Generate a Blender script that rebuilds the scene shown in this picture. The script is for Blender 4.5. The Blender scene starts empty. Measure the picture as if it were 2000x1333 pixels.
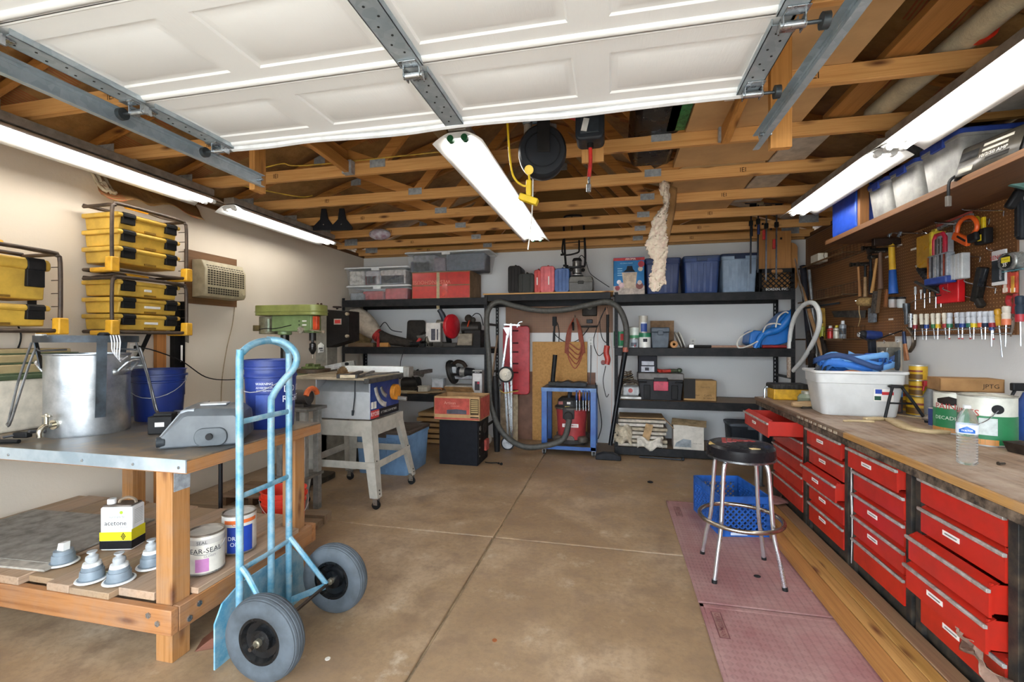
import bpy, bmesh, math, random
from mathutils import Vector, Matrix
random.seed(7)
PI=math.pi
SC=bpy.context.scene
# ------------------------------------------------------------ camera
F=889.0; TH=math.atan(200/889.0); CT=math.cos(TH); ST=math.sin(TH); EYE=1.45; CY=664.0
cam=bpy.data.cameras.new('camera'); camo=bpy.data.objects.new('camera',cam); SC.collection.objects.link(camo)
cam.sensor_width=36.0; cam.lens=F*36/2000; cam.shift_y=-(666.5-CY)/2000; cam.clip_start=.02
camo.location=(0,0,EYE); camo.rotation_euler=(PI/2,0,TH); SC.camera=camo
# ------------------------------------------------------------ sky, exposure
w=bpy.data.worlds.new('sky'); SC.world=w; w.use_nodes=True
bg=w.node_tree.nodes['Background']; bg.inputs[0].default_value=(.80,.90,1,1); bg.inputs[1].default_value=10.3
vs=SC.view_settings; vs.view_transform='Standard'; vs.look='None'; vs.gamma=1; vs.use_curve_mapping=False; vs.exposure=.47
sd=bpy.data.lights.new('sun','SUN'); sd.energy=4.5; sd.angle=.01; sd.color=(1,.95,.87); so=bpy.data.objects.new('sun',sd); SC.collection.objects.link(so); so.rotation_euler=(math.radians(-32),math.radians(12),0)
TUBE=11.5   # brightness of the fluorescent tubes
# ------------------------------------------------------------ helpers
def P(px,py,x=None,y=None,z=None):
    """measured photo point -> world point on the plane x=, y= or z= it stands on"""
    a=(px-1000)/F; b=(CY-py)/F
    d=Vector((CT*a-ST,ST*a+CT,b))
    t=x/d.x if x is not None else (y/d.y if y is not None else (z-EYE)/d.z)
    return Vector((0,0,EYE))+d*t
def lin(h):
    h=h.lstrip('#'); o=[]
    for i in (0,2,4):
        c=int(h[i:i+2],16)/255; o.append(c/12.92 if c<=.04045 else ((c+.055)/1.055)**2.4)
    return (*o,1)
MATS={}
class NT:
    def __init__(s,name):
        s.m=bpy.data.materials.new(name); s.m.use_nodes=True; s.n=s.m.node_tree.nodes; s.l=s.m.node_tree.links
        s.b=s.n['Principled BSDF']
    def node(s,t,**k):
        n=s.n.new(t)
        for a,v in k.items():
            if a.startswith('i'): n.inputs[int(a[1:])].default_value=v
            else: setattr(n,a,v)
        return n
    def to(s,a,b): s.l.new(a,b)
    def coord(s,scale=(1,1,1),rnd=True):
        tc=s.node('ShaderNodeTexCoord'); mp=s.node('ShaderNodeMapping'); s.to(tc.outputs['Object'],mp.inputs[0]); mp.inputs[3].default_value=scale
        if rnd:
            oi=s.node('ShaderNodeObjectInfo'); mu=s.node('ShaderNodeMath',operation='MULTIPLY',i1=37.); s.to(oi.outputs['Random'],mu.inputs[0]); s.to(mu.outputs[0],mp.inputs[1])
        return mp.outputs[0]
    def noise(s,vec,scale,detail=4,rough=.6):
        n=s.node('ShaderNodeTexNoise'); n.inputs['Scale'].default_value=scale; n.inputs['Detail'].default_value=detail; n.inputs['Roughness'].default_value=rough
        if vec: s.to(vec,n.inputs['Vector'])
        return n.outputs[0]
    def ramp(s,fac,stops,interp='LINEAR'):
        r=s.node('ShaderNodeValToRGB'); r.color_ramp.interpolation=interp; e=r.color_ramp.elements
        for i,(p,c) in enumerate(stops):
            if i>1: e.new(p)
            e[i].position=p; e[i].color=lin(c) if isinstance(c,str) else (c,c,c,1)
        s.to(fac,r.inputs[0]); return r.outputs[0]
    def mix(s,fac,a,b,mode='MIX'):
        n=s.node('ShaderNodeMix',data_type='RGBA',blend_type=mode)
        for i,v in ((0,fac),(6,a),(7,b)):
            if isinstance(v,str): n.inputs[i].default_value=lin(v)
            elif isinstance(v,(int,float)): n.inputs[i].default_value=v if i==0 else (v,v,v,1)
            else: s.to(v,n.inputs[i])
        return n.outputs[2]
    def math(s,op,a,b=None):
        n=s.node('ShaderNodeMath',operation=op)
        for i,v in ((0,a),(1,b)):
            if v is None: continue
            if isinstance(v,(int,float)): n.inputs[i].default_value=v
            else: s.to(v,n.inputs[i])
        return n.outputs[0]
    def color(s,c):
        if isinstance(c,str): s.b.inputs['Base Color'].default_value=lin(c)
        else: s.to(c,s.b.inputs['Base Color'])
    def bump(s,h,strength,dist=.01):
        n=s.node('ShaderNodeBump'); n.inputs['Strength'].default_value=strength; n.inputs['Distance'].default_value=dist; s.to(h,n.inputs['Height']); s.to(n.outputs[0],s.b.inputs['Normal'])
    def fin(s,rough=.5,metal=0,**k):
        if isinstance(rough,(int,float)): s.b.inputs['Roughness'].default_value=rough
        else: s.to(rough,s.b.inputs['Roughness'])
        s.b.inputs['Metallic'].default_value=metal
        for a,v in k.items(): s.b.inputs[a.replace('_',' ')].default_value=v
        return s.m
def M(col,rough=.5,metal=0,dirt=.25,scale=14,dc=None,bump=0,**k):
    """painted / plastic / metal surface with a little procedural wear"""
    key=(col,rough,metal,dirt,scale,dc,bump,tuple(sorted(k.items())))
    if key in MATS: return MATS[key]
    t=NT('surface_'+col.strip('#')); v=t.coord()
    if sum(lin(col)[:3])<.14 and metal<.3: t.b.inputs['Specular IOR Level'].default_value=.18
    if dirt>0:
        h=[int(col.strip('#')[i:i+2],16) for i in (0,2,4)]
        d=dc or '%02x%02x%02x'%tuple(int(c*(1-dirt)) for c in h)
        n=t.noise(v,scale,5); t.color(t.mix(t.ramp(n,[(.38,0.),(.68,1.)]),col,d))
        t.fin(t.ramp(n,[(.3,max(0,rough-.08)),(.7,min(1,rough+.1))]),metal,**k)
    else: t.color(col); t.fin(rough,metal,**k)
    if bump: t.bump(t.noise(v,scale*6,3),bump,.004)
    MATS[key]=t.m; return t.m
def wood(c1,c2,axis='X',rough=.65,knots=True,grain=38,dirt=0,kc='5e3210'):
    key=('wood',c1,c2,axis,rough,knots,grain,dirt)
    if key in MATS: return MATS[key]
    t=NT('wood_'+c1.strip('#')); sc={'X':(1.1,grain,grain),'Y':(grain,1.1,grain),'Z':(grain,grain,1.1)}[axis]
    v=t.coord(sc); n=t.noise(v,1.,5,.65); c=t.ramp(n,[(.3,c2),(.5,c1),(.72,c2)])
    v2=t.coord((1,1,1)); big=t.noise(v2,1.6,2); c=t.mix(t.ramp(big,[(.35,0.),(.75,.35)]),c,c2)
    if knots:
        k={'X':(2.6,9,9),'Y':(9,2.6,9),'Z':(9,9,2.6)}[axis]; vo=t.node('ShaderNodeTexVoronoi'); vo.inputs['Scale'].default_value=1; vo.inputs['Randomness'].default_value=1
        t.to(t.coord(k),vo.inputs['Vector']); c=t.mix(t.ramp(vo.outputs['Distance'],[(.05,1.),(.2,0.)]),c,kc)
    if dirt: c=t.mix(t.ramp(t.noise(v2,5,6,.7),[(.42,0.),(.7,dirt)]),c,'8d8378')
    t.color(c); t.bump(n,.15,.002); MATS[key]=t.fin(rough); return t.m
def flat(col,rough=.6): return M(col,rough,0,0)
class G:
    """collects geometry for ONE mesh"""
    def __init__(s): s.v=[]; s.f=[]
    def add(s,v,f,m=None):
        o=len(s.v)
        s.v+= [tuple(m@Vector(p)) for p in v] if m else [tuple(p) for p in v]
        s.f+= [tuple(i+o for i in q) for q in f]; return s
    def box(s,a,b,m=None):
        (x0,y0,z0),(x1,y1,z1)=a,b
        x0,x1=sorted((x0,x1)); y0,y1=sorted((y0,y1)); z0,z1=sorted((z0,z1))
        return s.add([(x0,y0,z0),(x1,y0,z0),(x1,y1,z0),(x0,y1,z0),(x0,y0,z1),(x1,y0,z1),(x1,y1,z1),(x0,y1,z1)],
          [(3,2,1,0),(4,5,6,7),(0,1,5,4),(1,2,6,5),(2,3,7,6),(3,0,4,7)],m)
    def cbox(s,c,d,m=None):
        return s.box((c[0]-d[0]/2,c[1]-d[1]/2,c[2]-d[2]/2),(c[0]+d[0]/2,c[1]+d[1]/2,c[2]+d[2]/2),m)
    def bar(s,p,q,w,h,up=(0,0,1)):
        """rectangular bar from p to q, w across, h along up"""
        p,q=Vector(p),Vector(q); d=(q-p); L=d.length; d.normalize(); u=Vector(up); r=d.cross(u)
        if r.length<1e-4: u=Vector((0,1,0)); r=d.cross(u)
        r.normalize(); u=r.cross(d).normalized()
        return s.add([p+r*a*w/2+u*b*h/2+d*c*L for c in (0,1) for (a,b) in ((-1,-1),(1,-1),(1,1),(-1,1))],
          [(0,1,2,3),(7,6,5,4),(0,4,5,1),(1,5,6,2),(2,6,7,3),(3,7,4,0)])
    def tube(s,pts,r,n=8,closed=False,sq=1):
        pts=[Vector(p) for p in pts]; N=len(pts); rs=r if isinstance(r,(list,tuple)) else [r]*N
        tg=[]
        for i in range(N):
            a=pts[(i-1)%N] if closed or i else pts[0]; b=pts[(i+1)%N] if closed or i<N-1 else pts[-1]
            tg.append((b-a).normalized())
        u=Vector((0,0,1)) if abs(tg[0].z)<.9 else Vector((1,0,0)); r0=(u-tg[0]*u.dot(tg[0])).normalized(); V=[];Fc=[]
        for i in range(N):
            r0=(r0-tg[i]*r0.dot(tg[i])).normalized(); b=tg[i].cross(r0)
            for k in range(n):
                an=2*PI*k/n; V.append(pts[i]+(r0*math.cos(an)+b*math.sin(an)*sq)*rs[i])
        for i in range(N if closed else N-1):
            j=(i+1)%N
            for k in range(n): Fc.append((i*n+k,i*n+(k+1)%n,j*n+(k+1)%n,j*n+k))
        if not closed: Fc+= [tuple(range(n))[::-1],tuple(range((N-1)*n,N*n))]
        return s.add(V,Fc)
    def cyl(s,p,q,r,r2=None,n=16): return s.tube([p,q],[r,r if r2 is None else r2],n)
    def lathe(s,prof,n=24,m=None,sx=1,sy=1,cap=True):
        V=[];Fc=[];K=len(prof)
        for (r,z) in prof:
            for k in range(n): V.append((r*math.cos(2*PI*k/n)*sx,r*math.sin(2*PI*k/n)*sy,z))
        for i in range(K-1):
            for k in range(n): Fc.append((i*n+k,i*n+(k+1)%n,(i+1)*n+(k+1)%n,(i+1)*n+k))
        if cap and prof[0][0]>1e-5: Fc.append(tuple(range(n))[::-1])
        if cap and prof[-1][0]>1e-5: Fc.append(tuple(range((K-1)*n,K*n)))
        return s.add(V,Fc,m)
    def prism(s,poly,a,b,axis='y',m=None):
        """polygon (2-D) extruded from a to b along axis: x->(y,z) y->(x,z) z->(x,y)"""
        f={'x':lambda p,t:(t,p[0],p[1]),'y':lambda p,t:(p[0],t,p[1]),'z':lambda p,t:(p[0],p[1],t)}[axis]; n=len(poly)
        return s.add([f(p,a) for p in poly]+[f(p,b) for p in poly],[tuple(range(n)),tuple(range(n,2*n))[::-1]]+[(i,i+n,(i+1)%n+n,(i+1)%n) for i in range(n)],m)
    def ball(s,c,r,n=12,k=8,sc=(1,1,1)):
        pr=[(r*math.sin(PI*i/k),-r*math.cos(PI*i/k)) for i in range(k+1)]; pr[0]=(1e-6,-r); pr[-1]=(1e-6,r)
        return s.lathe(pr,n,Matrix.Translation(Vector(c))@Matrix.Diagonal((*sc,1)))
    def sheet(s,fn,nu,nv):
        V=[fn(i/nu,j/nv) for j in range(nv+1) for i in range(nu+1)]
        return s.add(V,[(j*(nu+1)+i,j*(nu+1)+i+1,(j+1)*(nu+1)+i+1,(j+1)*(nu+1)+i) for j in range(nv) for i in range(nu)])
    def xf(s,m): s.v=[tuple(m@Vector(p)) for p in s.v]; return s
def TR(x=0,y=0,z=0,rx=0,ry=0,rz=0,s=1):
    return Matrix.Translation((x,y,z))@Matrix.Rotation(rz,4,'Z')@Matrix.Rotation(ry,4,'Y')@Matrix.Rotation(rx,4,'X')@Matrix.Scale(s,4)
COL=SC.collection
def mesh(name,g,ang=38):
    me=bpy.data.meshes.new(name); me.from_pydata(g.v,[],g.f); me.validate()
    bm=bmesh.new(); bm.from_mesh(me); bmesh.ops.recalc_face_normals(bm,faces=bm.faces); bm.to_mesh(me); bm.free()
    me.polygons.foreach_set('use_smooth',[True]*len(me.polygons)); me.set_sharp_from_angle(angle=math.radians(ang)); return me
def obj(name,g,mat,parent=None,bev=0,solid=0,sub=0,label=None,seg=2):
    me=g if isinstance(g,bpy.types.Mesh) else mesh(name,g)
    if not me.materials: me.materials.append(mat)
    o=bpy.data.objects.new(name,me); COL.objects.link(o); o.parent=parent
    if solid: md=o.modifiers.new('solid','SOLIDIFY'); md.thickness=solid; md.offset=0
    if sub: md=o.modifiers.new('sub','SUBSURF'); md.levels=sub; md.render_levels=sub
    if bev: md=o.modifiers.new('bev','BEVEL'); md.width=bev; md.segments=seg; md.limit_method='ANGLE'; md.angle_limit=math.radians(50); md.harden_normals=False
    if label: o['label']=label
    return o
def tag(o,label,cat,group=None,kind=None):
    o['label']=label; o['category']=cat
    if group: o['group']=group
    if kind: o['kind']=kind
    return o
def thing(name,label,cat,loc=(0,0,0),rz=0,group=None,rx=0,ry=0):
    o=bpy.data.objects.new(name,None); o.empty_display_size=.05; COL.objects.link(o); o.location=loc; o.rotation_euler=(rx,ry,rz)
    return tag(o,label,cat,group)
def one(name,label,cat,g,mat,loc=(0,0,0),rz=0,group=None,bev=0,rx=0,ry=0,**k):
    o=obj(name,g,mat,None,bev,**k); o.location=loc; o.rotation_euler=(rx,ry,rz); return tag(o,label,cat,group)
def struct(name,g,mat,bev=0,**k):
    o=obj(name,g,mat,None,bev,**k); o['kind']='structure'; return o
def copy_tree(o,parent=None,first=True):
    c=o.copy(); COL.objects.link(c); c.parent=parent
    for ch in o.children: copy_tree(ch,c,False)
    return c
def dup(o,loc,rz=None,label=None):
    c=copy_tree(o); c.location=loc
    if rz is not None: c.rotation_euler.z=rz
    if label: c['label']=label
    return c
TXT={}
def text(s,size,mat,parent,loc,rot=(PI/2,0,0),name='lettering',bold=0,align='CENTER',sx=1):
    k=(s,bold,align)
    if k not in TXT:
        cu=bpy.data.curves.new('t','FONT'); cu.body=s; cu.size=1; cu.align_x=align; cu.align_y='CENTER'; cu.offset=bold; cu.resolution_u=2
        to=bpy.data.objects.new('t',cu); COL.objects.link(to); me=bpy.data.meshes.new_from_object(to); bpy.data.objects.remove(to); TXT[k]=me
    me=TXT[k].copy(); me.materials.clear(); me.materials.append(mat)
    o=bpy.data.objects.new(name,me); COL.objects.link(o); o.parent=parent; o.location=loc; o.rotation_euler=rot; o.scale=(size*sx,size,size); return o
def arc(c,r,a0,a1,n,plane='xz'):
    o=[]
    for i in range(n+1):
        a=a0+(a1-a0)*i/n; u,v=r*math.cos(a),r*math.sin(a)
        o.append({'xz':(c[0]+u,c[1],c[2]+v),'xy':(c[0]+u,c[1]+v,c[2]),'yz':(c[0],c[1]+u,c[2]+v)}[plane])
    return o
def smooth(pts,k=6,closed=False):
    """Catmull-Rom through pts"""
    p=[Vector(q) for q in pts]; N=len(p); o=[]
    for i in range(N if closed else N-1):
        a,b,c,d=(p[(i-1)%N],p[i],p[(i+1)%N],p[(i+2)%N]) if closed else (p[max(i-1,0)],p[i],p[i+1],p[min(i+2,N-1)])
        for j in range(k):
            t=j/k; o.append(.5*((2*b)+(c-a)*t+(2*a-5*b+4*c-d)*t*t+(3*b-a-3*c+d)*t**3))
    if not closed: o.append(p[-1])
    return o
def rrect(x0,y0,x1,y1,r,n=4):
    o=[]
    for (cx,cy,a) in ((x1-r,y0+r,-PI/2),(x1-r,y1-r,0),(x0+r,y1-r,PI/2),(x0+r,y0+r,PI)):
        for i in range(n+1): t=a+PI/2*i/n; o.append((cx+r*math.cos(t),cy+r*math.sin(t)))
    return o
# ============================================================ the room
XL,XR,YB,YF,ZC=-3.88,2.40,6.53,-.55,2.74
def concrete():
    t=NT('concrete'); v=t.coord(rnd=False); a=t.noise(v,.9,6,.62); b=t.noise(v,4.5,6,.7); c=t.noise(v,30,4,.7)
    col=t.ramp(a,[(.3,'7d644a'),(.48,'93795b'),(.62,'a89075'),(.75,'bbaa94')])
    col=t.mix(t.ramp(b,[(.36,.75),(.52,0.)]),col,'7d6650'); col=t.mix(t.ramp(b,[(.58,0.),(.75,.6)]),col,'c4b5a0')
    col=t.mix(t.ramp(c,[(.35,.35),(.55,0.)]),col,'6e5a46')
    t.color(col); t.bump(c,.12,.004); return t.fin(t.ramp(b,[(.3,.38),(.7,.62)]))
CONC=concrete()
def plaster(name,col,dk):
    t=NT(name); v=t.coord(rnd=False); n=t.noise(v,1.3,3); t.color(t.mix(t.ramp(n,[(.35,0.),(.75,.6)]),col,dk)); t.bump(t.noise(v,55,3,.6),.25,.004); return t.fin(.75)
WALLW=plaster('wall_paint_white','d9d8d6','cfcdc9'); WALLC=plaster('wall_paint_cream','d8ccba','cdbfab')
fl=struct('floor',G().box((XL,YF,-.12),(XR,YB,-.014)),M('a58f70',.8,dirt=.35,scale=9))
jx,jy,gp=-.862,3.228,.007
for a,b in (((XL,YF),(jx-gp,jy-gp)),((jx+gp,YF),(XR,jy-gp)),((XL,jy+gp),(jx-gp,YB)),((jx+gp,jy+gp),(XR,YB))):
    obj('slab',G().box((a[0],a[1],-.1),(b[0],b[1],0)),CONC,fl,.006)
struct('ground',G().box((-14,-16,-.16),(14,YF,-.04)),M('b9b1a4',.9,dirt=.15,scale=2))
struct('wall_left',G().box((XL-.12,YF-.1,-.1),(XL,YB+.12,ZC)).box((XL-.2,YF-.1,ZC),(XL-.13,YB+.12,ZC+.22)),WALLC)
struct('wall_back',G().box((XL,YB,-.1),(XR,YB+.12,ZC)),WALLW)
struct('wall_right',G().box((XR,YF-.1,-.1),(XR+.12,YB+.12,ZC)).box((XR+.13,YF-.1,ZC),(XR+.2,YB+.12,ZC+.22)),WALLW)
DX0,DX1=-1.98,.66
WN=((-3.55,-2.30),(.95,2.20)); WZ0,WZ1=.95,2.15  # unseen window openings added beside the door to let more daylight onto the sides
g=G().box((DX0,YF-.1,2.16),(DX1,YF,ZC))
for (wa,wb),(ea,eb) in zip(WN,((XL,DX0),(DX1,XR))): g.box((ea,YF-.1,-.1),(eb,YF,WZ0)).box((ea,YF-.1,WZ1),(eb,YF,ZC)).box((ea,YF-.1,WZ0),(wa,YF,WZ1)).box((wb,YF-.1,WZ0),(eb,YF,WZ1))
struct('wall_front',g,WALLW)
for k,(wa,wb) in enumerate(WN):
    g=G().box((wa,YF-.08,WZ0),(wa+.04,YF-.02,WZ1)).box((wb-.04,YF-.08,WZ0),(wb,YF-.02,WZ1)).box((wa,YF-.08,WZ0),(wb,YF-.02,WZ0+.04)).box((wa,YF-.08,WZ1-.04),(wb,YF-.02,WZ1)).box(((wa+wb)/2-.02,YF-.07,WZ0),((wa+wb)/2+.02,YF-.03,WZ1))
    wn=struct('added_window_%d'%(k+1),g,M('e2e3e2',.5)); obj('pane',G().box((wa+.04,YF-.052,WZ0+.04),(wb-.04,YF-.048,WZ1-.04)),M('f4f8f8',.05,dirt=0,Alpha=.06),wn)
struct('trim_1',G().box((XL-.12,YF,ZC),(XL+.03,YB,ZC+.04)),wood('6e4a26','4d321a','Y',knots=False))
struct('trim_2',G().box((XL+.03,YB-.035,ZC),(XR-.03,YB+.1,ZC+.04)),wood('b58a55','96703f','X',knots=False))
struct('trim_3',G().box((XR-.03,YF,ZC),(XR+.12,YB,ZC+.04)),wood('6e4a26','4d321a','Y',knots=False))
# roof: deck, kraft-faced batts between the rafters, trusses
RX=(XL+XR)/2; SL=.34; ZT=ZC+.04
def roofz(x): return ZT+.02+(RX-XL-abs(x-RX))*SL
def slope(x0,x1,y0,y1,o,th):
    g=G(); pts=[(x0,roofz(x0)+o),(x1,roofz(x1)+o),(x1,roofz(x1)+o+th),(x0,roofz(x0)+o+th)]; return g.prism(pts,y0,y1,'y')
deck=struct('ceiling',slope(XL-.4,RX,YF-.3,YB+.3,.1,.02).add(*(lambda g:(g.v,g.f))(slope(RX,XR+.4,YF-.3,YB+.3,.1,.02))),wood('8a6a42','6d5030','Y',knots=False))
for nm,yy in (('wall_back_gable',YB+.13),('wall_front_gable',YF-.17)):
    struct(nm,G().prism([(XL-.2,ZC+.04),(XR+.2,ZC+.04),(XR+.2,roofz(XR+.2)+.1),(RX,roofz(RX)+.1),(XL-.2,roofz(XL-.2)+.1)],yy,yy+.03,'y'),wood('94703f','79592f','X',knots=False))
def kraft():
    t=NT('kraft_paper'); v=t.coord((1,1,1)); n=t.noise(v,3.5,5,.7); col=t.ramp(n,[(.3,'6e4f2b'),(.55,'9a7443'),(.75,'b08a55')])
    tc=t.node('ShaderNodeTexCoord'); sx=t.node('ShaderNodeSeparateXYZ'); t.to(tc.outputs['Object'],sx.inputs[0])
    fr=lambda o,k,lo,hi: t.math('MULTIPLY',t.math('GREATER_THAN',t.math('FRACT',t.math('MULTIPLY',o,k)),lo),t.math('LESS_THAN',t.math('FRACT',t.math('MULTIPLY',o,k)),hi))
    m=t.math('MULTIPLY',t.math('MULTIPLY',fr(sx.outputs[0],2.1,.1,.6),fr(sx.outputs[1],1.61,.25,.5)),fr(sx.outputs[0],50.,0.,.45))
    t.color(t.mix(t.math('MULTIPLY',m,.6),col,'9c3b22')); t.bump(t.noise(v,9,4),.5,.02); return t.fin(.7)
KR=kraft(); TY=[-.42,.08,.71,1.33,1.955,2.58,3.205,3.885,4.52,5.15,5.775,6.33]
def bow(x0,x1,y0,y1):
    return G().sheet(lambda u,v:(x0+(x1-x0)*u,y0+(y1-y0)*v,roofz(x0+(x1-x0)*u)+.06-.03*math.sin(PI*v)-.012*math.sin(u*17+y0*5)),14,5)
for i in range(len(TY)-1):
    for a,b in ((XL+.05,RX-.03),(RX+.03,XR-.05)):
        obj('insulation_batt',bow(a,b,TY[i]+.045,TY[i+1]-.003),KR,deck,solid=.01)
LUM=wood('d3a062','b57d3e'); LUM2=wood('b9803f','935d26'); GALV=None
def galv():
    t=NT('galvanised_steel'); v=t.coord(); vo=t.node('ShaderNodeTexVoronoi'); vo.inputs['Scale'].default_value=34; t.to(v,vo.inputs['Vector'])
    t.color(t.mix(t.ramp(t.noise(v,6,4),[(.3,0.),(.7,.7)]),t.ramp(vo.outputs['Color'],[(0,'9fadb5'),(1,'c0cad0')]),'8b9aa4')); return t.fin(.36,.45)
GALV=galv(); PLATE=M('a9aeb2',.45,.25,.2,30)
xm=[XL+(XR-XL)*f for f in (1/3,2/3)]; xq=[XL+(XR-XL)*f for f in (1/6*1.05,1-1/6*1.05)]
tr0=None
names=['bare pine roof truss %s'%s for s in ('at the wide doorway','directly over the entry','over the white overhead door, second from entry','over the middle of the overhead door','over the inner end of the overhead door','just past the overhead door lip','above the hanging black cord reel','just beyond the red hose end','fourth beyond the overhead door','in front of the back shelving','third from the back wall','closest to the back wall')]
names[-2]='bare pine roof truss second from the back wall'
for i,y in enumerate(TY):
    if tr0 is None:
        tr0=thing('roof_truss',names[0],'truss',(0,y,0),group='roof trusses')
        obj('bottom_chord',G().box((XL-.02,0,ZC+.001),(XR+.02,.038,ZC+.09)),LUM,tr0,.003)
        for sgn in (-1,1):
            e=XL if sgn<0 else XR
            g=G(); g.prism([(e,roofz(e)+.01),(RX,roofz(RX)+.01),(RX,roofz(RX)+.098),(e,roofz(e)+.098)],.001,.037,'y'); obj('rafter',g,LUM2,tr0)
        for q,m in ((xq[0],xm[0]),(xq[1],xm[1])):
            obj('web',G().bar((q,.019,roofz(q)+.02),(m,.019,ZC+.06),.036,.085,(1,0,0)),LUM2,tr0); obj('web',G().bar((m,.019,ZC+.06),(RX+(m-RX)*.12,.019,roofz(RX)-.03),.036,.085,(1,0,0)),LUM2,tr0)
        for (x,z,wd,h) in ((xm[0],ZC+.075,.13,.06),(xm[1],ZC+.075,.13,.06),(xq[0],roofz(xq[0])+.03,.12,.1),(xq[1],roofz(xq[1])+.03,.12,.1),(RX,roofz(RX)-.0,.2,.12),(XL+.25,ZC+.085,.2,.09),(XR-.25,ZC+.085,.2,.09)):
            obj('gusset_plate',G().box((x-wd/2,-.003,z-h/2),(x+wd/2,0,z+h/2)),PLATE,tr0)
        for sx_ in (.985,-2.70): text('IEI',.05,flat('3a2410'),tr0,(sx_,-.0012,ZC+.045),name='mill_stamp')
    else: dup(tr0,(0,y,0),label=names[i])
# ============================================================ overhead door, open
DZ,DYE=2.43,1.94; dx0,dx1=-1.915,.545
t0=NT('door_white'); v=t0.coord(); t0.color(t0.mix(t0.ramp(t0.noise(v,2,3),[(.4,0.),(.8,.5)]),'e6e8e8','d9dcdd')); t0.bump(t0.noise(t0.coord((30,3,30)),6,3),.2,.003); DW=t0.fin(.5)
door=thing('overhead_door','white sectional garage door rolled open under the rafters','garage door',(0,0,DZ),.006)
edges=[DYE,1.497,1.03,.56,.09]
dw=(dx1-dx0)
def section(ya,yb):
    g=G(); zb=.0
    g.box((dx0,yb+.006,.03),(dx1,ya,.05))
    # visible lower face with four embossed panels
    xs=[dx0+dw*(k*.25) for k in range(5)]; L=ya-yb
    for k in range(4):
        X0,X1=xs[k],xs[k+1]; Y0,Y1=yb+.008,ya-.002
        rings=[(X0,Y0,X1,Y1,0)]; mx,my=.062,.085
        for ins,z in ((0,0),(.007,.006),(.026,.006),(.038,.001)):
            rings.append((X0+mx+ins,Y0+my+ins,X1-mx-ins,Y1-my-ins,z))
        V=[];Fc=[]
        for (a,b,c,d,z) in rings: V+=[(a,b,z),(c,b,z),(c,d,z),(a,d,z)]
        for r in range(len(rings)-1):
            for q in range(4): Fc.append((r*4+q,r*4+(q+1)%4,r*4+4+(q+1)%4,r*4+4+q))
        n=len(rings)-1; Fc.append((n*4,n*4+1,n*4+2,n*4+3)); g.add(V,Fc)
    # rolled edges
    g.tube([(dx0,ya-.016,.004),(dx1,ya-.016,.004)],.016,10); g.tube([(dx0,yb+.016,.01),(dx1,yb+.016,.01)],.012,8)
    g.box((dx0,ya-.02,0),(dx1,ya,.05)).box((dx0,yb+.006,0),(dx1,yb+.02,.05)).box((dx0,yb+.006,0),(dx0+.01,ya,.05)).box((dx1-.01,yb+.006,0),(dx1,ya,.05))
    return g
for i in range(4):
    s_=obj('section',section(edges[i],edges[i+1]),DW,door)
    for x,wd in ((dx0+.03,.075),((dx0+dx1)/2,.085),(dx1-.03,.075)):
        a,b=edges[i+1]+.03,edges[i]-.01
        g=G().box((x-wd/2,a,-.022),(x+wd/2,b,-.019)).box((x-wd/2,a,-.022),(x-wd/2+.003,b,0)).box((x+wd/2-.003,a,-.022),(x+wd/2,b,0))
        st=obj('stile',g,GALV,s_)
        dk=M('2a2c2d',.6,dirt=0); gh=G()
        for q in range(9):
            yy=a+.04+q*(b-a-.08)/8; gh.cyl((x+(.012 if q%2 else -.012),yy,-.0235),(x+(.012 if q%2 else -.012),yy,-.0215),.004,n=8)
        obj('screw_hole',gh,dk,st)['kind']='stuff'
seal=G().tube(smooth([(dx0,DYE+.004,-.012)]+[(dx0+dw*k/10,DYE+.006+.004*math.sin(k*2.1),-.014-.004*math.cos(k*1.7)) for k in range(1,10)]+[(dx1,DYE+.004,-.012)],4),.017,8)
obj('bottom_seal',seal,M('dfe2e4',.6,dirt=.08),door)
CHR=M('b9bfc4',.25,.9,.15,20)
for yy,kind in ((edges[0]-.05,0),(edges[1],1),(edges[2],1),(edges[3],1)):
    for x,sg in ((dx0+.02,-1),((dx0+dx1)/2,0),(dx1-.02,1)):
        if sg==0 and kind==0: continue
        hg=obj('hinge',G().box((x-.032,yy-.055,-.027),(x+.032,yy-.015,-.023)).box((x-.032,yy-.018,-.055),(x-.028,yy+.03,-.02)).box((x+.028,yy-.018,-.055),(x+.032,yy+.03,-.02)).cyl((x-.036,yy,-.045),(x+.036,yy,-.045),.012,n=12).box((x-.026,yy+.012,-.03),(x+.026,yy+.06,-.024)),CHR,door,.001)
        if sg:
            xx=x+sg*.085
            obj('roller',G().cyl((x,yy,-.045),(xx,yy,-.045),.006,n=8).cyl((xx-.01,yy,-.045),(xx+.01,yy,-.045),.024,n=16),M('4c5357',.4,.6),hg)
def track(x,y0,y1,z,sg,label):
    g=G(); prof=[(sg*.006,-.033),(sg*.03,-.033),(sg*.034,-.02),(sg*.034,.02),(sg*.03,.033),(sg*.006,.033)]
    for (a,b) in zip(prof,prof[1:]): g.bar((x+(a[0]+b[0])/2,y0,z+(a[1]+b[1])/2),(x+(a[0]+b[0])/2,y1,z+(a[1]+b[1])/2),max(abs(a[0]-b[0]),.003),max(abs(a[1]-b[1]),.003))
    g.bar((x+sg*.045,y0,z+.033),(x+sg*.045,y1-.05,z+.033),.03,.003)
    t=thing('door_track',label,'track',(0,0,0),group='door tracks'); obj('channel',g,GALV,t)
    return t
tl=track(-2.005,.1,2.30,DZ-.045,-1,'galvanised door track on the yellow tool box side'); trr=track(.635,.1,2.36,DZ-.045,1,'galvanised door track on the red drawer side')
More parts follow.
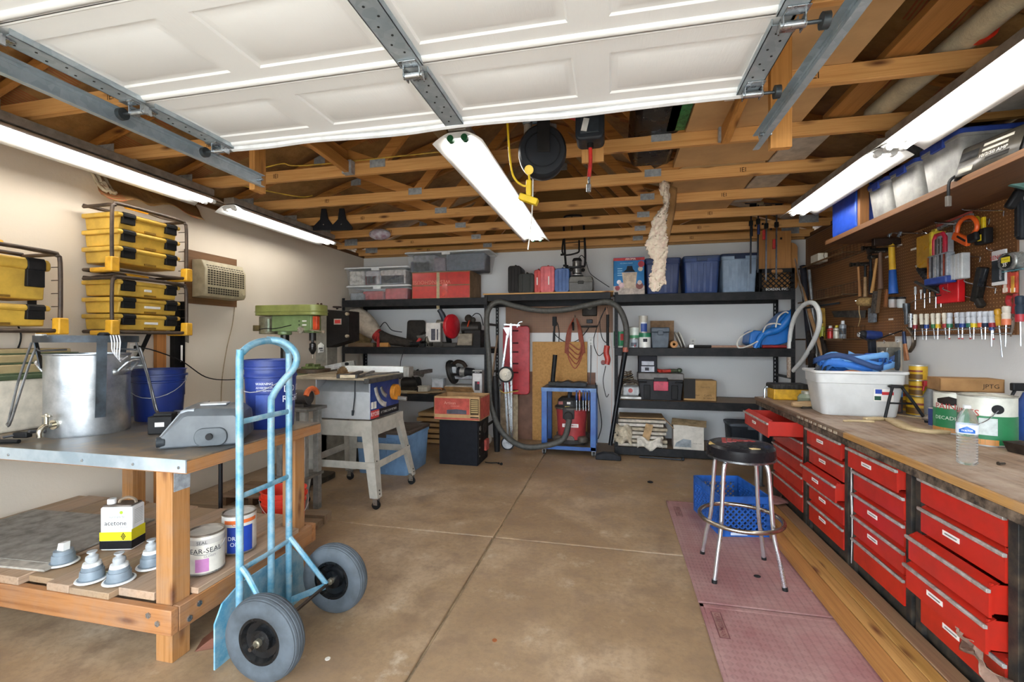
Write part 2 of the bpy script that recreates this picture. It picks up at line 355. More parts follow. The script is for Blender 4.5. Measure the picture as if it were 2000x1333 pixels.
for T_,x,sg in ((tl,-2.03,-1),(trr,.665,1)):
    obj('end_bolt',G().cyl((x-.02,2.27,DZ-.045),(x+.03,2.27,DZ-.045),.008,n=8),CHR,T_)
h=thing('track_hanger','short upright pine block holding the track beside the first wall lamp','bracket',(0,0,0)); obj('post',G().box((-2.09,2.265,DZ-.1),(-2.052,2.355,ZC+.2)),wood('c08845','9d6a2e','Z'),h,.003)
obj('cross_block',G().box((-2.13,2.36,ZC+.09),(-2.04,3.2,ZC+.19)),wood('bb8443','97652c','Y'),h,.003); obj('cross_block',G().bar((-2.02,2.63,ZC+.075),(-2.02,3.19,ZC+.045),.04,.085),wood('bb8443','97652c','Y'),h,.003)
obj('lag_bolt',G().cyl((-2.072,2.257,2.62),(-2.072,2.265,2.62),.012,n=6),CHR,h); obj('lag_bolt',G().cyl((-2.07,2.257,2.68),(-2.07,2.265,2.68),.012,n=6),CHR,h); obj('joist_plate',G().box((-2.06,3.15,ZC+.0),(-1.98,3.203,ZC+.1)),PLATE,h)
h=thing('track_hanger','short upright pine block holding the track by the flat cardboard','bracket',(0,0,0)); obj('post',G().box((.70,2.30,DZ-.1),(.79,2.338,ZC+.2)),wood('c08845','9d6a2e','Z'),h,.003)
obj('cross_block',G().bar((.70,2.63,ZC+.13),(.70,3.19,ZC+.045),.05,.13),wood('bb8443','97652c','Y'),h,.003); obj('joist_plate',G().box((.66,3.17,ZC+.0),(.73,3.203,ZC+.09)),PLATE,h)
# ============================================================ fluorescent fixtures
e=NT('fluorescent_tube'); e.color('ffffff'); EM=e.fin(.4); e.b.inputs['Emission Color'].default_value=(1,.97,.92,1); e.b.inputs['Emission Strength'].default_value=TUBE
REF=M('f2f2f0',.35,0,.04,8); HOU=M('e3e4e3',.45,0,.08,8); GRN=M('0f5a35',.5)
def fixture(label,x,z,y0,y1,w=.3,cap=None,tilt=0):
    t=thing('fluorescent_light',label,'ceiling light',(x,y0,z),group='fluorescent ceiling lights',ry=tilt); L=y1-y0
    obj('housing',G().box((-.055,0,.0),(.055,L,.055)),M('9b948a',.5,.2,.2),t,.004)
    prof=[]
    for k in range(13):
        u=-1+2*k/12; prof.append((u*w/2,-.005-.062*abs(u)**2.0 if abs(u)>.25 else -.012))
    obj('reflector',G().sheet(lambda u,v:(prof[round(u*12)][0],L*v,prof[round(u*12)][1]),12,8),REF,t,solid=.002)
    for yy in (0.004,L-.004): obj('end_plate',G().prism([(p[0]*.8,p[1]) for p in prof[2:-2]]+[(.05,-.045),(-.05,-.045)],yy-.002,yy+.002,'y'),HOU,t)
    for s in (-1,1):
        n=max(1,round(L/1.3)); 
        for k in range(n):
            a,b=L*k/n+.03,L*(k+1)/n-.03
            tb=obj('tube',G().cyl((s*.042,a+.012,-.043),(s*.042,b-.012,-.043),.0165,n=14),EM,t)
        for q in (.012,L-.012): obj('socket',G().cyl((s*.042,q-.012,-.043),(s*.042,q+.022,-.043),.02,n=12),cap or HOU,t)
    for q in (.25,.75): obj('hanger_strap',G().box((-.012,L*q-.01,.055),(.012,L*q+.01,ZC-z+.0)),HOU,t)
    return t
fixture('long white fluorescent lamp running over the yellow tool boxes',-3.35,2.665,.75,3.2)
fixture('short white fluorescent lamp above the wall air conditioner',-3.37,2.67,3.42,4.93)
fixture('white fluorescent lamp hanging in the centre beside the cord reel',-.875,2.645,2.46,5.2,.3,GRN)
fixture('long white fluorescent lamp running over the red drawer bench',1.66,2.655,.75,3.2)
fixture('short white fluorescent lamp beside the blue-lidded shelf bins',1.665,2.665,3.3,4.72)
one('light_board','long brown pine board carrying the centre lamp across the joists','board',G().box((-1.065,2.3,ZC-.042),(-.975,5.32,ZC-.002)),wood('8e744f','6f5937','Y',knots=False),bev=.004)
# ============================================================ red drawer bench along the far wall side
WT=NT('worn_worktop'); v=WT.coord((26,1.3,26),rnd=False); n=WT.noise(v,1,5); v2=WT.coord(rnd=False); n2=WT.noise(v2,3.2,6,.7)
c=WT.mix(WT.ramp(n2,[(.42,0.),(.68,.8)]),WT.ramp(n,[(.3,'6f5541'),(.55,'937862'),(.75,'a98f78')]),'b5a596'); c=WT.mix(WT.ramp(WT.noise(v2,9,6,.75),[(.3,.7),(.42,0.)]),c,'4c3a2c'); WT.color(c); WTM=WT.fin(.6)
BX,CX=1.375,1.42
bt=thing('workbench_top','long worn wooden worktop lying over the red drawer cabinets','worktop',(0,0,0))
for k in range(4): obj('plank',G().box((BX+.02+k*.25,1.25,.842),(BX+.02+(k+1)*.25-(.002 if k<3 else .01),5.0,.88)),WTM,bt,.003)
obj('edge_strip',G().box((BX-.004,1.25,.846),(BX+.018,3.18,.8795)),wood('b98a4a','94652e','Y',knots=False,dirt=.3),bt,.004)
obj('edge_strip',G().box((BX-.002,3.183,.846),(BX+.018,5.0,.8785)),wood('6d513b','46331f','Y',knots=False,dirt=.5),bt,.004)
obj('apron',G().box((BX+.01,1.25,.80),(BX+.035,5.0,.8415)),M('352d27',.75,dirt=.5,scale=20,dc='7d6c5b'),bt,.003)
one('bench_prop','grey steel pipe prop under the back end of the worktop','prop',G().cyl((BX+.045,4.955,0),(BX+.045,4.955,.799),.019,n=12).cyl((BX+.045,4.955,0),(BX+.045,4.955,.008),.035,n=12),M('767c82',.4,.6))
for k in range(9): obj('chip',G().box((BX-.008,3.25+k*.075+.02*random.random(),.852),(BX-.001,3.25+k*.075+.045,.868)),M('b4a38c',.8),bt)
CABF=M('2b2a29',.55,.2,.45,16,dc='54493d'); 
t=NT('drawer_red'); v=t.coord(); n=t.noise(v,5,6,.7); c=t.mix(t.ramp(n,[(.38,0.),(.72,1.)]),'bd2618','a52a1d'); c=t.mix(t.ramp(t.noise(v,22,5,.75),[(.66,0.),(.78,.7)]),c,'8c4a33'); t.color(c); RED=t.fin(t.ramp(n,[(.3,.3),(.7,.45)]))
PULL=M('c4c0ba',.4,.35,.22,24,dc='8f8377'); STK=M('eeeae2',.6,dirt=.06)
cab_y=[(4.62,3.87),(3.84,3.225),(3.195,2.605),(2.575,2.0),(1.97,1.395)]
pulls=[.79,.652,.515,.380,.242]
OPEN={(0,0):.24,(1,0):.015,(1,2):.045,(2,0):.03,(3,2):.05,(3,3):.06}
clab=['red five-drawer cabinet with top drawer pulled open, at back end','red five-drawer cabinet second from the back end of bench','red five-drawer cabinet beside a white paint drip','red five-drawer cabinet holding a crumpled plastic bag on its bottom pulls','red drawer cabinet at the very front end of bench']
for i,(ya,yb) in enumerate(cab_y):
    cb=thing('drawer_cabinet',clab[i],'cabinet',(CX,(ya+yb)/2,0),group='red drawer cabinets'); w=ya-yb; h=w/2
    g=G().box((.0,h-.045,.0),(.06,h,.80)).box((.0,-h,.0),(.06,-h+.045,.80)).box((.06,h-.02,.0),(.75,h,.80)).box((.06,-h,.0),(.75,-h+.02,.80)).box((.72,-h+.02,.0),(.75,h-.02,.80)).box((.03,-h+.02,.77),(.72,h-.02,.80)).box((.02,-h+.045,.02),(.05,h-.045,.10))
    obj('body',g,CABF,cb,.002)
    for k,z in enumerate(pulls):
        o=-OPEN.get((i,k),0); a,b=-h+.05,h-.05; zt,zb=z+.026,(pulls[k+1]+.03 if k<4 else .115)
        g=G().box((o-.006,a,zb),(o+.004,b,z+.006)).prism([(o-.006,z+.006),(o+.026,zt),(o+.03,zt),(o+.004,z+.006)],a,b,'y')
        g.box((o+.004,a+.004,zb+.01),(o+.012,a+.012,zt-.004)).box((o+.005,a+.01,zb+.008),(o+.62,a+.014,zt-.01)).box((o+.005,b-.014,zb+.008),(o+.62,b-.01,zt-.01)).box((o+.005,a+.01,zb+.008),(o+.62,b-.01,zb+.012)).box((o+.616,a+.01,zb+.008),(o+.62,b-.01,zt-.01))
        d=obj('drawer',g,RED,cb)
        obj('pull',G().prism([(o-.006,z-.008),(o-.020,z-.008),(o-.022,z-.003),(o-.022,z+.006),(o-.017,z+.009),(o-.006,z+.006)],a-.012,b+.004,'y'),PULL,d,.0015)
        if (i,k) not in ((0,1),(0,2),(0,3),(0,4),(3,0),(3,2),(2,1),(2,4)):
            yc=(a+b)/2+.04; obj('label_sticker',G().box((o-.0075,yc-.05,z-.062),(o-.006,yc+.05,z-.040)),STK,d)
            obj('label_print',G().box((o-.0083,yc-.036,z-.054),(o-.0075,yc+.036,z-.048)),M('8b8680',.7),d)
pd=obj  # paint drip running down the post of cabinet three
cab3=[o for o in COL.objects if o.get('label')==clab[2]][0]
h=(cab_y[2][0]-cab_y[2][1])/2
pts=[(.0,.73,.006),(0,.62,.012),(0,.5,.02),(0,.42,.024),(0,.36,.012),(0,.28,.008),(0,.2,.009),(0,.08,.003)]
g=G(); V=[];Fc=[]
for k,(q,z,wd) in enumerate(pts): V+=[(-.004,h-.022+wd/2+.006*math.sin(k),z),(-.004,h-.022-wd/2+.006*math.sin(k),z)]
for k in range(len(pts)-1): Fc.append((2*k,2*k+1,2*k+3,2*k+2))
obj('paint_drip',g.add(V,Fc),M('e9e8e4',.5),cab3,solid=.003)
# ============================================================ timber table
TW=wood('aa7846','865828','Z',dirt=.3); TWX=wood('a87344','84522a','X',dirt=.3); TWY=wood('a3703f','7f4f28','Y',dirt=.3)
tx0,tx1,ty0,ty1=-3.84,-1.84,1.64,2.585
tb=thing('timber_workbench','heavy timber workbench with sheet-metal top near the hand truck','workbench',(0,0,0))
t=NT('sheet_metal_top'); v=t.coord(rnd=False); n=t.noise(v,2.2,6,.7); c=t.ramp(n,[(.32,'3f4042'),(.48,'5c564f'),(.6,'8a745a'),(.72,'4c4c4d')]); t.color(c); TOPM=t.fin(t.ramp(n,[(.3,.3),(.7,.55)]),.2)
obj('top_sheet',G().box((tx0,ty0,.912),(tx1,ty1,.92)),TOPM,tb,.002)
obj('top_board',G().box((tx0,ty0+.004,.855),(tx1-.002,ty1,.912)),TWY,tb,.003)
obj('front_flashing',G().box((tx0,ty0-.003,.862),(tx1,ty0+.004,.9195)),M('9fb0bb',.4,.65,.4,5,dc='c9d3d8'),tb)
for x in (-3.5,-2.9,-2.43,-2.13,-1.875): obj('flashing_screw',G().cyl((x,ty0-.006,.885),(x,ty0-.002,.885),.007,n=10),CHR,tb)
def leg(x,y): return obj('leg',G().box((x,y,0),(x+.09,y+.09,.855)),TW,tb,.003)
leg(tx1-.18,ty0+.012); leg(tx1-.18,ty1-.13); leg(tx0+.55,ty1-.13); leg(tx0+.02,ty0+.012)
obj('leg_bracket',G().box((tx1-.0905,ty0+.02,.765),(tx1-.088,ty0+.1,.852)),PLATE,tb)
obj('lower_rail',G().box((tx0,ty0-.028,.15),(tx1-.05,ty0+.01,.262)),TWX,tb,.004); obj('lower_rail',G().box((tx0,ty1-.02,.15),(tx1-.05,ty1+.018,.262)),TWX,tb,.004)
obj('lower_rail',G().box((tx1-.088,ty0+.012,.15),(tx1-.05,ty1-.022,.262)),TWY,tb,.004)
for p_,q_ in (((tx1-.17,ty0-.033,.23),(tx1-.17,ty0-.027,.23)),((tx1-.12,ty0-.033,.2),(tx1-.12,ty0-.027,.2)),((tx1-.05,1.75,.22),(tx1-.044,1.75,.22)),((tx1-.05,1.70,.18),(tx1-.044,1.70,.18))): obj('carriage_bolt',G().cyl(p_,q_,.014,n=6),CHR,tb)
ws=[.21,.24,.14,.18,.22,.2,.14,.22,.2,.16]; x=tx1-.20
for k,wd in enumerate(ws):
    a=ty0-.02 if k not in (0,3) else ty0+.02
    obj('plank',G().box((x-wd+.004,a,.262),(x,ty1+.01,.30-.008*(k%2))),wood(*(('a5896a','876a4c') if k%2 else ('b3957a','8f7358')),'Y',dirt=.5,knots=False),tb,.003); x-=wd
obj('plank',G().box((tx1-.195,ty0+.11,.262),(tx1-.055,ty1-.14,.29)),wood('b3957a','8f7358','Y',dirt=.5,knots=False),tb,.003)
# ============================================================ black steel shelving
BLK=M('1d1e20',.5,.1,.3,10,dc='2e2d2d'); SHB=wood('8a7158','6f5842','X',knots=False,dirt=.3)
SY0,SY1=5.88,6.49; SZ=[2.015,1.345,.69,.105]
def post(x,y,sg,par,z1=2.05):
    g=G().box((x,y,0),(x+sg*.045,y+.003,z1)).box((x,y,0),(x+sg*.003,y+.045*(1 if y<6.2 else -1),z1)); p=obj('upright',g,BLK,par)
    s=G()
    for k in range(int(z1/.05)): s.box((x+sg*.018,y-.0012,.04+k*.05),(x+sg*.028,y+.0042,.065+k*.05))
    obj('keyhole_slot',s,M('b9b9b7',.7,dirt=0) if y>6.2 else M('131314',.7,dirt=0),p)['kind']='stuff'
def rack(x0,x1,zs,label,board=SHB):
    r=thing('steel_shelving',label,'shelving',(0,0,0),group='black steel shelving')
    for (x,sg) in ((x0,1),(x1,-1)):
        post(x,SY0,sg,r); post(x,SY1,sg,r)
        for z in (.3,1.0,1.66): obj('side_brace',G().bar((x+sg*.01,SY0+.02,z),(x+sg*.01,SY1-.02,z),.02,.03),BLK,r)
    for z in zs:
        s=obj('shelf_board',G().box((x0+.005,SY0+.012,z-.016),(x1-.005,SY1-.008,z)),board,r)
        obj('shelf_beam',G().box((x0+.004,SY0-.012,z-.095),(x1-.004,SY0+.012,z+.003)),BLK,r,.004); obj('shelf_beam',G().box((x0+.004,SY1-.008,z-.095),(x1-.004,SY1+.012,z+.003)),BLK,r,.004)
    return r
rkL=rack(-3.84,-1.66,SZ[:3],'black steel shelving crowded with power tools beside the drill press')
rkR=rack(.0,2.05,SZ,'black steel shelving with paint cans and blue totes near the bench')
ct=thing('bridge_shelf','thin pine board shelf bridging the two black racks over the vacuum','shelf',(0,0,0))
obj('board',G().box((-1.72,SY0-.02,2.05),(-.01,SY1,2.068)),wood('c99b5f','a97c42','X'),ct,.002); obj('front_beam',G().box((-1.655,SY0-.012,1.965),(-.048,SY0+.012,2.05)),BLK,ct,.004); obj('rear_beam',G().box((-1.655,SY1-.02,1.93),(-.048,SY1,2.05)),BLK,ct,.004)
# ============================================================ generic containers
def bucket(label,loc,r,h,col,group=None,rz=0,handle=True,name='bucket'):
    t=thing(name,label,'bucket',loc,rz,group); m=M(col,.4,dirt=.12,scale=8)
    pr=[(r*.84,0),(r*.86,.004),(r*.955,h*.74),(r*1.0,h*.75),(r*1.0,h*.77),(r*.96,h*.79),(r*.965,h*.86),(r*1.06,h*.865),(r*1.06,h*.90),(r*.975,h*.905),(r*.985,h*.985),(r*1.03,h*.99),(r*1.03,h),(r*.95,h),(r*.94,h*.98),(r*.83,.01),(1e-4,.008)]
    obj('shell',G().lathe(pr,32),m,t)
    if handle:
        b=G().tube([(-r*1.08,0,h*.87)]+[(r*1.1*math.cos(PI+PI*k/12),-abs(r*1.12*math.sin(PI*k/12)),h*.87-r*.9*math.sin(PI*k/12)) for k in range(1,12)]+[(r*1.08,0,h*.87)],.0022,6); obj('bail',b,M('d8d8d6',.4,.6),t)
    return t
def can(label,loc,r,h,body,lid='9c8f80',rz=0,bands=(),txt=(),name='paint_can',group=None,bail=False):
    t=thing(name,label,'can',loc,rz,group)
    obj('body',G().lathe([(r*.98,0),(r,.004),(r,h-.006),(r*.99,h)],28),M(body,.4,.1,.1,14),t)
    obj('lid',G().lathe([(r*.99,h-.002),(r*1.02,h),(r*1.02,h+.006),(r*.95,h+.007),(r*.9,h),(r*.86,h-.004),(1e-4,h-.003)],28),M(lid,.4,.5,.3),t)
    obj('foot_rim',G().lathe([(r*.97,.0),(r*1.02,.0),(r*1.02,.007),(r*.97,.008)],28),M('a9a8a4',.35,.8),t)
    for (z0,z1,c,a0,a1) in bands:
        n=40; V=[];Fc=[]
        for k in range(n+1):
            a=a0+(a1-a0)*k/n
            for z in (z0,z1): V.append((r*1.009*math.cos(a),r*1.009*math.sin(a),z*h))
        for k in range(n): Fc.append((2*k,2*k+2,2*k+3,2*k+1))
        obj('label_band',G().add(V,Fc),M(c,.45,dirt=.08),t)
    for (s,sz,c,z,a) in txt: curved(s,sz,flat(c),t,r*1.014,z*h,a)
    if bail: obj('bail',G().tube([(r*1.02*math.cos(-PI*.95+.9*PI*k/10),r*1.04*math.sin(-PI*.95+.9*PI*k/10),h*.75-.5*r*math.sin(PI*k/10)) for k in range(11)],.0018,6),M('c4c4c2',.4,.7),t)
    return t
def curved(s,size,mat,parent,r,z,ang,name='lettering'):
    """lettering bent round a vertical cylinder, centred at angle ang"""
    o=text(s,1,mat,parent,(0,0,0),(0,0,0),name); me=o.data; o.scale=(1,1,1)
    for v in me.vertices:
        a=ang+v.co.x*size/r; v.co=(r*math.cos(a),r*math.sin(a),z+v.co.y*size)
    return o
FULL=(-PI,PI)
def tote(label,loc,w,d,h,body,lid,rz=0,group=None,lh=.03,taper=.88,ribs=True,alpha=None,name='storage_tote'):
    """rounded rectangular storage bin, w along x, d along y"""
    t=thing(name,label,'bin',loc,rz,group); mb=body if not isinstance(body,str) else M(body,.45,dirt=.15,scale=6); ml=lid if not isinstance(lid,str) else M(lid,.45,dirt=.2,scale=8)
    def ring(f,z,r=.03): return [(x,y,z) for (x,y) in rrect(-w/2*f,-d/2*f,w/2*f,d/2*f,r)]
    lv=[(taper,0),(taper+.01,.004),(.955,h*.8),(.955,h*.84),(.985,h*.85),(.985,h-lh)]; V=[];Fc=[]
    for f,z in lv: V+=ring(f,z)
    n=len(ring(1,0))
    for i in range(len(lv)-1):
        for k in range(n): Fc.append((i*n+k,i*n+(k+1)%n,(i+1)*n+(k+1)%n,(i+1)*n+k))
    Fc.append(tuple(range(n))[::-1]); b=obj('body',G().add(V,Fc),mb,t)
    if ribs:
        for s in (-.55,-.18,.18,.55): obj('rib',G().bar((s*w/2*taper,-d/2*taper-.002,.02),(s*w/2*.955,-d/2*.955-.002,h*.8),.03,.008,(0,-1,0)),mb,b,.002)
    V=[];Fc=[]
    for f,z in ((.97,h-lh-.004),(1.01,h-lh-.002),(1.01,h-.008),(.97,h),(.9,h),(.88,h-.006)): V+=ring(f,z)
    for i in range(5):
        for k in range(n): Fc.append((i*n+k,i*n+(k+1)%n,(i+1)*n+(k+1)%n,(i+1)*n+k))
    Fc.append(tuple(range(5*n,6*n))); obj('lid',G().add(V,Fc),ml,t)
    for s in (-1,1): obj('latch',G().cbox((0,s*(d/2*1.0),h-lh-.012),(min(.12,w*.3),.018,.05)),ml,t,.004)
    return t
def carton(label,loc,w,d,h,col='b08a5c',rz=0,group=None,flaps=0,name='cardboard_box',tape=True):
    t=thing(name,label,'box',loc,rz,group); m=M(col,.8,dirt=.14,scale=9,bump=.1)
    g=G().box((-w/2,-d/2,0),(w/2,-d/2+.005,h)).box((-w/2,d/2-.005,0),(w/2,d/2,h)).box((-w/2,-d/2,0),(-w/2+.005,d/2,h)).box((w/2-.005,-d/2,0),(w/2,d/2,h)).box((-w/2,-d/2,0),(w/2,d/2,.005))
    obj('body',g,m,t)
    if flaps==0:
        obj('flap',G().box((-w/2,-d/2,h),(w/2,-.002,h+.004)),m,t); obj('flap',G().box((-w/2,.002,h),(w/2,d/2,h+.004)),m,t)
        if tape: obj('tape',G().box((-w/2-.001,-.025,h+.0042),(w/2+.001,.025,h+.005)),M('b99a63',.25,dirt=.1),t)
    else:
        for s in (-1,1): obj('flap',G().bar((0,s*d/2,h),(0,s*(d/2+.02*flaps),h+.12*flaps),w,.005,(0,1,0)),m,t)
    return t
DKT=M('3a2f27',.5,.3,.4,12,dc='5a4a3c'); YEL=M('dcb044',.5,dirt=.18,scale=6); YEL2=M('e3a82a',.5,dirt=.12); BLKP=M('1f1e1e',.5,dirt=.3)
# ============================================================ yellow tool cases on the wall
def tool_case(label,loc,L,D,h,stick=None):
    t=thing('tool_case',label,'tool case',loc,0,'yellow tool cases')   # origin at near lower front corner, y along wall, -x to wall
    obj('body',G().prism([(-D+.02,0),(-.02,0),(-.006,h*.72),(-D+.006,h*.72)],.02,L-.02,'y'),YEL,t,.008)
    obj('lid',G().prism([(-D,h*.70),(.004,h*.70),(.014,h*.78),(.012,h*.9),(-.004,h*.97),(-D,h*.97)],0,L,'y'),YEL,t,.012,seg=3)
    obj('carry_recess',G().box((-.012,L*.42,.004),(-.004,L*.6,.018)),M('8a6410',.6),t)
    for f in (.16,.84):
        l=obj('latch',G().box((-.02,L*f-.045,h*.30),(.012,L*f+.045,h*.74)).prism([(-.04,h*.98),(.008,h*.99),(.022,h*.9),(.022,h*.70),(-.01,h*.70),(-.01,h*.9)],L*f-.045,L*f+.045,'y'),BLKP,t,.004)
    if stick: obj('label_strip',G().box((-.012,L*.42,h*.36),(-.0005,L*.42+stick,h*.36+.018)),STK,t)
    return t
def case_rack(label,loc,L,D,h,bars=True):
    t=thing('case_rack',label,'rack',loc,0,'tubular case racks'); r=.0125; R=.06; g=G()
    def loop(x): return smooth([(x,0,R),(x,0,h-R),(x,R*.3,h-R*.3),(x,R,h),(x,L-R,h),(x,L-R*.3,h-R*.3),(x,L,h-R),(x,L,R),(x,L-R*.3,R*.3),(x,L-R,0),(x,R,0),(x,R*.3,R*.3)],3,True)
    obj('front_loop',G().tube(loop(0),r,10,True),DKT,t); obj('rear_bar',G().tube(smooth([(-D*.8,.02,h),(-D*.8,L*.5,h+.004),(-D*.8,L-.02,h)],4),r,10),DKT,t); obj('rear_bar',G().tube([(-D*.8,.02,.005),(-D*.8,L-.02,.005)],r,10),DKT,t)
    for (y,z) in ((.02,h-.01),(.02,.005),(L-.02,h-.01),(L-.02,.005)): obj('cross_tube',G().cyl((0,y,z),(-D*.8,y,z),r,n=10),DKT,t)
    for y in (0,L): 
        obj('corner_foot',G().prism([(y-.03,-.02),(y+.03,-.02),(y+.028,.085),(y-.028,.085)],-.03,.035,'x').box((-D*.5,y-.02,-.022),(-.02,y+.02,.012)),YEL2,t,.008)
    obj('carry_bar',G().tube(smooth([(-D*.8,.05,h),(-D*.4,.12,h+.03),(-D*.35,L*.5,h+.03),(-D*.4,L-.1,h+.02),(0,L-.03,h-.01)],5),.009,8),DKT,t)
    obj('hand_grip',G().cyl((-D*.36,L*.33,h+.031),(-D*.36,L*.62,h+.031),.018,n=12),YEL2,t,.004)
    w=G()
    for k in range(5): w.tube([(-D*.25,L+.01,h*(.15+.17*k)),(-.01,L+.012,h*(.15+.17*k))],.003,5)
    obj('side_wire',w,DKT,t)['kind']='stuff'
    obj('wall_rail',G().box((-D+.002,L+.045,h*.2),(-D+.03,L+.08,h*.95)).box((-D+.01,L-.01,h*.45),(-D+.02,L+.05,h*.5)).box((-D+.01,L-.01,h*.72),(-D+.02,L+.05,h*.77)),BLKP,t)
    return t
fx=-3.50; D=.365
case_rack('dark tubular rack, upper of the pair beside the air conditioner',(fx+.02,2.53,1.955),.575,D,.475)
case_rack('dark tubular rack, lower of the pair beside the air conditioner',(fx+.02,2.53,1.505),.575,D,.40)
case_rack('dark tubular rack with two yellow cases at the photo edge',(fx+.02,1.66,1.505),.56,D,.50)
nm=['top case of the upper wall rack','middle case of the upper wall rack','bottom case of the upper wall rack','top case of the lower wall rack','middle case of the lower wall rack','bottom case of the lower wall rack']
for k,z in enumerate((2.265,2.14,2.015)): tool_case('yellow plastic tool case with black latches, '+nm[k],(fx-.01,2.585,z),.485,.34,.122)
for k,z in enumerate((1.775,1.648,1.525)): tool_case('yellow plastic tool case with label strip, '+nm[k+3],(fx-.01,2.585,z),.485,.34,.118,(.05,.12,.1)[k])
tool_case('tall yellow plastic tool case on the rack at the photo edge',(fx-.01,1.70,1.70),.485,.34,.26); tool_case('shallow yellow plastic tool case on the rack at the photo edge',(fx-.01,1.70,1.535),.485,.34,.135)
# ============================================================ wall air conditioner
ac=thing('air_conditioner','beige through-wall air conditioner with slotted grille on brown board','air conditioner',(XL,3.50,1.82)); BG=M('b3a688',.55,dirt=.12)
obj('backing_board',G().box((.001,-.06,-.03),(.02,.52,.47)),wood('75512f','5d3f22','Y',knots=False),ac)
obj('case',G().prism([(.02,.03),(.15,.04),(.17,.07),(.17,.30),(.13,.38),(.02,.385)],.0,.48,'y'),BG,ac,.006)
dk=M('3d362a',.7,dirt=.1)
for r in range(8):
    for c in range(15): obj('grille_slot',G().box((.168,.035+c*.0275,.155+r*.021),(.1715,.053+c*.0275,.170+r*.021)),dk,ac) if False else None
g=G()
for r in range(9):
    for c in range(14): z=.15+r*.0215; x=.171 if z<.28 else .171-(z-.29)*.5; g.box((x-.006,.03+c*.031,z),(x+.001,.052+c*.031,z+.014))
o=obj('upper_grille',g,dk,ac); o['kind']='stuff'
g=G()
for r in range(3):
    for c in range(13): g.box((.168,.03+c*.028,.065+r*.022),(.1715,.052+c*.028,.082+r*.022))
o=obj('lower_grille',g,dk,ac); o['kind']='stuff'
obj('control_knob',G().cyl((.17,.44,.10),(.182,.44,.10),.02,n=14),BG,ac)
one('power_cable','thin beige cord hanging down the wall under the air conditioner','cord',G().tube(smooth([(XL+.012,4.0,1.80),(XL+.012,3.97,1.6),(XL+.012,3.9,1.35),(XL+.012,3.84,1.0),(XL+.012,3.83,.5),(XL+.02,3.82,.012)],6),.004,6),M('a08a66',.6))
g=G().sheet(lambda u,v:(XL+.02+.05*v+.035*math.sin(u*9)*v+.08*v*v,2.66+.86*u+.02*math.sin(v*5),2.735-v*(.17+.035*math.sin(u*6+1)+.02*math.sin(u*17))),24,6)
t=thing('insulation_flap','brown kraft insulation strip sagging from the wall top over tool cases','insulation'); obj('kraft_facing',g,KR,t,solid=.006); obj('fibre_edge',G().sheet(lambda u,v:(XL+.03+.07*v+.05*v*v+.01*math.sin(40*u),2.655+.09*u,2.72-v*.15+.012*math.sin(u*30+v*9)),8,6),M('d9c7a6',.95,bump=.8),t,solid=.02)
# ============================================================ against the left wall
one('wall_stud','short orange pine upright against the wall under the cases','post',G().box((XL+.002,3.15,.0),(XL+.04,3.235,1.56)),wood('b5773a','965f2b','Z'),bev=.003)
t=thing('steel_bracket','black slotted steel channel standing against the wall by cases','bracket'); obj('channel',G().box((XL+.002,3.30,.95),(XL+.05,3.305,1.8)).box((XL+.002,3.40,.95),(XL+.05,3.405,1.8)).box((XL+.002,3.305,.95),(XL+.006,3.40,1.8)),BLKP,t); obj('label_strip',G().box((XL+.05,3.36,1.25),(XL+.0515,3.38,1.4)),STK,t)
obj('curved_plate',G().prism([(3.405,1.45),(3.47,1.42),(3.47,1.55),(3.44,1.64),(3.405,1.66)],XL+.01,XL+.02,'x'),M('8a8478',.5,.5),t)
one('steel_strap','dark slotted steel strap leaning under the yellow cases','strap',G().bar((XL+.05,2.97,1.27),(XL+.06,3.08,1.525),.035,.006,(1,0,0)),BLKP)
ot=thing('wall_outlet','white wall outlet with two plugs under the yellow cases','outlet',(XL,2.995,1.36)); obj('cover_plate',G().box((.001,-.04,-.06),(.008,.04,.06)),M('e4ddd0',.5,dirt=.05),ot,.003); obj('plug',G().box((.008,-.018,.01),(.045,.018,.042)),BLKP,ot,.006); obj('plug',G().box((.008,-.016,-.045),(.03,.016,-.012)),M('d5c9b3',.5),ot,.006)
one('power_cable','black cord drooping from the wall outlet behind the blue bucket','cord',G().tube(smooth([(XL+.045,2.995,1.386),(XL+.12,3.06,1.36),(XL+.13,3.3,1.26),(XL+.12,3.55,1.1),(XL+.12,3.8,1.05),(XL+.12,4.1,1.05)],6),.005,6),BLKP)
one('power_cable','tan cord hanging from the lower plug of the wall outlet','cord',G().tube(smooth([(XL+.03,2.995,1.33),(XL+.08,3.01,1.28),(XL+.06,3.03,1.15),(XL+.06,3.03,1.0),(XL+.06,3.03,.9)],5),.004,6),M('b09a78',.6))
one('power_cable','dark cord curving down the wall below the edge rack','cord',G().tube(smooth([(XL+.03,2.18,1.62),(XL+.02,2.24,1.5),(XL+.02,2.22,1.38),(XL+.03,2.12,1.26),(XL+.03,2.0,1.22)],6),.005,6),BLKP)
ck=thing('cooler','cream picnic cooler with stepped tan and green lid, at back of timber bench','cooler',(-3.60,2.03,.92)); CRM=M('d9cdb9',.6,dirt=.12)
obj('body',G().prism([(-.2,0),(.24,0),(.26,.30),(-.2,.30)],-.28,.30,'y'),CRM,ck,.015)
for k,(z,x1,h) in enumerate(((.30,.27,.028),(.335,.24,.05),(.395,.19,.045),(.445,.12,.03))): obj('lid_step',G().box((-.2,-.28,z),(x1,.31-k*.02,z+h)),M('a9946a',.6,dirt=.1) if k else M('4d5a3c',.6),ck,.006)
for k,(z,x1) in enumerate(((.328,.25),(.386,.2),(.440,.14))): obj('green_trim',G().box((-.2,-.28,z),(x1+.008,.315-k*.02,z+.01)),M('4d5a3c',.6),ck)
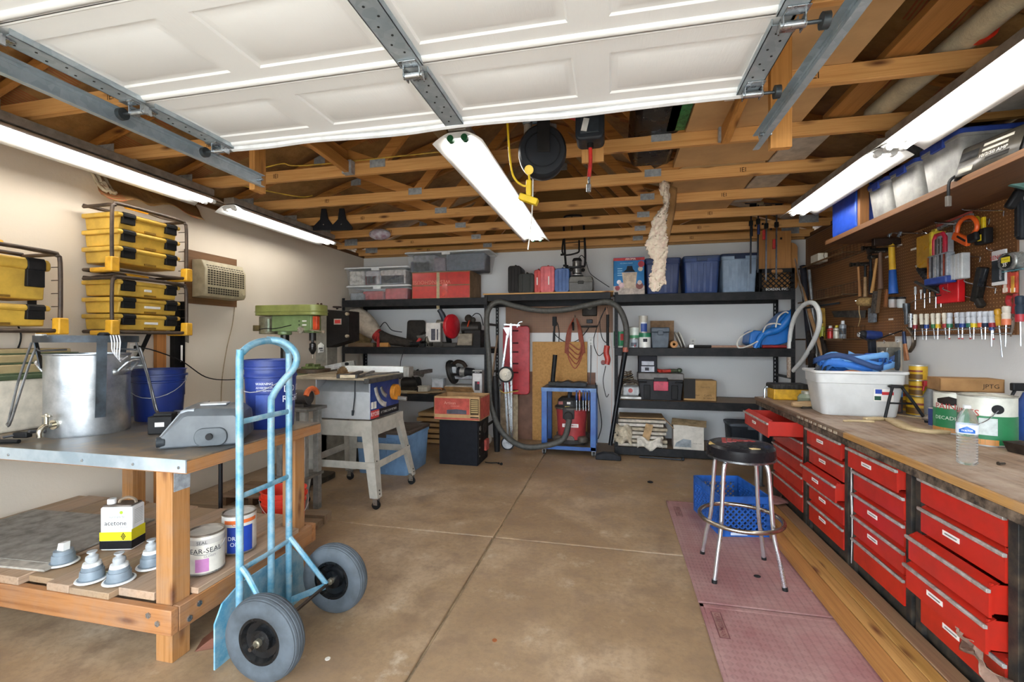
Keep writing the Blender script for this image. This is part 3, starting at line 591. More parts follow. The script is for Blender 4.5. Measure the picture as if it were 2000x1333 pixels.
obj('latch',G().box((.26,.20,.27),(.285,.25,.32)),M('d8d0c0',.5),ck,.004)
# ============================================================ on the timber bench
TZ=.92
t=NT('pot_aluminium'); v=t.coord((1,1,1),rnd=False); n=t.noise(v,6,5,.7); t.color(t.ramp(n,[(.3,'8f9499'),(.6,'c0c3c5'),(.8,'d8d9d9')])); ALU=t.fin(t.ramp(n,[(.3,.3),(.7,.42)]),.9)
pot=thing('boiling_pot','tall dented aluminium pot with brass tap on the timber bench','pot',(-2.965,2.03,TZ),0); r,h=.187,.452
obj('shell',G().lathe([(1e-4,.004),(r*.97,.004),(r*.985,.0),(r,.012),(r*1.0,h-.01),(r*1.035,h-.004),(r*1.035,h),(r*.99,h),(r*.985,h-.02),(r*.96,.02),(1e-4,.016)],48),ALU,pot)
TM=Matrix.Rotation(math.radians(10),4,'Z')
tp=obj('tap_body',G().tube(smooth([(0,-r*.98,.075),(0,-r-.035,.075),(-.002,-r-.055,.072),(-.004,-r-.07,.05),(-.004,-r-.07,.02)],4),.013,10).cyl((0,-r*.95,.075),(0,-r-.012,.075),.026).cyl((0,-r-.04,.075),(0,-r-.04,.12),.011).xf(TM),M('cbc4b2',.2,.95,.1),pot); obj('tap_handle',G().box((-.025,-r-.048,.12),(.025,-r-.032,.133)).cyl((0,-r-.04,.11),(0,-r-.04,.14),.009).xf(TM),M('d8d2c2',.25,.9),tp,.003)
for s,a in ((1,.38),(-1,PI+.38)):
    c,sn=math.cos(a),math.sin(a); e=Vector((-sn,c,0)); o=Vector((c*r,sn*r,0))
    hd=obj('side_handle',G().tube(smooth([o-e*.055+Vector((0,0,h-.10)),o*1.16-e*.05+Vector((0,0,h-.065)),o*1.26-e*.035+Vector((0,0,h-.045)),o*1.26+e*.035+Vector((0,0,h-.045)),o*1.16+e*.05+Vector((0,0,h-.065)),o+e*.055+Vector((0,0,h-.10))],5),.009,10),M('c9ccce',.3,.9),pot)
    V=[(r*1.012*math.cos(a+q),r*1.012*math.sin(a+q),z) for z in (h-.125,h-.085) for q in (-.42,-.14,.14,.42)]
    obj('handle_plate',G().add(V,[(0,1,5,4),(1,2,6,5),(2,3,7,6)]),M('b4b8ba',.35,.9),hd,solid=.004)
lt=flat('d6d6d2')
for k,(s,sz,z) in enumerate((('INSTRUCTIONS FOR USE',.011,.30),('OIL  FILL  LINE',.016,.283),('USE OUTDOORS ONLY',.010,.268),('Do not leave unattended when in use.',.009,.256),('Keep children away from hot oil.',.009,.245),('Never overfill the pot with food.',.009,.234),('30 QUART',.011,.216),('ALUMINUM',.010,.200))): curved(s,sz,lt,pot,r*1.003,z,-.86)
bs=thing('burner_ring','black steel burner ring stand turned over the aluminium pot','burner stand',(-2.965,2.03,TZ),0); R=.222; z0=.515
STE=M('26292c',.5,.3,.5,9,dc='4a545c')
obj('ring',G().lathe([(R,z0),(R+.004,z0),(R+.004,z0+.038),(R,z0+.038),(R,z0)],40),STE,bs)
for k,a in enumerate((-.36,-.36+2*PI/3,-.36-2*PI/3)):
    c,s=math.cos(a),math.sin(a); e=(-s,c,0); zl=.10 if k==0 else .37
    obj('flat_leg',G().bar((c*(R+.006),s*(R+.006),z0+.02),(c*(r+.012),s*(r+.012),zl),.045,.005,(c,s,0)),STE,bs)
for a in (-1.95,.75):
    c,s=math.cos(a),math.sin(a); e=Vector((-s,c,0)); o=Vector((c,s,0))
    pt=[o*R-e*.05+Vector((0,0,z0)),o*(R+.05)-e*.038+Vector((0,0,z0-.2)),o*(R+.085)-e*.028+Vector((0,0,z0-.40)),o*(R+.095)-e*.012+Vector((0,0,z0-.425)),o*(R+.095)+e*.012+Vector((0,0,z0-.425)),o*(R+.085)+e*.028+Vector((0,0,z0-.40)),o*(R+.01)+e*.05+Vector((0,0,z0-.06)),o*(R-.02)+e*.05+Vector((0,0,z0-.045)),o*(R-.12)+e*.05+Vector((0,0,z0-.04))]
    obj('wire_leg',G().tube(smooth(pt,4),.0055,8),M('6c6a68',.4,.7,.4),bs)
obj('hose_clip',G().box((-.03,-R-.01,z0+.036),(.02,-R+.01,z0+.046)),M('c9c4bc',.5),bs); obj('gas_elbow',G().lathe([(.03,0),(.03,.05),(.02,.06)],12,TR(-.07,.13,z0+.0)),BLKP,bs)
tg=G()
for k in range(4): tg.tube(smooth([(R*.62+.012*k,-R*.80,z0+.04),(R*.66+.012*k,-R*.86,z0+.0),(R*.68+.01*k,-R*.88,z0-.05-.015*k),(R*.78+.01*k,-R*.62,z0-.11+.01*k)],4),.0035,6)
one('white_string','white plastic string knotted round the burner ring and pot handle','string',tg,M('e8e8ea',.5),(-2.965,2.03,TZ),.72)
cl=thing('bar_clamp','small black screw clamp lying on the timber bench','clamp',(-3.03,1.74,TZ),.3); obj('frame',G().tube(smooth([(-.12,.04,.01),(-.13,0,.012),(-.09,-.035,.012),(.06,-.05,.012)],4),.011,8),BLKP,cl); obj('screw',G().cyl((-.08,.02,.02),(.05,.06,.04),.006,n=8).cyl((.045,.02,.05),(.055,.10,.03),.008,n=8),M('4a4a4c',.4,.6),cl); obj('pad',G().cbox((-.01,.045,.027),(.07,.035,.03)),BLKP,cl,.005)
bb=thing('battery_pack','small black battery block with white label on the timber bench','battery',(-2.50,2.09,TZ),.45); obj('body',G().cbox((0,0,.05),(.12,.09,.1)),BLKP,bb,.006); obj('top_cap',G().cbox((.01,0,.108),(.09,.07,.016)),BLKP,bb,.004); obj('label_sticker',G().cbox((.0,-.046,.055),(.045,.002,.024)),STK,bb)
# grey welding hood lying on its side
vh=thing('welding_hood','grey plastic welding hood with ribbed knob on the timber bench','welding hood',P(385,866,z=TZ),.55); GRY=M('5a5e61',.38,dirt=.15,scale=5); GRL=M('8f9498',.3,.2,.15)
prof=[(-.16,.0),(.24,.0),(.27,.03),(.26,.17),(.22,.205),(-.02,.215),(-.06,.20),(-.17,.055)]
def hood(s,e): return [(x,y*e) for x,y in s]
rings=[(-.12,.78),(-.09,.95),(0,1.0),(.12,1.0),(.19,.93),(.21,.8)]; V=[];Fc=[];K=len(prof)
for (y,f) in rings: V+=[(px_*(.9+.1*f)+.02*(1-f),y,pz*f) for px_,pz in prof]
for i in range(len(rings)-1):
    for k in range(K): Fc.append((i*K+k,i*K+(k+1)%K,(i+1)*K+(k+1)%K,(i+1)*K+k))
Fc+=[tuple(range(K)),tuple(range((len(rings)-1)*K,len(rings)*K))]
obj('shell',G().add(V,Fc),GRY,vh,.01,seg=3)
obj('visor',G().add([(-.165,-.095,.06),(-.05,-.10,.198),(.015,-.10,.205),(-.03,-.115,.03),(-.165,.19,.06),(-.05,.2,.205),(.015,.2,.213),(-.03,.2,.03)],[(0,1,2,3),(4,7,6,5),(0,4,5,1),(1,5,6,2),(0,3,7,4)]),GRL,vh,.006)
obj('side_pod',G().prism(rrect(.02,.003,.19,.10,.045,5),-.135,-.09,'y'),M('4c5154',.45,dirt=.1),vh,.004)
obj('side_knob',G().cyl((.10,-.15,.055),(.10,-.13,.055),.018,n=14),BLKP,vh); obj('front_knob',G().cyl((-.17,-.11,.035),(-.13,-.10,.035),.028,n=12),M('33373a',.5),vh,.003); obj('lens',G().cbox((.09,.03,.214),(.14,.1,.01)),M('c9cccd',.2),vh,.004); vh.scale=(.84,.84,.92)
bk=bucket('blue bucket with white warning print standing on the timber bench corner',(-2.06,2.405,TZ),.148,.41,'15307c')
lw=flat('e6e8ee'); rb=.148*.93
for s,sz,z,a in (('WARNING',.02,.27,-1.12),('ADVERTENCIA',.014,.247,-1.12),('AVERTISSEMENT',.012,.23,-1.12)): curved(s,sz,lw,bk,rb+.006,z,a)
curved('DO IT',.055,lw,bk,rb+.007,.235,.12); curved('RIGHT',.055,lw,bk,rb+.005,.175,.12)
for q,(z0_,z1_,a,b) in enumerate(((.285,.215,-.78,-.12),(.205,.09,-.78,-.12))):
    n=8;V=[];Fc=[]
    for k in range(n+1):
        an=-.68+a+(b-a)*k/n
        for z in (z0_,z1_): V.append(((rb+.0035)*math.cos(an),(rb+.0035)*math.sin(an),z))
    for k in range(n): Fc.append((2*k,2*k+2,2*k+3,2*k+1))
    obj('warning_label',G().add(V,Fc),M('22388a',.5) if q==0 else M('2c4a9c',.5),bk)
bucket('dark blue bucket without print, behind the aluminium pot',(-2.98,2.46,TZ),.15,.335,'142a6a',rz=.6)
t=thing('metal_pail','small galvanised pail standing behind the aluminium pot','pail',(-3.32,2.5,TZ)); obj('shell',G().lathe([(1e-4,.004),(.085,.004),(.1,.40),(.108,.405),(.1,.41),(.095,.40),(.085,.01),(1e-4,.008)],28),GALV,t); obj('band',G().lathe([(.1,.33),(.104,.335),(.104,.35),(.1,.355)],28),GALV,t)
for k,(px,py,c) in enumerate(((300,800,'c79f68'),(320,806,'d0ac78'),(290,812,'b98d55'))):
    one('wood_offcut',['pale plywood offcut behind the black battery block','short pine offcut beside the dark blue bucket','thin brown board lying under the plywood offcuts'][k],'board',G().box((-.24,-.05,0),(.22,.06,.014)),wood(c,'a07a46','X',knots=False),(-2.62+.05*k,2.36+.035*(k%2),TZ+.001+.0145*(2-k)),.12*k,bev=.002)
one('aluminium_rail','long silver aluminium rail lying behind the welding hood','rail',G().box((-.45,-.03,0),(.25,.03,.05)).box((-.45,-.01,.05),(.25,.012,.062)),M('b9bbba',.35,.8),(-2.45,2.50,TZ+.001),.1,bev=.003)
# ============================================================ under the timber bench
LZ=.301
ac_=thing('acetone_can','white and yellow acetone can standing on the bench lower shelf','can',(-2.66,1.99,LZ),.28)
obj('body',G().cbox((0,0,.118),(.165,.10,.236)),M('e9e9e6',.4,dirt=.05),ac_,.01,seg=3); obj('top_dome',G().cbox((0,0,.240),(.15,.085,.012)),M('8a7f74',.4,.6),ac_,.006); obj('spout_cap',G().lathe([(.021,.245),(.021,.268),(.019,.272),(1e-4,.272)],16,TR(-.05,-.01,0)),M('e6e4df',.5),ac_); obj('strap_handle',G().tube(smooth([(-.02,0,.246),(-.01,0,.262),(.03,0,.275),(.065,0,.262),(.07,0,.246)],4),.008,6),M('8d7b66',.5),ac_)
obj('yellow_band',G().box((-.0835,-.0508,.055),(.083,-.0505,.102)).box((.0828,-.0505,.055),(.0832,.05,.115)),M('d6c81e',.5,dirt=.04),ac_); obj('black_band',G().box((-.0835,-.0508,.01),(.083,-.0505,.054)).box((.0828,-.0505,.01),(.0832,.05,.054)),M('232326',.5),ac_)
text('acetone',.036,flat('222222'),ac_,(.0,-.0515,.150)); text('sunnyside',.021,flat('8a8f8a'),ac_,(.008,-.0515,.185)); text('Acetona',.012,flat('777777'),ac_,(.045,-.0515,.128)); obj('leaf_mark',G().lathe([(.009,0),(.009,.0006)],12,TR(.03,-.0512,.208,PI/2)),flat('9db52e'),ac_)
for (a,b) in ((0,0),(-1,0),(1,0),(-.5,1),(.5,1),(-.5,-1),(.5,-1),(0,2),(0,-2)): obj('diamond_mark',G().cbox((0,0,0),(.006,.0006,.006),TR(.04+a*.009,-.0512,.078+b*.0078,0,PI/4)),flat('222222'),ac_)
tx=G()
for k in range(9): tx.box((.0832,-.03,.215-k*.009),(.0836,.03,.211-k*.009))
o=obj('fine_print',tx,flat('b9b9b5'),ac_); o['kind']='stuff'
GP=M('7b8790',.45,dirt=.12); WP=M('e2e2de',.45,dirt=.05)
plab=['grey sprinkler base with torn white stub, nearest the flat boards','grey sprinkler base with white knob, under the acetone can','grey sprinkler base with white knob, in front by the corner leg','grey sprinkler base half hidden behind the corner leg']
for k,(px,py) in enumerate(((124,1100),(180,1132),(233,1135),(296,1106))):
    c=P(px,py,z=LZ); t=thing('sprinkler_base',plab[k],'sprinkler',c,group='grey sprinkler bases')
    obj('flange',G().lathe([(1e-4,0),(.061,0),(.065,.004),(.063,.009),(.04,.012),(1e-4,.012)],28),WP,t); obj('flange_top',G().lathe([(.056,.0105),(.05,.0125),(.03,.0135),(1e-4,.0135)],28),GP,t); obj('lower_cup',G().lathe([(.048,.012),(.046,.045),(.044,.05),(1e-4,.05)],24),GP,t); obj('collar',G().lathe([(.04,.05),(.039,.068),(1e-4,.068)],24),GP,t)
    if k==0: obj('stub',G().prism([(-.022,.068),(.02,.068),(.024,.11),(-.012,.105)],-.015,.015,'y'),WP,t)
    else: obj('white_ring',G().lathe([(.037,.068),(.034,.084),(1e-4,.084)],20),WP,t); obj('knob',G().lathe([(.02,.084),(.026,.098),(.024,.112),(.012,.12),(.012,.128),(.02,.13),(.02,.135),(1e-4,.135)],20),M('b4b7b8',.4),t)
cs=can('cream wood-sealer can with black lettering beside the timber bench leg',(-2.01,1.90,LZ),.083,.185,'d9d3c6',rz=.75,bail=True,bands=((.08,.42,'b877a8',-2.05,-1.35),(.78,.92,'b9b3ab',*FULL)),txt=(('CLEAR-SEAL',.034,'26262a',.62,-1.75),('SEAL',.022,'3a3a3e',.84,-1.7),('GLOSSY',.015,'6c6870',.47,-1.3)))
cb=can('blue and white adhesive can with orange stripe behind the sealer can',P(462,1080,z=LZ)+Vector((-.03,.05,0)),.083,.20,'d8d4cc',rz=.75,bands=((.02,.72,'1d3f9c',-2.3,-.75),(.80,.90,'d8692e',-2.5,-.4)),txt=(('DRY',.03,'f0f0f0',.42,-1.9),('OR',.03,'f0f0f0',.26,-1.85),('GL',.032,'d8692e',.80,-1.75)))
one('grey_sheet','large thin grey panel lying on the bench lower shelf','panel',G().box((-.5,-.3,0),(.45,.28,.012)),M('9b948a',.7,dirt=.25),(-3.28,2.02,LZ+.001),.05,bev=.002); one('pale_strip','narrow pale strip lying in front of the thin grey panel','panel',G().box((-.45,-.03,0),(.45,.03,.01)),M('b4ac9f',.7),(-3.2,1.69,LZ+.001),.06)
bucket('orange-red bucket on the floor behind the hand truck',(-2.34,2.86,0),.15,.37,'d8331c',rz=.9)
one('floor_wedge','small dark wooden wedge on the floor beside hand truck plate','wedge',G().prism([(-.09,0),(.08,0),(.08,.05),(-.02,.05)],-.05,.05,'y'),wood('6b3e2a','4a2a1c','X',knots=False),P(415,1272,z=0)+Vector((-.02,.06,0)),.5,bev=.003)
# ============================================================ blue hand truck
t=NT('truck_blue'); v=t.coord(); n=t.noise(v,9,6,.7); c=t.mix(t.ramp(n,[(.38,0.),(.62,1.)]),'4a88a2','8fabb6'); c=t.mix(t.ramp(t.noise(v,18,5,.8),[(.60,0.),(.70,1.)]),c,'8d7c74'); t.color(c); TB=t.fin(.42,.15)
ht=thing('hand_truck','worn blue steel hand truck with fat black wheels by the timber bench','hand truck',(0,0,0))
X,Y0,Y1,ZT_=-1.665,1.75,2.072,1.36; r=.0165
top=[(X,Y0,.03),(X,Y0,.4),(X,Y0,.9),(X,Y0,ZT_)]+[(X+.012*math.sin(PI*k/8),Y0+(Y1-Y0)/2*(1-math.cos(PI*k/8)),ZT_+.085*math.sin(PI*k/8)) for k in range(1,8)]+[(X,Y1,ZT_),(X,Y1,.9),(X,Y1,.4),(X,Y1,.03)]
obj('side_rails',G().tube(smooth(top,3),r,12),TB,ht)
ym=1.945
obj('centre_rail',G().tube(smooth([(X,ym,.05),(X,ym,.6),(X,ym,1.10),(X+.01,ym,1.17),(X+.055,ym+.01,1.24),(X+.115,ym+.02,1.31),(X+.13,ym+.02,1.365),(X+.105,ym+.01,1.415),(X+.05,ym,1.445),(X,ym-.03,1.45)],4),r,12),TB,ht)
for z in (1.075,.735,.40): obj('cross_bar',G().tube([(X+.004,Y0,z),(X+.016,(Y0+Y1)/2,z+.004),(X+.004,Y1,z)],.013,8,sq=.4),TB,ht)
obj('toe_plate',G().prism([(1.66,.0),(2.26,.0),(2.24,.22),(2.16,.31),(1.80,.31),(1.70,.27),(1.66,.20)],-1.715,-1.707,'x'),TB,ht)
AX=-1.455; RW=.18
for y in (Y0,Y1): obj('axle_strut',G().tube(smooth([(X,y,.42),(X+.05,y,.37),(AX-.03,y+(.02 if y>1.9 else -.02),RW+.03),(AX,y+(.02 if y>1.9 else -.02),RW)],4),.013,8),TB,ht); obj('axle_strut',G().bar((X,y,.08),(AX,y,RW),.006,.03),TB,ht)
obj('axle',G().cyl((AX,1.58,RW),(AX,2.24,RW),.0085,n=10),M('5c5148',.4,.8),ht)
TIRE=M('4a5157',.75,dirt=.25,scale=10,dc='3a3f43',bump=.15)
for y,sg in ((1.665,-1),(2.165,-1)):
    mt=Matrix.Translation((AX,y,RW))@Matrix.Rotation(PI/2,4,'X')
    pr=[(.098,-.035),(.115,-.043),(.14,-.046),(.160,-.041),(.170,-.034),(.171,-.029),(.1745,-.027),(.1775,-.019),(.1755,-.017),(.1755,-.014),(.179,-.011),(.18,-.003),(.1775,-.001),(.1775,.001),(.18,.003),(.179,.011),(.1755,.014),(.1755,.017),(.1775,.019),(.1745,.027),(.171,.029),(.170,.034),(.160,.041),(.14,.046),(.115,.043),(.098,.035)]
    wh=obj('tyre',G().lathe(pr,44,mt,cap=False),TIRE,ht); obj('rim',G().lathe([(.1,.03),(.1,.036),(.088,.036),(.078,.018),(.05,.012),(.045,.03),(.03,.034),(.016,.034),(.016,-.034),(.045,-.03),(.05,-.012),(.078,-.018),(.088,-.036),(.1,-.036)],36,mt,cap=False),M('17181a',.25,.3),wh); obj('hub_nut',G().lathe([(.016,.03),(.016,.05),(.009,.052),(.009,.07),(1e-4,.071)],12,mt),M('b0a894',.3,.8),wh)
# ============================================================ table saw on its stand
LG=M('b3aea2',.5,.15,.12,10); LG2=M('b9bcbd',.45,.3,.08,8)
ts=thing('table_saw','grey table saw with blue front label on a splayed steel stand','table saw',(0,0,0))
bx0,bx1,by0,by1,bz0,bz1=-2.62,-2.08,3.60,4.14,.75,1.10
obj('cabinet',G().box((bx0,by0,bz0),(bx1,by1,bz1-.11)).box((bx0,by0,bz1-.11),(bx0+.012,by1,bz1)).box((bx1-.012,by0,bz1-.11),(bx1,by1,bz1)).box((bx0,by1-.012,bz1-.11),(bx1,by1,bz1)).prism([(by0,bz1-.11),(by0+.17,bz1),(by0+.18,bz1),(by0+.02,bz1-.11)],bx0+.02,bx1-.02,'x'),LG2,ts,.004)
vt=G()
for i in range(6):
    for j in range(4): vt.cbox((bx1-.26+i*.03,by0+.05+j*.022,bz1-.095+j*.0145),(.018,.006,.008))
o=obj('vent_slot',vt,M('3a3834',.7),ts); o['kind']='stuff'
fp=obj('front_panel',G().box((bx1+.001,by0+.005,bz0+.002),(bx1+.004,by1-.005,bz1-.002)),M('1f3a78',.45,dirt=.1),ts)
obj('black_band',G().box((bx1+.004,by0+.11,bz0+.004),(bx1+.005,by1-.006,bz0+.075)),flat('1c1c1e'),fp); obj('red_badge',G().box((bx1+.004,by0+.008,bz0+.004),(bx1+.0052,by0+.15,bz0+.075)),flat('b8342c'),fp)
text('RYOBI',.052,flat('efe9e4'),fp,(bx1+.0062,by0+.08,bz0+.04),(PI/2,0,PI/2)); text('10" TABLE SAW BT3000',.03,flat('d8d4cc'),fp,(bx1+.006,by0+.33,bz0+.037),(PI/2,0,PI/2))
g=G(); n=14; cy,cz=by0+.30,bz1-.03
V=[];Fc=[]
for k in range(n+1):
    a=PI+.2+(1.25)*k/n
    for rr in (.20,.245): V.append((bx1+.009,cy+rr*math.cos(a),cz+rr*math.sin(a)))
for k in range(n): Fc.append((2*k,2*k+2,2*k+3,2*k+1))
obj('angle_scale',G().add(V,Fc),M('c9c5bc',.5),fp,solid=.006)
V=[];Fc=[]
for k in range(n+1):
    a=PI+.35+(.95)*k/n
    for rr in (.13,.165): V.append((bx1+.008,cy+.02+rr*math.cos(a),cz+rr*math.sin(a)))
for k in range(n): Fc.append((2*k,2*k+2,2*k+3,2*k+1))
obj('angle_slot',G().add(V,Fc),M('8e8b84',.5),fp,solid=.006)
obj('hand_wheel',G().cyl((bx1+.004,by0+.42,bz0+.20),(bx1+.05,by0+.42,bz0+.20),.075,n=24),M('d88a25',.5),fp,.006); obj('crank_knob',G().cyl((bx1+.05,by0+.43,bz0+.14),(bx1+.13,by0+.45,bz0+.13),.022,n=12),M('77736c',.5),fp)
for yy in (.03,.08): obj('switch_plate',G().cbox((bx1+.006,by0+yy,bz0+.12),(.004,.035,.06)),M('d9d4c8',.5),fp)
obj('top',G().box((-2.80,3.46,1.105),(-2.02,4.20,1.128)),M('b7a68a',.5,.35,.25,7),ts,.004); obj('top_slot',G().box((-2.66,3.459,1.128),(-2.64,4.201,1.1292)).box((-2.36,3.459,1.128),(-2.34,4.201,1.1292)),M('7a6e5c',.6),ts)
obj('front_rail',G().box((-2.02,3.40,1.085),(-1.975,4.75,1.125)),M('4c4a46',.5,.4),ts,.003)
tee=[]; 
for k in range(48): a=2*PI*k/48; rr=.105 if k%2 else .094; tee.append((3.84+rr*math.cos(a),1.098+rr*math.sin(a)))
obj('blade',G().prism(tee,-2.505,-2.501,'x'),M('8a6a42',.4,.7),ts)
obj('rip_fence',G().box((-2.62,4.06,1.130),(-1.98,4.11,1.19)),M('e4e3de',.4,.2,.06),ts,.004); obj('fence_head',G().box((-1.98,4.03,1.09),(-1.92,4.14,1.19)),M('8a867e',.5,.3),ts,.008)
obj('miter_bar',G().bar((-2.16,3.50,1.137),(-2.0,4.3,1.137),.035,.014),M('8b8a86',.4,.6),ts)
stand=[((-2.70,3.51),(bx0-.02,by0-.02)),((-1.955,3.51),(bx1+.02,by0-.02)),((-1.955,4.265),(bx1+.02,by1+.02)),((-2.70,4.265),(bx0-.02,by1+.02))]
def legbar(f,tp_,z0,z1,sx,sy):
    g=G(); wd0,wd1=.075,.105
    for (ax,ay,ox,oy) in ((1,0,0,sy),(0,1,sx,0)):
        a0=Vector((f[0],f[1],z0)); a1=Vector((tp_[0],tp_[1],z1))
        d=Vector((-sx*ax,-sy*ay,0)); nrm=Vector((sx*ay,sy*ax,0))*.003
        V=[a0,a0+d*wd0,a1+d*wd1,a1]; V=V+[v-nrm for v in V]; g.add(V,[(0,1,2,3),(7,6,5,4),(0,4,5,1),(1,5,6,2),(2,6,7,3),(3,7,4,0)])
    return g
for (f,tp_),sx,sy in zip(stand,(-1,1,1,-1),(-1,-1,1,1)):
    l=obj('stand_leg',legbar(f,tp_,.10,.745,sx,sy),LG,ts)
    for z in (.13,.16,.40,.70): 
        k=(z-.10)/.645; x=f[0]+(tp_[0]-f[0])*k; y=f[1]+(tp_[1]-f[1])*k; obj('bolt',G().cyl((x+.001*sx,y-sy*.035,z),(x+.006*sx,y-sy*.035,z),.006,n=8),M('35322e',.5),l)
    c=obj('caster_fork',G().box((f[0]-.02-sx*.03,f[1]-.024-sy*.03,.04),(f[0]+.02-sx*.03,f[1]-.02-sy*.03,.10)).box((f[0]-.02-sx*.03,f[1]+.02-sy*.03,.04),(f[0]+.02-sx*.03,f[1]+.024-sy*.03,.10)).box((f[0]-.025-sx*.03,f[1]-.03-sy*.03,.093),(f[0]+.025-sx*.03,f[1]+.03-sy*.03,.10)),M('a8a49c',.3,.8),ts)
    obj('caster_wheel',G().cyl((f[0]-sx*.03,f[1]-.014-sy*.03,.036),(f[0]-sx*.03,f[1]+.014-sy*.03,.036),.036,n=18),M('1d1c1c',.5),c,.003)
def mid(i,z):
    f,tp_=stand[i]; k=(z-.1)/.645; return Vector((f[0]+(tp_[0]-f[0])*k,f[1]+(tp_[1]-f[1])*k,z))
for i in range(4):
    j=(i+1)%4; obj('stand_brace',G().bar(mid(i,.365),mid(j,.365),.004,.062),LG,ts); a,b=mid(i,.675),mid(j,.675); obj('stand_apron',G().bar(a,b,.004,.135),LG,ts)
obj('slot',G().bar((-2.50,3.575,.66),(-2.475,3.572,.72),.012,.003,(0,1,0)).bar((-2.24,3.575,.66),(-2.215,3.572,.72),.012,.003,(0,1,0)),M('3a3733',.6),ts)
t=thing('miter_gauge','black miter rail tools lying across the table saw front rail','tool',(-2.06,3.45,1.13),.35); obj('bar',G().box((-.16,-.03,0),(-.11,.62,.02)).box((-.04,.02,.0),(-.01,.7,.018)),M('3b342c',.5,.4,.3),t,.003); obj('head',G().box((-.2,-.05,.0),(-.03,.02,.035)),M('2e2a26',.5,.3),t,.004); obj('wood_face',G().box((-.17,-.056,.004),(-.05,-.05,.03)),M('d8c4a0',.6),t)
one('power_cable','black plug cord hanging over the front of the table saw','cord',G().tube(smooth([(-2.21,3.60,1.13),(-2.215,3.585,1.09),(-2.22,3.585,.95),(-2.235,3.583,.80)],5)+[Vector((-2.24,3.583,.765))],[.005]*16+[.013],8) if False else G().tube(smooth([(-2.21,3.60,1.133),(-2.215,3.588,1.09),(-2.22,3.588,.95),(-2.235,3.586,.82)],5),.005,8).cyl((-2.235,3.586,.83),(-2.24,3.586,.785),.012,.009),M('34383c',.5))
# ============================================================ drill press
GR=M('7f9562',.4,.1,.2,6,dc='66744a'); GRH=M('8f9350',.4,.1,.18,5)
dp=thing('drill_press','green floor drill press with domed belt cover beside the shelving','drill press',(0,0,0)); cx,cy=-3.36,4.12
obj('base',G().prism(rrect(-3.42,3.98,-2.86,4.30,.06),0,.055,'z'),M('4b4336',.6,.3,.4),dp,.006); obj('column',G().cyl((cx,cy,.05),(cx,cy,1.55),.042,n=20),M('33302c',.35,.6),dp); obj('table_collar',G().cyl((cx,cy,1.06),(cx,cy,1.16),.07,n=20).box((cx,cy-.03,1.08),(cx+.25,cy+.03,1.13)),GR,dp)
obj('table',G().cyl((-3.03,cy,1.115),(-3.03,cy,1.15),.175,n=36),M('5c4a38',.5,.5,.3),dp); obj('vise',G().box((-3.12,cy-.06,1.151),(-2.93,cy+.06,1.175)).box((-3.08,cy-.05,1.175),(-3.05,cy+.05,1.205)).box((-3.0,cy-.05,1.175),(-2.97,cy+.05,1.20)),M('6f7a45',.5,.3,.3),dp,.005)
obj('head_casting',G().box((-3.46,cy-.075,1.535),(-2.99,cy+.075,1.70)).box((-3.10,cy-.06,1.52),(-2.97,cy+.06,1.70)).cyl((cx,cy,1.50),(cx,cy,1.56),.068,n=20),GR,dp,.01); obj('belt_cover',G().prism(rrect(-3.66,cy-.12,-2.90,cy+.12,.08,6),1.70,1.735,'z').prism(rrect(-3.66,cy-.12,-2.90,cy+.12,.08,6),1.74,1.805,'z').prism(rrect(-3.665,cy-.125,-2.895,cy+.125,.08,6),1.733,1.742,'z'),GRH,dp,.008)
obj('motor',G().cyl((-3.56,cy,1.51),(-3.56,cy,1.69),.088,n=24),M('8a8366',.5,.2,.3),dp,.006); obj('motor_box',G().cbox((-3.62,cy-.09,1.57),(.07,.04,.06)),M('6a5a33',.5),dp,.004); obj('motor_plate',G().cbox((-3.48,cy-.09,1.60),(.02,.01,.13)),M('b9c8ae',.4),dp)
obj('quill',G().cyl((-3.03,cy,1.44),(-3.03,cy,1.54),.034,n=18),M('2f2c29',.4,.5),dp); obj('chuck',G().lathe([(.012,1.44),(.014,1.42),(.032,1.41),(.032,1.37),(.036,1.365),(.036,1.345),(.026,1.325),(.012,1.30),(1e-4,1.30)],20,TR(-3.03,cy,0)),M('3a3735',.3,.7),dp); obj('drill_bit',G().cyl((-3.03,cy,1.26),(-3.03,cy,1.305),.004,n=8),M('b0a998',.3,.9),dp)
obj('switch_box',G().cbox((-2.945,cy-.06,1.62),(.05,.05,.14)),M('d2481c',.45),dp,.008); obj('feed_hub',G().cyl((-3.10,cy-.10,1.55),(-3.10,cy-.075,1.55),.034,n=18),M('c9c2b0',.3,.6),dp); obj('feed_lever',G().cyl((-2.98,cy-.11,1.548),(-2.83,cy-.12,1.53),.006,n=8).ball((-2.82,cy-.12,1.528),.015),M('b8a690',.35,.6),dp)
for z in (1.64,1.60): obj('speed_label',G().cbox((-3.07,cy-.0755,z),(.05,.002,.012)),STK,dp); obj('speed_mark',G().cbox((-3.13,cy-.0755,z),(.02,.002,.01)),flat('2b2b22'),dp)
obj('motor_cord',G().tube(smooth([(-3.60,cy-.1,1.555),(-3.5,cy-.11,1.565),(-3.4,cy-.09,1.565),(-3.22,cy-.08,1.60)],5),.004,6),BLKP,dp)
obj('top_knob',G().ball((-2.97,cy,1.815),.012).ball((-2.93,cy,1.815),.012),M('4a3228',.5),dp)
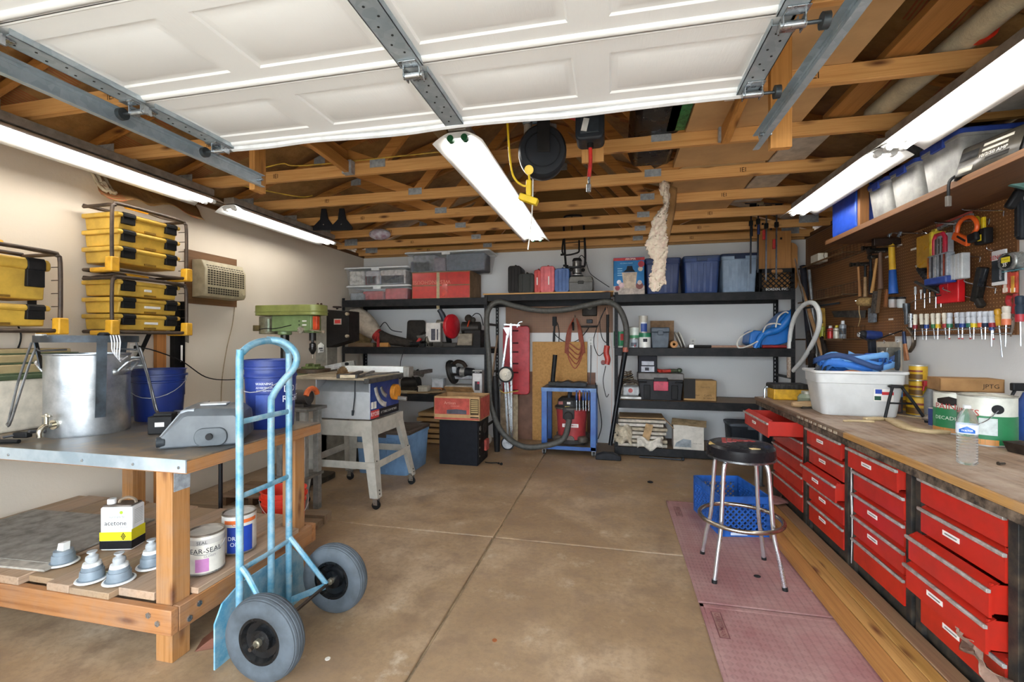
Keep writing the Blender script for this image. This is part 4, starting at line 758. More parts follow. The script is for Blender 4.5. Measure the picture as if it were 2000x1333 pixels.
# ============================================================ band saw
bs_=thing('band_saw','black and grey upright band saw standing behind the drill press','band saw',(0,0,0)); y=4.62
obj('frame_column',G().box((-3.36,y,.0),(-3.21,y+.2,1.80)),M('8b8578',.5,.2,.15),bs_,.006); obj('wheel_cover',G().prism([(-3.205,1.36),(-2.92,1.44),(-2.92,1.775),(-3.205,1.79)],y-.02,y+.2,'y'),M('1f1b19',.5,dirt=.2),bs_,.004); obj('lower_cover',G().box((-3.2,y-.01,.55),(-2.92,y+.2,1.02)),M('2b2623',.5),bs_,.004); obj('tension_knob',G().lathe([(.012,1.80),(.012,1.815),(.05,1.82),(.05,1.835),(1e-4,1.838)],16,TR(-3.12,y+.06,0)),M('3b2a22',.5),bs_)
for z in (1.74,1.49): obj('cover_knob',G().cyl((-2.93,y-.05,z),(-2.93,y-.02,z),.018,n=14),M('a8977c',.5),bs_)
obj('red_badge',G().cbox((-3.06,y-.0215,1.655),(.095,.003,.065)),M('b9a89a',.5),bs_); obj('badge_centre',G().cbox((-3.06,y-.0235,1.655),(.07,.002,.04)),flat('b8302a'),bs_)
obj('saw_table',G().box((-3.22,y-.16,1.06),(-2.78,y+.3,1.085)),M('5d4e3e',.5,.4,.3),bs_,.004); obj('rip_fence',G().bar((-3.18,y-.17,1.12),(-2.82,y-.12,1.19),.05,.06),M('dedcd6',.4,.2),bs_,.004); obj('fence_clamp',G().bar((-2.92,y-.14,1.165),(-2.78,y-.12,1.19),.054,.07),M('a9a49a',.4,.4),bs_,.004); obj('fence_knob',G().cyl((-2.85,y-.18,1.185),(-2.85,y-.15,1.185),.018,n=12),BLKP,bs_)
obj('stand',G().box((-3.3,y,.0),(-2.85,y+.2,.55)),M('6d675c',.6,.1,.2),bs_,.004)
tgx=thing('warning_tag','white paper tag hanging on the grey band saw column','tag',(-3.275,4.60,1.36),0); obj('paper',G().prism([(-.04,-.06),(.035,-.05),(.04,.03),(.0,.06),(-.04,.03)],-.001,.001,'y'),M('e6e2d8',.7),tgx); obj('print',G().cbox((-.0,-.002,-.01),(.05,.001,.02)).cbox((.01,-.002,-.035),(.04,.001,.012)),flat('4a4a4a'),tgx)
# ============================================================ floor around the saw
tt=tote('blue storage tote with brown lid on the floor behind table saw',(-2.435,4.73,0),.64,.58,.47,'6f93b8','4b4038',group=None)
one('spare_motor','dark oily motor lump on the floor behind the saw stand','motor',G().cyl((-.12,0,.09),(.12,0,.09),.085,n=16).box((-.09,-.1,0),(.09,.1,.03)).cyl((.12,0,.09),(.17,0,.09),.02,n=10),M('3a2c24',.6,.3,.4),(-3.0,3.85,0),.4,bev=.004)
t=thing('scrap_pallet','low brown wooden scrap pallet on floor under the saw','pallet',(-3.12,3.55,0),.1)
for k in range(4): obj('slat',G().box((-.28,-.2+k*.105,.07),(.28,-.11+k*.105,.09)),wood('7a5d40','5c4430','X',dirt=.3),t,.003)
for x in (-.25,.0,.22): obj('runner',G().box((x,-.2,0),(x+.04,.205,.07)),wood('6d5138','523c29','Y'),t)
sk=thing('speaker_box','black wooden speaker box on the floor under the red carton','speaker',(-1.755,5.22,0),0); obj('cabinet',G().box((-.24,-.22,0),(.225,.2,.515)),M('14161c',.6,dirt=.15),sk,.004)
obj('side_panel',G().box((.225,-.20,.02),(.232,.19,.50)),M('1d1a19',.6),sk); obj('port',G().cyl((.23,.05,.40),(.24,.05,.40),.07,n=20),M('39332f',.5),sk); obj('side_port',G().cyl((.23,-.14,.42),(.24,-.14,.42),.03,n=14),M('55504a',.5),sk); obj('red_connector',G().box((.232,.02,.12),(.265,.14,.25)),M('a03a2a',.5),sk,.005); 
for z in (.1,.2,.3,.36): obj('screw',G().cyl((.231,-.16,z),(.237,-.16,z),.01,n=8),M('9a958c',.4,.6),sk)
rc=carton('red and tan cardboard carton with open flap on the black speaker',(-1.775,5.19,.518),.56,.42,.275,'b89265',flaps=.0); 
for ch in list(rc.children):
    if ch.name.startswith(('flap','tape')): bpy.data.objects.remove(ch)
obj('flap',G().bar((-.10,.21,.28),(-.10,.12,.35),.36,.004,(0,1,0)),M('a9804f',.8),rc); obj('flap',G().box((-.05,-.21,.277),(.28,-.1,.281)),M('b08a5c',.8),rc)
obj('red_print',G().box((-.27,-.2115,.07),(.155,-.2105,.255)).box((-.27,-.2115,.012),(.27,-.2105,.03)),M('b54a3c',.7,dirt=.2),rc); obj('red_print',G().box((.2805,-.19,.015),(.2815,.19,.26)),M('b54a3c',.7,dirt=.2),rc); obj('info_panel',G().box((.165,-.2115,.07),(.265,-.2105,.25)),M('4a3a24',.7),rc); 
for k in range(7): obj('info_line',G().box((.173,-.2122,.225-k*.022),(.257,-.2116,.238-k*.022)),flat('a98f5e'),rc)
obj('picture',G().prism([(-.12,.075),(.12,.075),(.12,.12),(.0,.13),(-.12,.12)],-.2125,-.2118,'y'),M('4d4a55',.6),rc); text('Artisan',.05,flat('c98a78'),rc,(-.08,-.213,.20)); text('CEILING FAN',.018,flat('c98a78'),rc,(-.02,-.213,.165)); obj('bar_code',G().box((.165,-.2125,.035),(.265,-.2118,.048)),flat('2a2320'),rc)
one('power_plug','black plug and cord end lying on floor by the speaker','plug',G().tube(smooth([(-.12,.05,.008),(-.05,.02,.012),(.02,.05,.01),(.07,.0,.012)],5),.006,7).ball((.09,-.01,.016),.016).ball((.05,.02,.014),.012),BLKP,P(965,908,z=0))
# ============================================================ timber and boxes under the left rack
for k in range(5): one('stacked_board',['topmost','second','third','fourth','lowest'][k]+' rough pine board in the stack under the left rack','board',G().box((0,0,0),(1.0-.05*(k%2),.5,.045)),wood('a9834e','7f5e34','X',dirt=.3),(-2.75+.03*(k%3),5.9-.02*(k%2),.36-.075*k+.02),0,group='rough boards under the left rack',bev=.004) if False else None
t=thing('board_stack','dusty stack of rough pine boards under the black rack','boards',(-2.68,5.9,0)); 
for k in range(6): obj('board',G().box((.03*(k%2),-.02*(k%3),.02+k*.075),(.78-.02*(k%3),.5,.07+k*.075)),wood('a9834e','7f5e34','X',dirt=.35),t,.004)
obj('bearer',G().box((.1,.02,0),(.16,.48,.02)),LUM2,t); obj('bearer',G().box((.6,.02,0),(.66,.48,.02)),LUM2,t)
tm=one('white_sack','small white sack on the floor beside the board stack','sack',G().ball((0,0,.09),.09,14,10,(1.3,1,1)),M('cfc8bc',.8,dirt=.1,bump=.4),(-1.75,6.0,0))
# ============================================================ back wall and what stands on the shelving
def RB(px0,py0,px1,py1,y):
    """front rectangle measured on the plane y=: x0,x1,z0,z1"""
    m=(px0+px1)/2; return P(px0,py1,y=y).x,P(px1,py1,y=y).x,P(m,py1,y=y).z,P(m,py0,y=y).z
CLEAR=M('e6eaee',.2,dirt=0,Alpha=.17); CLEARW=M('e9ecee',.4,dirt=0,Alpha=.62); WLID=M('e6e7e6',.45,dirt=.05)
def peg(name,col,dot,axes,rad=.17):
    t=NT(name); tc=t.node('ShaderNodeTexCoord'); sx=t.node('ShaderNodeSeparateXYZ'); t.to(tc.outputs['Object'],sx.inputs[0])
    u=[t.math('SUBTRACT',t.math('FRACT',t.math('MULTIPLY',sx.outputs[a],1/.0254)),.5) for a in axes]
    d=t.math('ADD',t.math('MULTIPLY',u[0],u[0]),t.math('MULTIPLY',u[1],u[1])); m=t.math('LESS_THAN',d,rad*rad)
    n=t.noise(t.coord(rnd=False),3,4); t.color(t.mix(m,t.mix(t.ramp(n,[(.3,0.),(.7,1.)]),col,'%02x%02x%02x'%tuple(int(int(col[i:i+2],16)*.85) for i in (0,2,4))),dot)); return t.fin(.55)
PEGB=peg('pegboard_brown','8e6546','5a3d28',(0,2)); 
a,b=P(988,600,y=YB),P(1178,650,y=YB)
wp=thing('wall_pegboard','brown perforated hardboard panel on the back wall under the bridge shelf','pegboard'); obj('panel',G().box((a.x,YB-.012,b.z),(-.02,YB-.004,2.02)),PEGB,wp); 
x0,x1,z0,z1=RB(1040,668,1147,862,YB-.04); one('particle_board','tall tan particle board leaning on back wall behind the vacuum cart','board',G().box((x0,YB-.05,0.001),(x1,YB-.03,z1)),M('bd8c4f',.8,dirt=.12,scale=40),bev=.002)
x0,x1,z0,z1=RB(1003,727,1163,862,YB-.02); one('hardboard_sheet','low brown hardboard sheet leaning behind the tan particle board','board',G().box((x0,YB-.022,.001),(x1,YB-.012,z1)),M('7b543f',.6,dirt=.2,scale=6),bev=.001)
def outlet(px,py,label,**pl):
    c=P(px,py,y=YB); o=thing('wall_outlet',label,'outlet',(c.x,YB,c.z)); obj('cover_plate',G().box((-.036,-.008,-.058),(.036,-.001,.058)),M('e2e0da',.5,dirt=.04),o,.003)
    for z in (.022,-.022): s=obj('socket',G().cyl((0,-.010,z),(0,-.007,z),.015,n=14),M('d5d2ca',.5),o); obj('slot',G().cbox((-.005,-.0105,z+.003),(.002,.002,.008)).cbox((.005,-.0105,z+.003),(.002,.002,.008)),flat('333333'),s)
    return o
outlet(1154,668,'white wall outlet with a grey plug beside the red cord'); outlet(1353,670,'white wall outlet above the shelf pole behind the rack')
def wire(label,pts,r,mat,k=6,cat='cord',name='hanging_cable',n=7): return one(name,label,cat,G().tube(smooth(pts,k),r,n),mat)
yb=YB-.03
wire('grey plug cord running down from the back wall outlet',[P(1154,674,y=yb),P(1154,700,y=yb),P(1153,740,y=yb),P(1150,780,y=yb)],.006,M('55585a',.5))
# red extension cord coil
cc=thing('extension_cable','looped red-brown extension cord hanging on the pegboard hook','cord'); RC=M('9c4a32',.5,dirt=.1)
for k in range(7):
    w=10+1.5*k; lo=738-9*k; pts=[P(1123-3,622,y=yb-.01*k),P(1123-w*.8,650,y=yb-.01*k),P(1123-w,690,y=yb-.012*k),P(1123-w*.8,lo-15,y=yb-.01*k),P(1123+2*k-4,lo,y=yb-.012*k),P(1123+w*.8,lo-15,y=yb-.01*k),P(1123+w,690,y=yb-.012*k),P(1123+w*.7,650,y=yb-.01*k),P(1123+3,622,y=yb-.01*k)]
    obj('loop',G().tube(smooth(pts,5),.008,7),RC,cc)
obj('plug',G().tube([P(1119,630,y=yb-.05),P(1120,646,y=yb-.05)],[.016,.012],8),BLKP,cc); obj('hook',G().tube(smooth([P(1123,615,y=YB-.012),P(1123,620,y=yb-.04),P(1123,616,y=yb-.07)],4),.004,6),CHR,cc)
wire('black cord looping across the back wall over the red coil',[P(1080,648,y=yb),P(1090,660,y=yb),P(1110,670,y=yb),P(1130,664,y=yb),P(1147,645,y=yb),P(1150,637,y=yb)],.006,BLKP)
wire('black cord hanging straight down to the vacuum cart',[P(1088,630,y=yb),P(1092,650,y=yb),P(1090,690,y=yb),P(1088,730,y=yb),P(1087,755,y=yb)],.006,BLKP)
t=thing('pipe_wrench','dark pipe wrench hanging on the brown pegboard','wrench'); obj('handle',G().bar(P(1083,635,y=yb),P(1081,672,y=yb),.022,.03,(0,1,0)),BLKP,t,.004); obj('jaw',G().bar(P(1083,619,y=yb),P(1083,637,y=yb),.03,.06,(1,0,0)),BLKP,t,.005); obj('grip',G().bar(P(1082,648,y=yb-.01),P(1081.5,668,y=yb-.01),.03,.03),M('2b2b2d',.5),t,.006)
ch=thing('wall_charger','dark battery charger box mounted on the brown pegboard','charger'); x0,x1,z0,z1=RB(1137,592,1166,640,YB-.1); obj('body',G().box((x0,YB-.1,(z0+z1)/2-.01),(x1,YB-.013,z1)),M('3b342e',.5,dirt=.3),ch,.015); obj('dial',G().cyl(((x0+x1)/2,YB-.11,z1-.06),((x0+x1)/2,YB-.1,z1-.06),.035,n=18),M('57503f',.4),ch); obj('shelf_tray',G().box((x0-.015,YB-.12,z0),(x1+.015,YB-.03,z0+.025)),M('2e2b29',.5),ch,.01); obj('connector',G().box(((x0+x1)/2-.04,YB-.1,z0+.06),((x0+x1)/2+.04,YB-.04,z0+.11)),M('2c3038',.4),ch,.006)
# aluminium folding stand and red creeper
cr=thing('creeper_board','red plastic mechanic creeper board standing against the back wall','creeper'); x0,x1,z0,z1=RB(982,637,1034,771,6.30); pr=rrect(x0,z0,x1,z1,.05,4); obj('board',G().prism(pr,6.30,6.34,'y'),M('b3202a',.4,dirt=.15),cr,.008)
for f in (.06,.32,.45,.62,.75,.93): obj('slot',G().prism(rrect(x0+.10,z0+f*(z1-z0)-.012,x0+.23,z0+f*(z1-z0)+.012,.011,3),6.296,6.299,'y'),M('4d1016',.5),cr)
sd=thing('folding_stand','folded silver aluminium stand with two wheels leaning by the red board','stand'); y=5.93; AL=M('c4c7c9',.3,.85,.15)
obj('post',G().bar(P(998,632,y=y),P(1000,868,y=y),.035,.03,(1,0,0)),AL,sd,.003); obj('diagonal_leg',G().bar(P(991,655,y=y-.03),P(976,760,y=y-.03),.028,.028,(1,0,0)),AL,sd,.003); obj('lower_leg',G().bar(P(986,735,y=y-.03),P(993,862,y=y-.03),.03,.03,(1,0,0)),AL,sd,.003); obj('lower_leg',G().bar(P(991,740,y=y-.02),P(999,850,y=y-.02),.02,.03,(1,0,0)),AL,sd,.003); obj('top_bar',G().bar(P(984,634,y=y),P(1016,636,y=y),.02,.025),AL,sd,.003); obj('top_hook',G().tube(smooth([P(1010,640,y=y),P(1013,631,y=y),P(1020,629,y=y)],3),.008,6),AL,sd); obj('gusset',G().prism([(P(983,640,y=y).x,P(983,640,y=y).z),(P(996,640,y=y).x,P(996,640,y=y).z),(P(994,660,y=y).x,P(994,660,y=y).z)],y-.02,y-.01,'y'),AL,sd)
for px,py,rp in ((988,732,15),(992,866,13)):
    c=P(px,py,y=y-.09); r=rp*6.2/889; w_=obj('wheel',G().lathe([(r*.8,-.02),(r,-.018),(r*1.02,0),(r,.018),(r*.8,.02)],28,Matrix.Translation(c)@Matrix.Rotation(PI/2,4,'X')),M('2a2a2b',.6),sd); obj('wheel_disc',G().lathe([(r*.8,.021),(r*.75,.024),(r*.2,.026),(r*.16,.034),(1e-4,.034)],28,Matrix.Translation(c)@Matrix.Rotation(PI/2,4,'X')),M('cfc6b4' if py<800 else 'c3c5c8',.45),w_)
obj('tie_string',G().tube(smooth([P(975,762,y=y-.06),P(985,768,y=y-.07),P(1000,766,y=y-.06),P(1012,764,y=y)],4),.006,6),M('c8a94a',.6),sd)
one('leaning_stick','narrow brown wooden slat leaning against the left rack end','slat',G().bar(P(972,655,y=5.84),P(957,772,y=5.80),.03,.02,(1,0,0)),wood('6e5840','584630','Z',knots=False))
one('rolled_awning','tall black folded canopy bag standing beside the red carton','bag',G().tube([P(967,735,y=5.72),P(968,760,y=5.72),P(970,840,y=5.72),P(971,884,y=5.72)],[.03,.05,.05,.035],12),BLKP)
one('pale_board','narrow pale board standing behind the folded aluminium stand','board',G().box((P(978,700,y=6.4).x,6.38,.001),(P(1012,700,y=6.4).x,6.40,P(1000,760,y=6.4).z)),M('c0ad8e',.7),bev=.002)
# vacuum cart
CB=M('1c4482',.35,.1,.2,7,dc='2f5c98'); vc=thing('vacuum_cart','blue painted steel cart holding the red shop vacuum','cart'); ax0,ax1,ay0,ay1=-.90,-.22,5.70,6.22
for x in (ax0,ax1-.07):
    for y in (ay0,ay1-.07): obj('corner_post',G().box((x,y,.07),(x+.07,y+.07,.82)),CB,vc,.004)
obj('top_plate',G().box((ax0,ay0,.82),(ax1,ay1,.845)),M('4b5260',.5,.2,.3),vc,.004); obj('top_edge',G().box((ax0-.003,ay0-.006,.80),(ax1+.003,ay0,.846)),M('4a6f9f',.4,.1,.2),vc); obj('deck',G().box((ax0+.01,ay0+.01,.09),(ax1-.01,ay1-.01,.105)),M('7a6a58',.7,dirt=.3),vc); obj('deck_edge',G().box((ax0,ay0,.07),(ax1,ay0+.01,.115)),CB,vc)
for x in (ax0+.03,ax1-.03):
    for y in (ay0+.03,ay1-.03): c=obj('caster_fork',G().box((x-.022,y-.02,.02),(x-.018,y+.02,.07)).box((x+.018,y-.02,.02),(x+.022,y+.02,.07)).box((x-.022,y-.02,.065),(x+.022,y+.02,.07)),M('c9cdd0',.3,.8),vc); obj('caster_wheel',G().cyl((x-.014,y,.027),(x+.014,y,.027),.027,n=14),M('3a3a3a',.5),c)
sv=thing('shop_vacuum','red drum shop vacuum with dark motor head inside the blue cart','vacuum',(-.545,5.98,.106)); sv.scale=(1.13,1.1,1.13); VR=M('a93a3c',.45,dirt=.12); DG=M('3a3836',.5,dirt=.2)
obj('drum',G().lathe([(1e-4,.03),(.145,.03),(.155,.04),(.175,.38),(.185,.385),(.185,.40),(1e-4,.40)],32),VR,sv); obj('dolly',G().lathe([(.17,.02),(.19,.02),(.19,.06),(.16,.06)],24),DG,sv)
for a in (-2.3,-.84,.84,2.3): f=obj('dolly_foot',G().lathe([(.055,.04),(.06,.05),(.06,.085),(.045,.1),(1e-4,.1)],16,TR(.20*math.cos(a),.17*math.sin(a),0)),M('5a5046',.5),sv); obj('foot_caster',G().cyl((.2*math.cos(a)-.01,.17*math.sin(a),.018),(.2*math.cos(a)+.01,.17*math.sin(a),.018),.018,n=10),BLKP,f)
obj('motor_head',G().lathe([(.19,.40),(.19,.425),(.165,.44),(.155,.50),(.12,.53),(1e-4,.53)],28),DG,sv); obj('carry_handle',G().tube(smooth([(-.02,-.09,.53),(-.02,-.1,.58),(-.02,0,.6),(-.02,.09,.58),(-.02,.1,.53)],4),.016,8),M('3d4550',.45),sv); obj('inlet_port',G().cyl((-.02,-.16,.34),(-.02,-.23,.33),.052,n=18).cbox((-.02,-.165,.36),(.13,.05,.12)),DG,sv,.006); obj('outlet_port',G().cyl((.06,-.14,.475),(.06,-.185,.475),.035,n=16),M('1a1918',.5),sv); obj('drain_cap',G().cyl((0,-.145,.065),(0,-.17,.065),.045,n=18),M('6b5a50',.5),sv); obj('head_ring',G().lathe([(.188,.402),(.195,.405),(.195,.418),(.188,.422)],32),M('5f554a',.5),sv); obj('name_plate',G().cbox((0,-.166,.225),(.18,.012,.038)),flat('d8d4cf'),sv)
text('CRAFTSMAN',.026,flat('9c2f30'),sv,(0,-.1735,.225),bold=.01); obj('label_yellow',G().cbox((-.035,-.165,.425),(.055,.01,.03)),M('c9b84a',.5),sv); obj('label_red',G().cbox((-.11,-.155,.475),(.05,.01,.035)),M('8e4238',.5),sv); obj('label_white',G().cbox((-.02,-.155,.475),(.04,.012,.025)),STK,sv)
yh=5.66; HOSE=M('4a4944',.6,dirt=.2,scale=30)
hp=[(-.555,5.74,.44),P(1100,858,y=5.64),P(1060,872,y=5.60),P(1020,872,y=5.58),P(985,850,y=5.6),P(966,815,y=5.66),P(958,770,y=5.74),P(955,700,y=5.80),P(951,645,y=5.82),P(953,608,y=5.83),P(972,590,y=5.83),P(1005,598,y=5.84),P(1050,607,y=5.84),P(1100,606,y=5.84),P(1150,596,y=5.84),P(1185,590,y=5.83),P(1208,602,y=5.82),P(1221,630,y=5.81),P(1224,660,y=5.80),P(1222,683,y=5.79)]
vh_=thing('vacuum_hose','long dark vacuum hose looped from the shop vacuum over the bridge shelf','hose'); obj('hose',G().tube(smooth(hp,6),.036,12),HOSE,vh_); obj('red_collar',G().cyl(P(1222,679,y=5.79),P(1221.5,688,y=5.79),.036,n=16),M('b5604c',.5),vh_); obj('wand',G().cyl(P(1221,687,y=5.79),P(1192,870,y=5.66),.031,.026,n=16),M('101216',.3,dirt=.1),vh_); obj('floor_head',G().prism([(-.15,0),(.15,0),(.15,.05),(.06,.085),(-.06,.085),(-.15,.05)],-.05,.05,'y',Matrix.Translation((P(1188,896,z=0).x,5.63,.0))),M('26272b',.5,dirt=.3),vh_,.01)
# gear on top of the cart
t=thing('vacuum_wand','short black vacuum tube standing on the blue cart','tube',(0,0,0)); obj('tube',G().cyl((-.80,5.98,.846),(-.765,6.0,1.25),.03,n=14),BLKP,t); obj('clamp_base',G().cbox((-.79,5.98,.872),(.11,.1,.05)),M('3a3936',.5),t,.006)
t=thing('cable_tray','flat black plastic attachment rack lying on the blue cart','rack',(-.575,5.96,.846)); obj('tray',G().prism([(-.17,0),(.23,0),(.23,.05),(.13,.065),(.05,.05),(-.02,.075),(-.1,.05),(-.17,.06)],-.09,.09,'y'),M('2a2b2e',.45),t,.006)
for k,(px,c) in enumerate(((1126,'23407e'),(1132,'b8553f'),(1139,'23407e'),(1144,'3a5a9a'),(1150,'23407e'))):
    t=thing('screwdriver',['blue','orange','dark blue','pale blue','navy'][k]+'-handled screwdriver hanging on the cart front, '+['first','second','third','fourth','fifth'][k]+' from the vacuum hose','screwdriver',(P(px,765,y=5.685).x,5.683,.70),0,'screwdrivers on the blue cart'); obj('handle',G().lathe([(.008,0),(.013,.01),(.013,.06),(.008,.09),(.011,.12),(1e-4,.125)],10),M(c,.4),t); obj('shaft',G().cyl((0,0,-.13),(0,0,0),.003,n=6),CHR,t)
# straps and red grip near the right rack upright
OR=M('c98d68',.6,dirt=.1); 
one('orange_strap','pale orange webbing strap hanging beside the rack upright','strap',G().bar(P(1168,610,y=5.84),P(1166,745,y=5.84),.012,.004,(1,0,0)),OR); one('orange_strap','long pale orange strap hanging in front of the rack upright','strap',G().bar(P(1184,600,y=5.79),P(1190,640,y=5.79),.03,.004,(1,0,0)).bar(P(1190,640,y=5.79),P(1196,690,y=5.79),.026,.004,(1,0,0)).bar(P(1196,690,y=5.79),P(1194,845,y=5.79),.014,.004,(1,0,0)),OR)
t=thing('trimmer_tool','red and black tool handle hanging on the rack upright','tool'); obj('shaft',G().cyl(P(1187,615,y=5.76),P(1187,690,y=5.76),.018,n=10),BLKP,t); obj('grip',G().tube(smooth([P(1186,676,y=5.76),P(1184,690,y=5.75),P(1187,702,y=5.75),P(1185,712,y=5.75)],4),.035,10),M('b03428',.4),t); obj('trigger',G().cyl(P(1178,708,y=5.73),P(1178,709,y=5.78),.028,n=12),M('7a2d24',.4),t)
for k,(a,q) in enumerate((((1186,600),((1172,625),(1176,660),(1187,672)))  ,((1183,600),((1160,660),(1168,694),(1180,688))),((1183,715),((1178,745),(1184,775),(1189,770))))): wire(['black cord loop hanging above the red handle','black cord sagging beside the back wall outlet','black cord loop hanging under the red handle'][k],[P(*a,y=5.8)]+[P(*p_,y=5.8) for p_ in q],.005,BLKP)
wire('black cord running down the side of the blue cart',[P(1163,748,y=5.8),P(1170,790,y=5.8),P(1175,830,y=5.8),P(1168,858,y=5.8)],.006,BLKP)
# ============================================================ top shelf, left rack
def clear_tote(px0,py0,px1,py1,label,z,fill,yf=5.95,d=.42,group='clear storage totes'):
    x0,x1,z0,z1=RB(px0,py0,px1,py1,yf); t=tote(label,((x0+x1)/2,yf+d/2,z),x1-x0,d,z1-z0,CLEAR,WLID,group=group,ribs=False,lh=.022)
    for k,(fx0,fx1,h,c) in enumerate(fill):
        w=x1-x0; obj('contents',G().cbox((-w/2+.04+(fx0+fx1)/2*(w-.08),-.02,h*(z1-z0)/2+.006),((fx1-fx0)*(w-.1),d*.7,h*(z1-z0))),M(c,.8,dirt=.3,scale=20,bump=.3),t,.02)
    return z1-z0
h1=clear_tote(675,553,800,583,'clear tote with red contents, lower of the stack on left rack',2.018,((0,.3,.5,'8a8f92'),(.22,.58,.6,'b84a4a'),(.6,.98,.75,'c24444')))
clear_tote(671,518,797,554,'clear tote with white cloth inside, upper of the stack on left rack',2.018+h1+.002,((.02,.28,.8,'d2cec6'),(.3,.52,.55,'a83a48'),(.3,.55,.78,'c7c2c4'),(.54,.98,.55,'8486a0'),(.55,.98,.8,'cfc6c0')))
x0,x1,z0,z1=RB(803,523,918,581,5.92); rb_=carton('red and brown cardboard carton with clear tape on left rack',((x0+x1)/2,6.19,2.018),x1-x0,.5,.375,'8a6d4e'); W=(x1-x0)
obj('red_print',G().box((-W/2+.012,-.2512,.012),(W/2-.012,-.2505,.18)).box((-W/2+.012,-.2512,.195),(W/2-.012,-.2505,.365)),M('c22a1e',.35,dirt=.12),rb_); text('WESTINGHOUSE',.075,flat('d98a70'),rb_,(-.14,-.2525,.235),(PI/2,PI,0)); obj('tape',G().box((-.06,-.2530,-.14),(-.015,-.2520,.365)),M('b9a67c',.3),rb_); obj('tape_shine',G().box((.02,-.2528,.02),(.10,-.2518,.2)),M('d24a3e',.15),rb_)
clear_tote(790,485,955,526,'wide clear tote with dark folded clothes on the red carton',2.40,((.02,.3,.55,'4a5468'),(.05,.35,.85,'8d9098'),(.28,.48,.7,'7a6a74'),(.48,.97,.85,'3f4c5e')),5.96,.46)
# ============================================================ bridge shelf cases
bz=2.069
def case(px0,py0,px1,py1,col,label,d=.3,yf=5.93,name='tool_case',ribs=2,handle=True,rz=0):
    x0,x1,z0,z1=RB(px0,py0,px1,py1,yf); w=x1-x0; h=z1-z0; t=thing(name,label,'case',((x0+x1)/2,yf+d/2,bz),rz); m=M(col,.45,dirt=.15)
    obj('shell',G().prism(rrect(-w/2,0,w/2,h,min(.035,w*.3)),-d/2,d/2,'y'),m,t,.008)
    for k in range(ribs): obj('rib',G().cbox((-w*.25+w*.5*k/max(1,ribs-1) if ribs>1 else 0,-d/2-.004,h*.5),(.012,.01,h*.85)),m,t,.003)
    if handle: obj('handle',G().tube(smooth([(0,-d*.25,h),(0,-d*.22,h+.018),(0,d*.22,h+.018),(0,d*.25,h)],3),.009,8),m,t)
    return t,w,h,d
case(992,518,1017,572,'26221f','tall black ribbed drill case on the bridge shelf',ribs=3)
case(1012,534,1043,572,'33332f','small dark square case between the black and red cases',yf=5.90,d=.25)
t,w,h,d=case(1043,527,1056,572,'c2332b','narrow red tool case on the bridge shelf',ribs=1); obj('label_sticker',G().cbox((0,-d/2-.012,h*.5),(.014,.004,.1)),STK,t)
t,w,h,d=case(1055,520,1083,572,'d0575a','tall pinkish-red tool case on the bridge shelf',ribs=2); obj('label_sticker',G().cbox((.02,-d/2-.010,h*.45),(.014,.004,.11)),STK,t)
case(1083,525,1112,572,'24508c','blue tool case on the bridge shelf beside the grey tool box',ribs=3)
t,w,h,d=case(1111,542,1158,572,'4d4a44','low grey tool box on the bridge shelf under the router',ribs=0,handle=False,yf=5.91); obj('lid',G().prism([(-w/2-.004,h*.62),(w/2+.004,h*.62),(w/2-.02,h),(-w/2+.02,h)],-d/2-.01,d/2,'y'),M('5b574e',.5,dirt=.2),t,.006); obj('latch',G().cbox((0,-d/2-.012,h*.6),(.07,.014,.04)),M('33312d',.5),t,.003)
ro=thing('wood_router','silver and black wood router standing on the grey tool box','router',P(1127,541,y=6.05)+Vector((0,0,.012)),.1); obj('base',G().lathe([(.085,0),(.085,.012),(1e-4,.012)],24),M('b5b2ad',.35,.7),ro); obj('motor',G().cyl((0,0,.03),(0,0,.19),.06,n=20),M('7d7a76',.3,.7),ro); obj('cap',G().lathe([(.06,.19),(.065,.2),(.05,.23),(1e-4,.235)],18),BLKP,ro); obj('column',G().cyl((-.05,-.03,.01),(-.05,-.03,.06),.012).cyl((.05,.03,.01),(.05,.03,.06),.012),BLKP,ro); obj('handle',G().ball((-.08,-.02,.08),.025).ball((.08,.02,.08),.025),BLKP,ro); obj('cord',G().tube(smooth([(.02,0,.23),(.06,.0,.27),(.11,-.02,.2),(.16,0,.05),(.24,0,-.03),(.42,0,-.155)],5),.005,6),BLKP,ro)
# ============================================================ right rack, top shelf
x0,x1,z0,z1=RB(1198,496,1259,577,5.90); ar=carton('blue illustrated ice-cream maker box with red top band on right rack',((x0+x1)/2,6.03,2.018),x1-x0,.24,.465,'2f78b0',tape=False,name='appliance_box'); W=x1-x0
obj('red_band',G().cbox((0,-.1208,.447),(W,.0016,.036)),M('c22a2c',.45),ar); text('AROMA',.036,flat('f0e8e4'),ar,(.02,-.1225,.447)); obj('table_scene',G().cbox((0,-.1208,.055),(W,.0012,.11)),M('b9a89c',.5,scale=30),ar)
obj('picture_maker',G().prism([(-.06,.08),(.08,.08),(.1,.28),(-.085,.28)],-.1225,-.1212,'y'),M('c9b49c',.5),ar); obj('picture_motor',G().prism([(-.07,.285),(.08,.285),(.05,.32),(.04,.36),(-.02,.36),(-.03,.32)],-.1228,-.1214,'y'),M('22262e',.5),ar)
for k,(x,z,r,c) in enumerate(((-.12,.16,.028,'e8e6ea'),(-.09,.12,.035,'d8b8bc'),(-.14,.085,.03,'a03a44'),(.13,.11,.045,'7a3a34'),(.13,.15,.028,'d8c2b8'),(.14,.32,.03,'d9c8b0'),(.15,.38,.04,'b02838'))): obj('picture_fruit',G().cyl((x,-.1232-.0002*k,z),(x,-.1214,z),r,n=14),M(c,.5),ar)
for k in range(4): obj('print_line',G().cbox((-.11,-.1218,.33-k*.028),(.06,.0012,.010)),flat('8fc0dc'),ar)
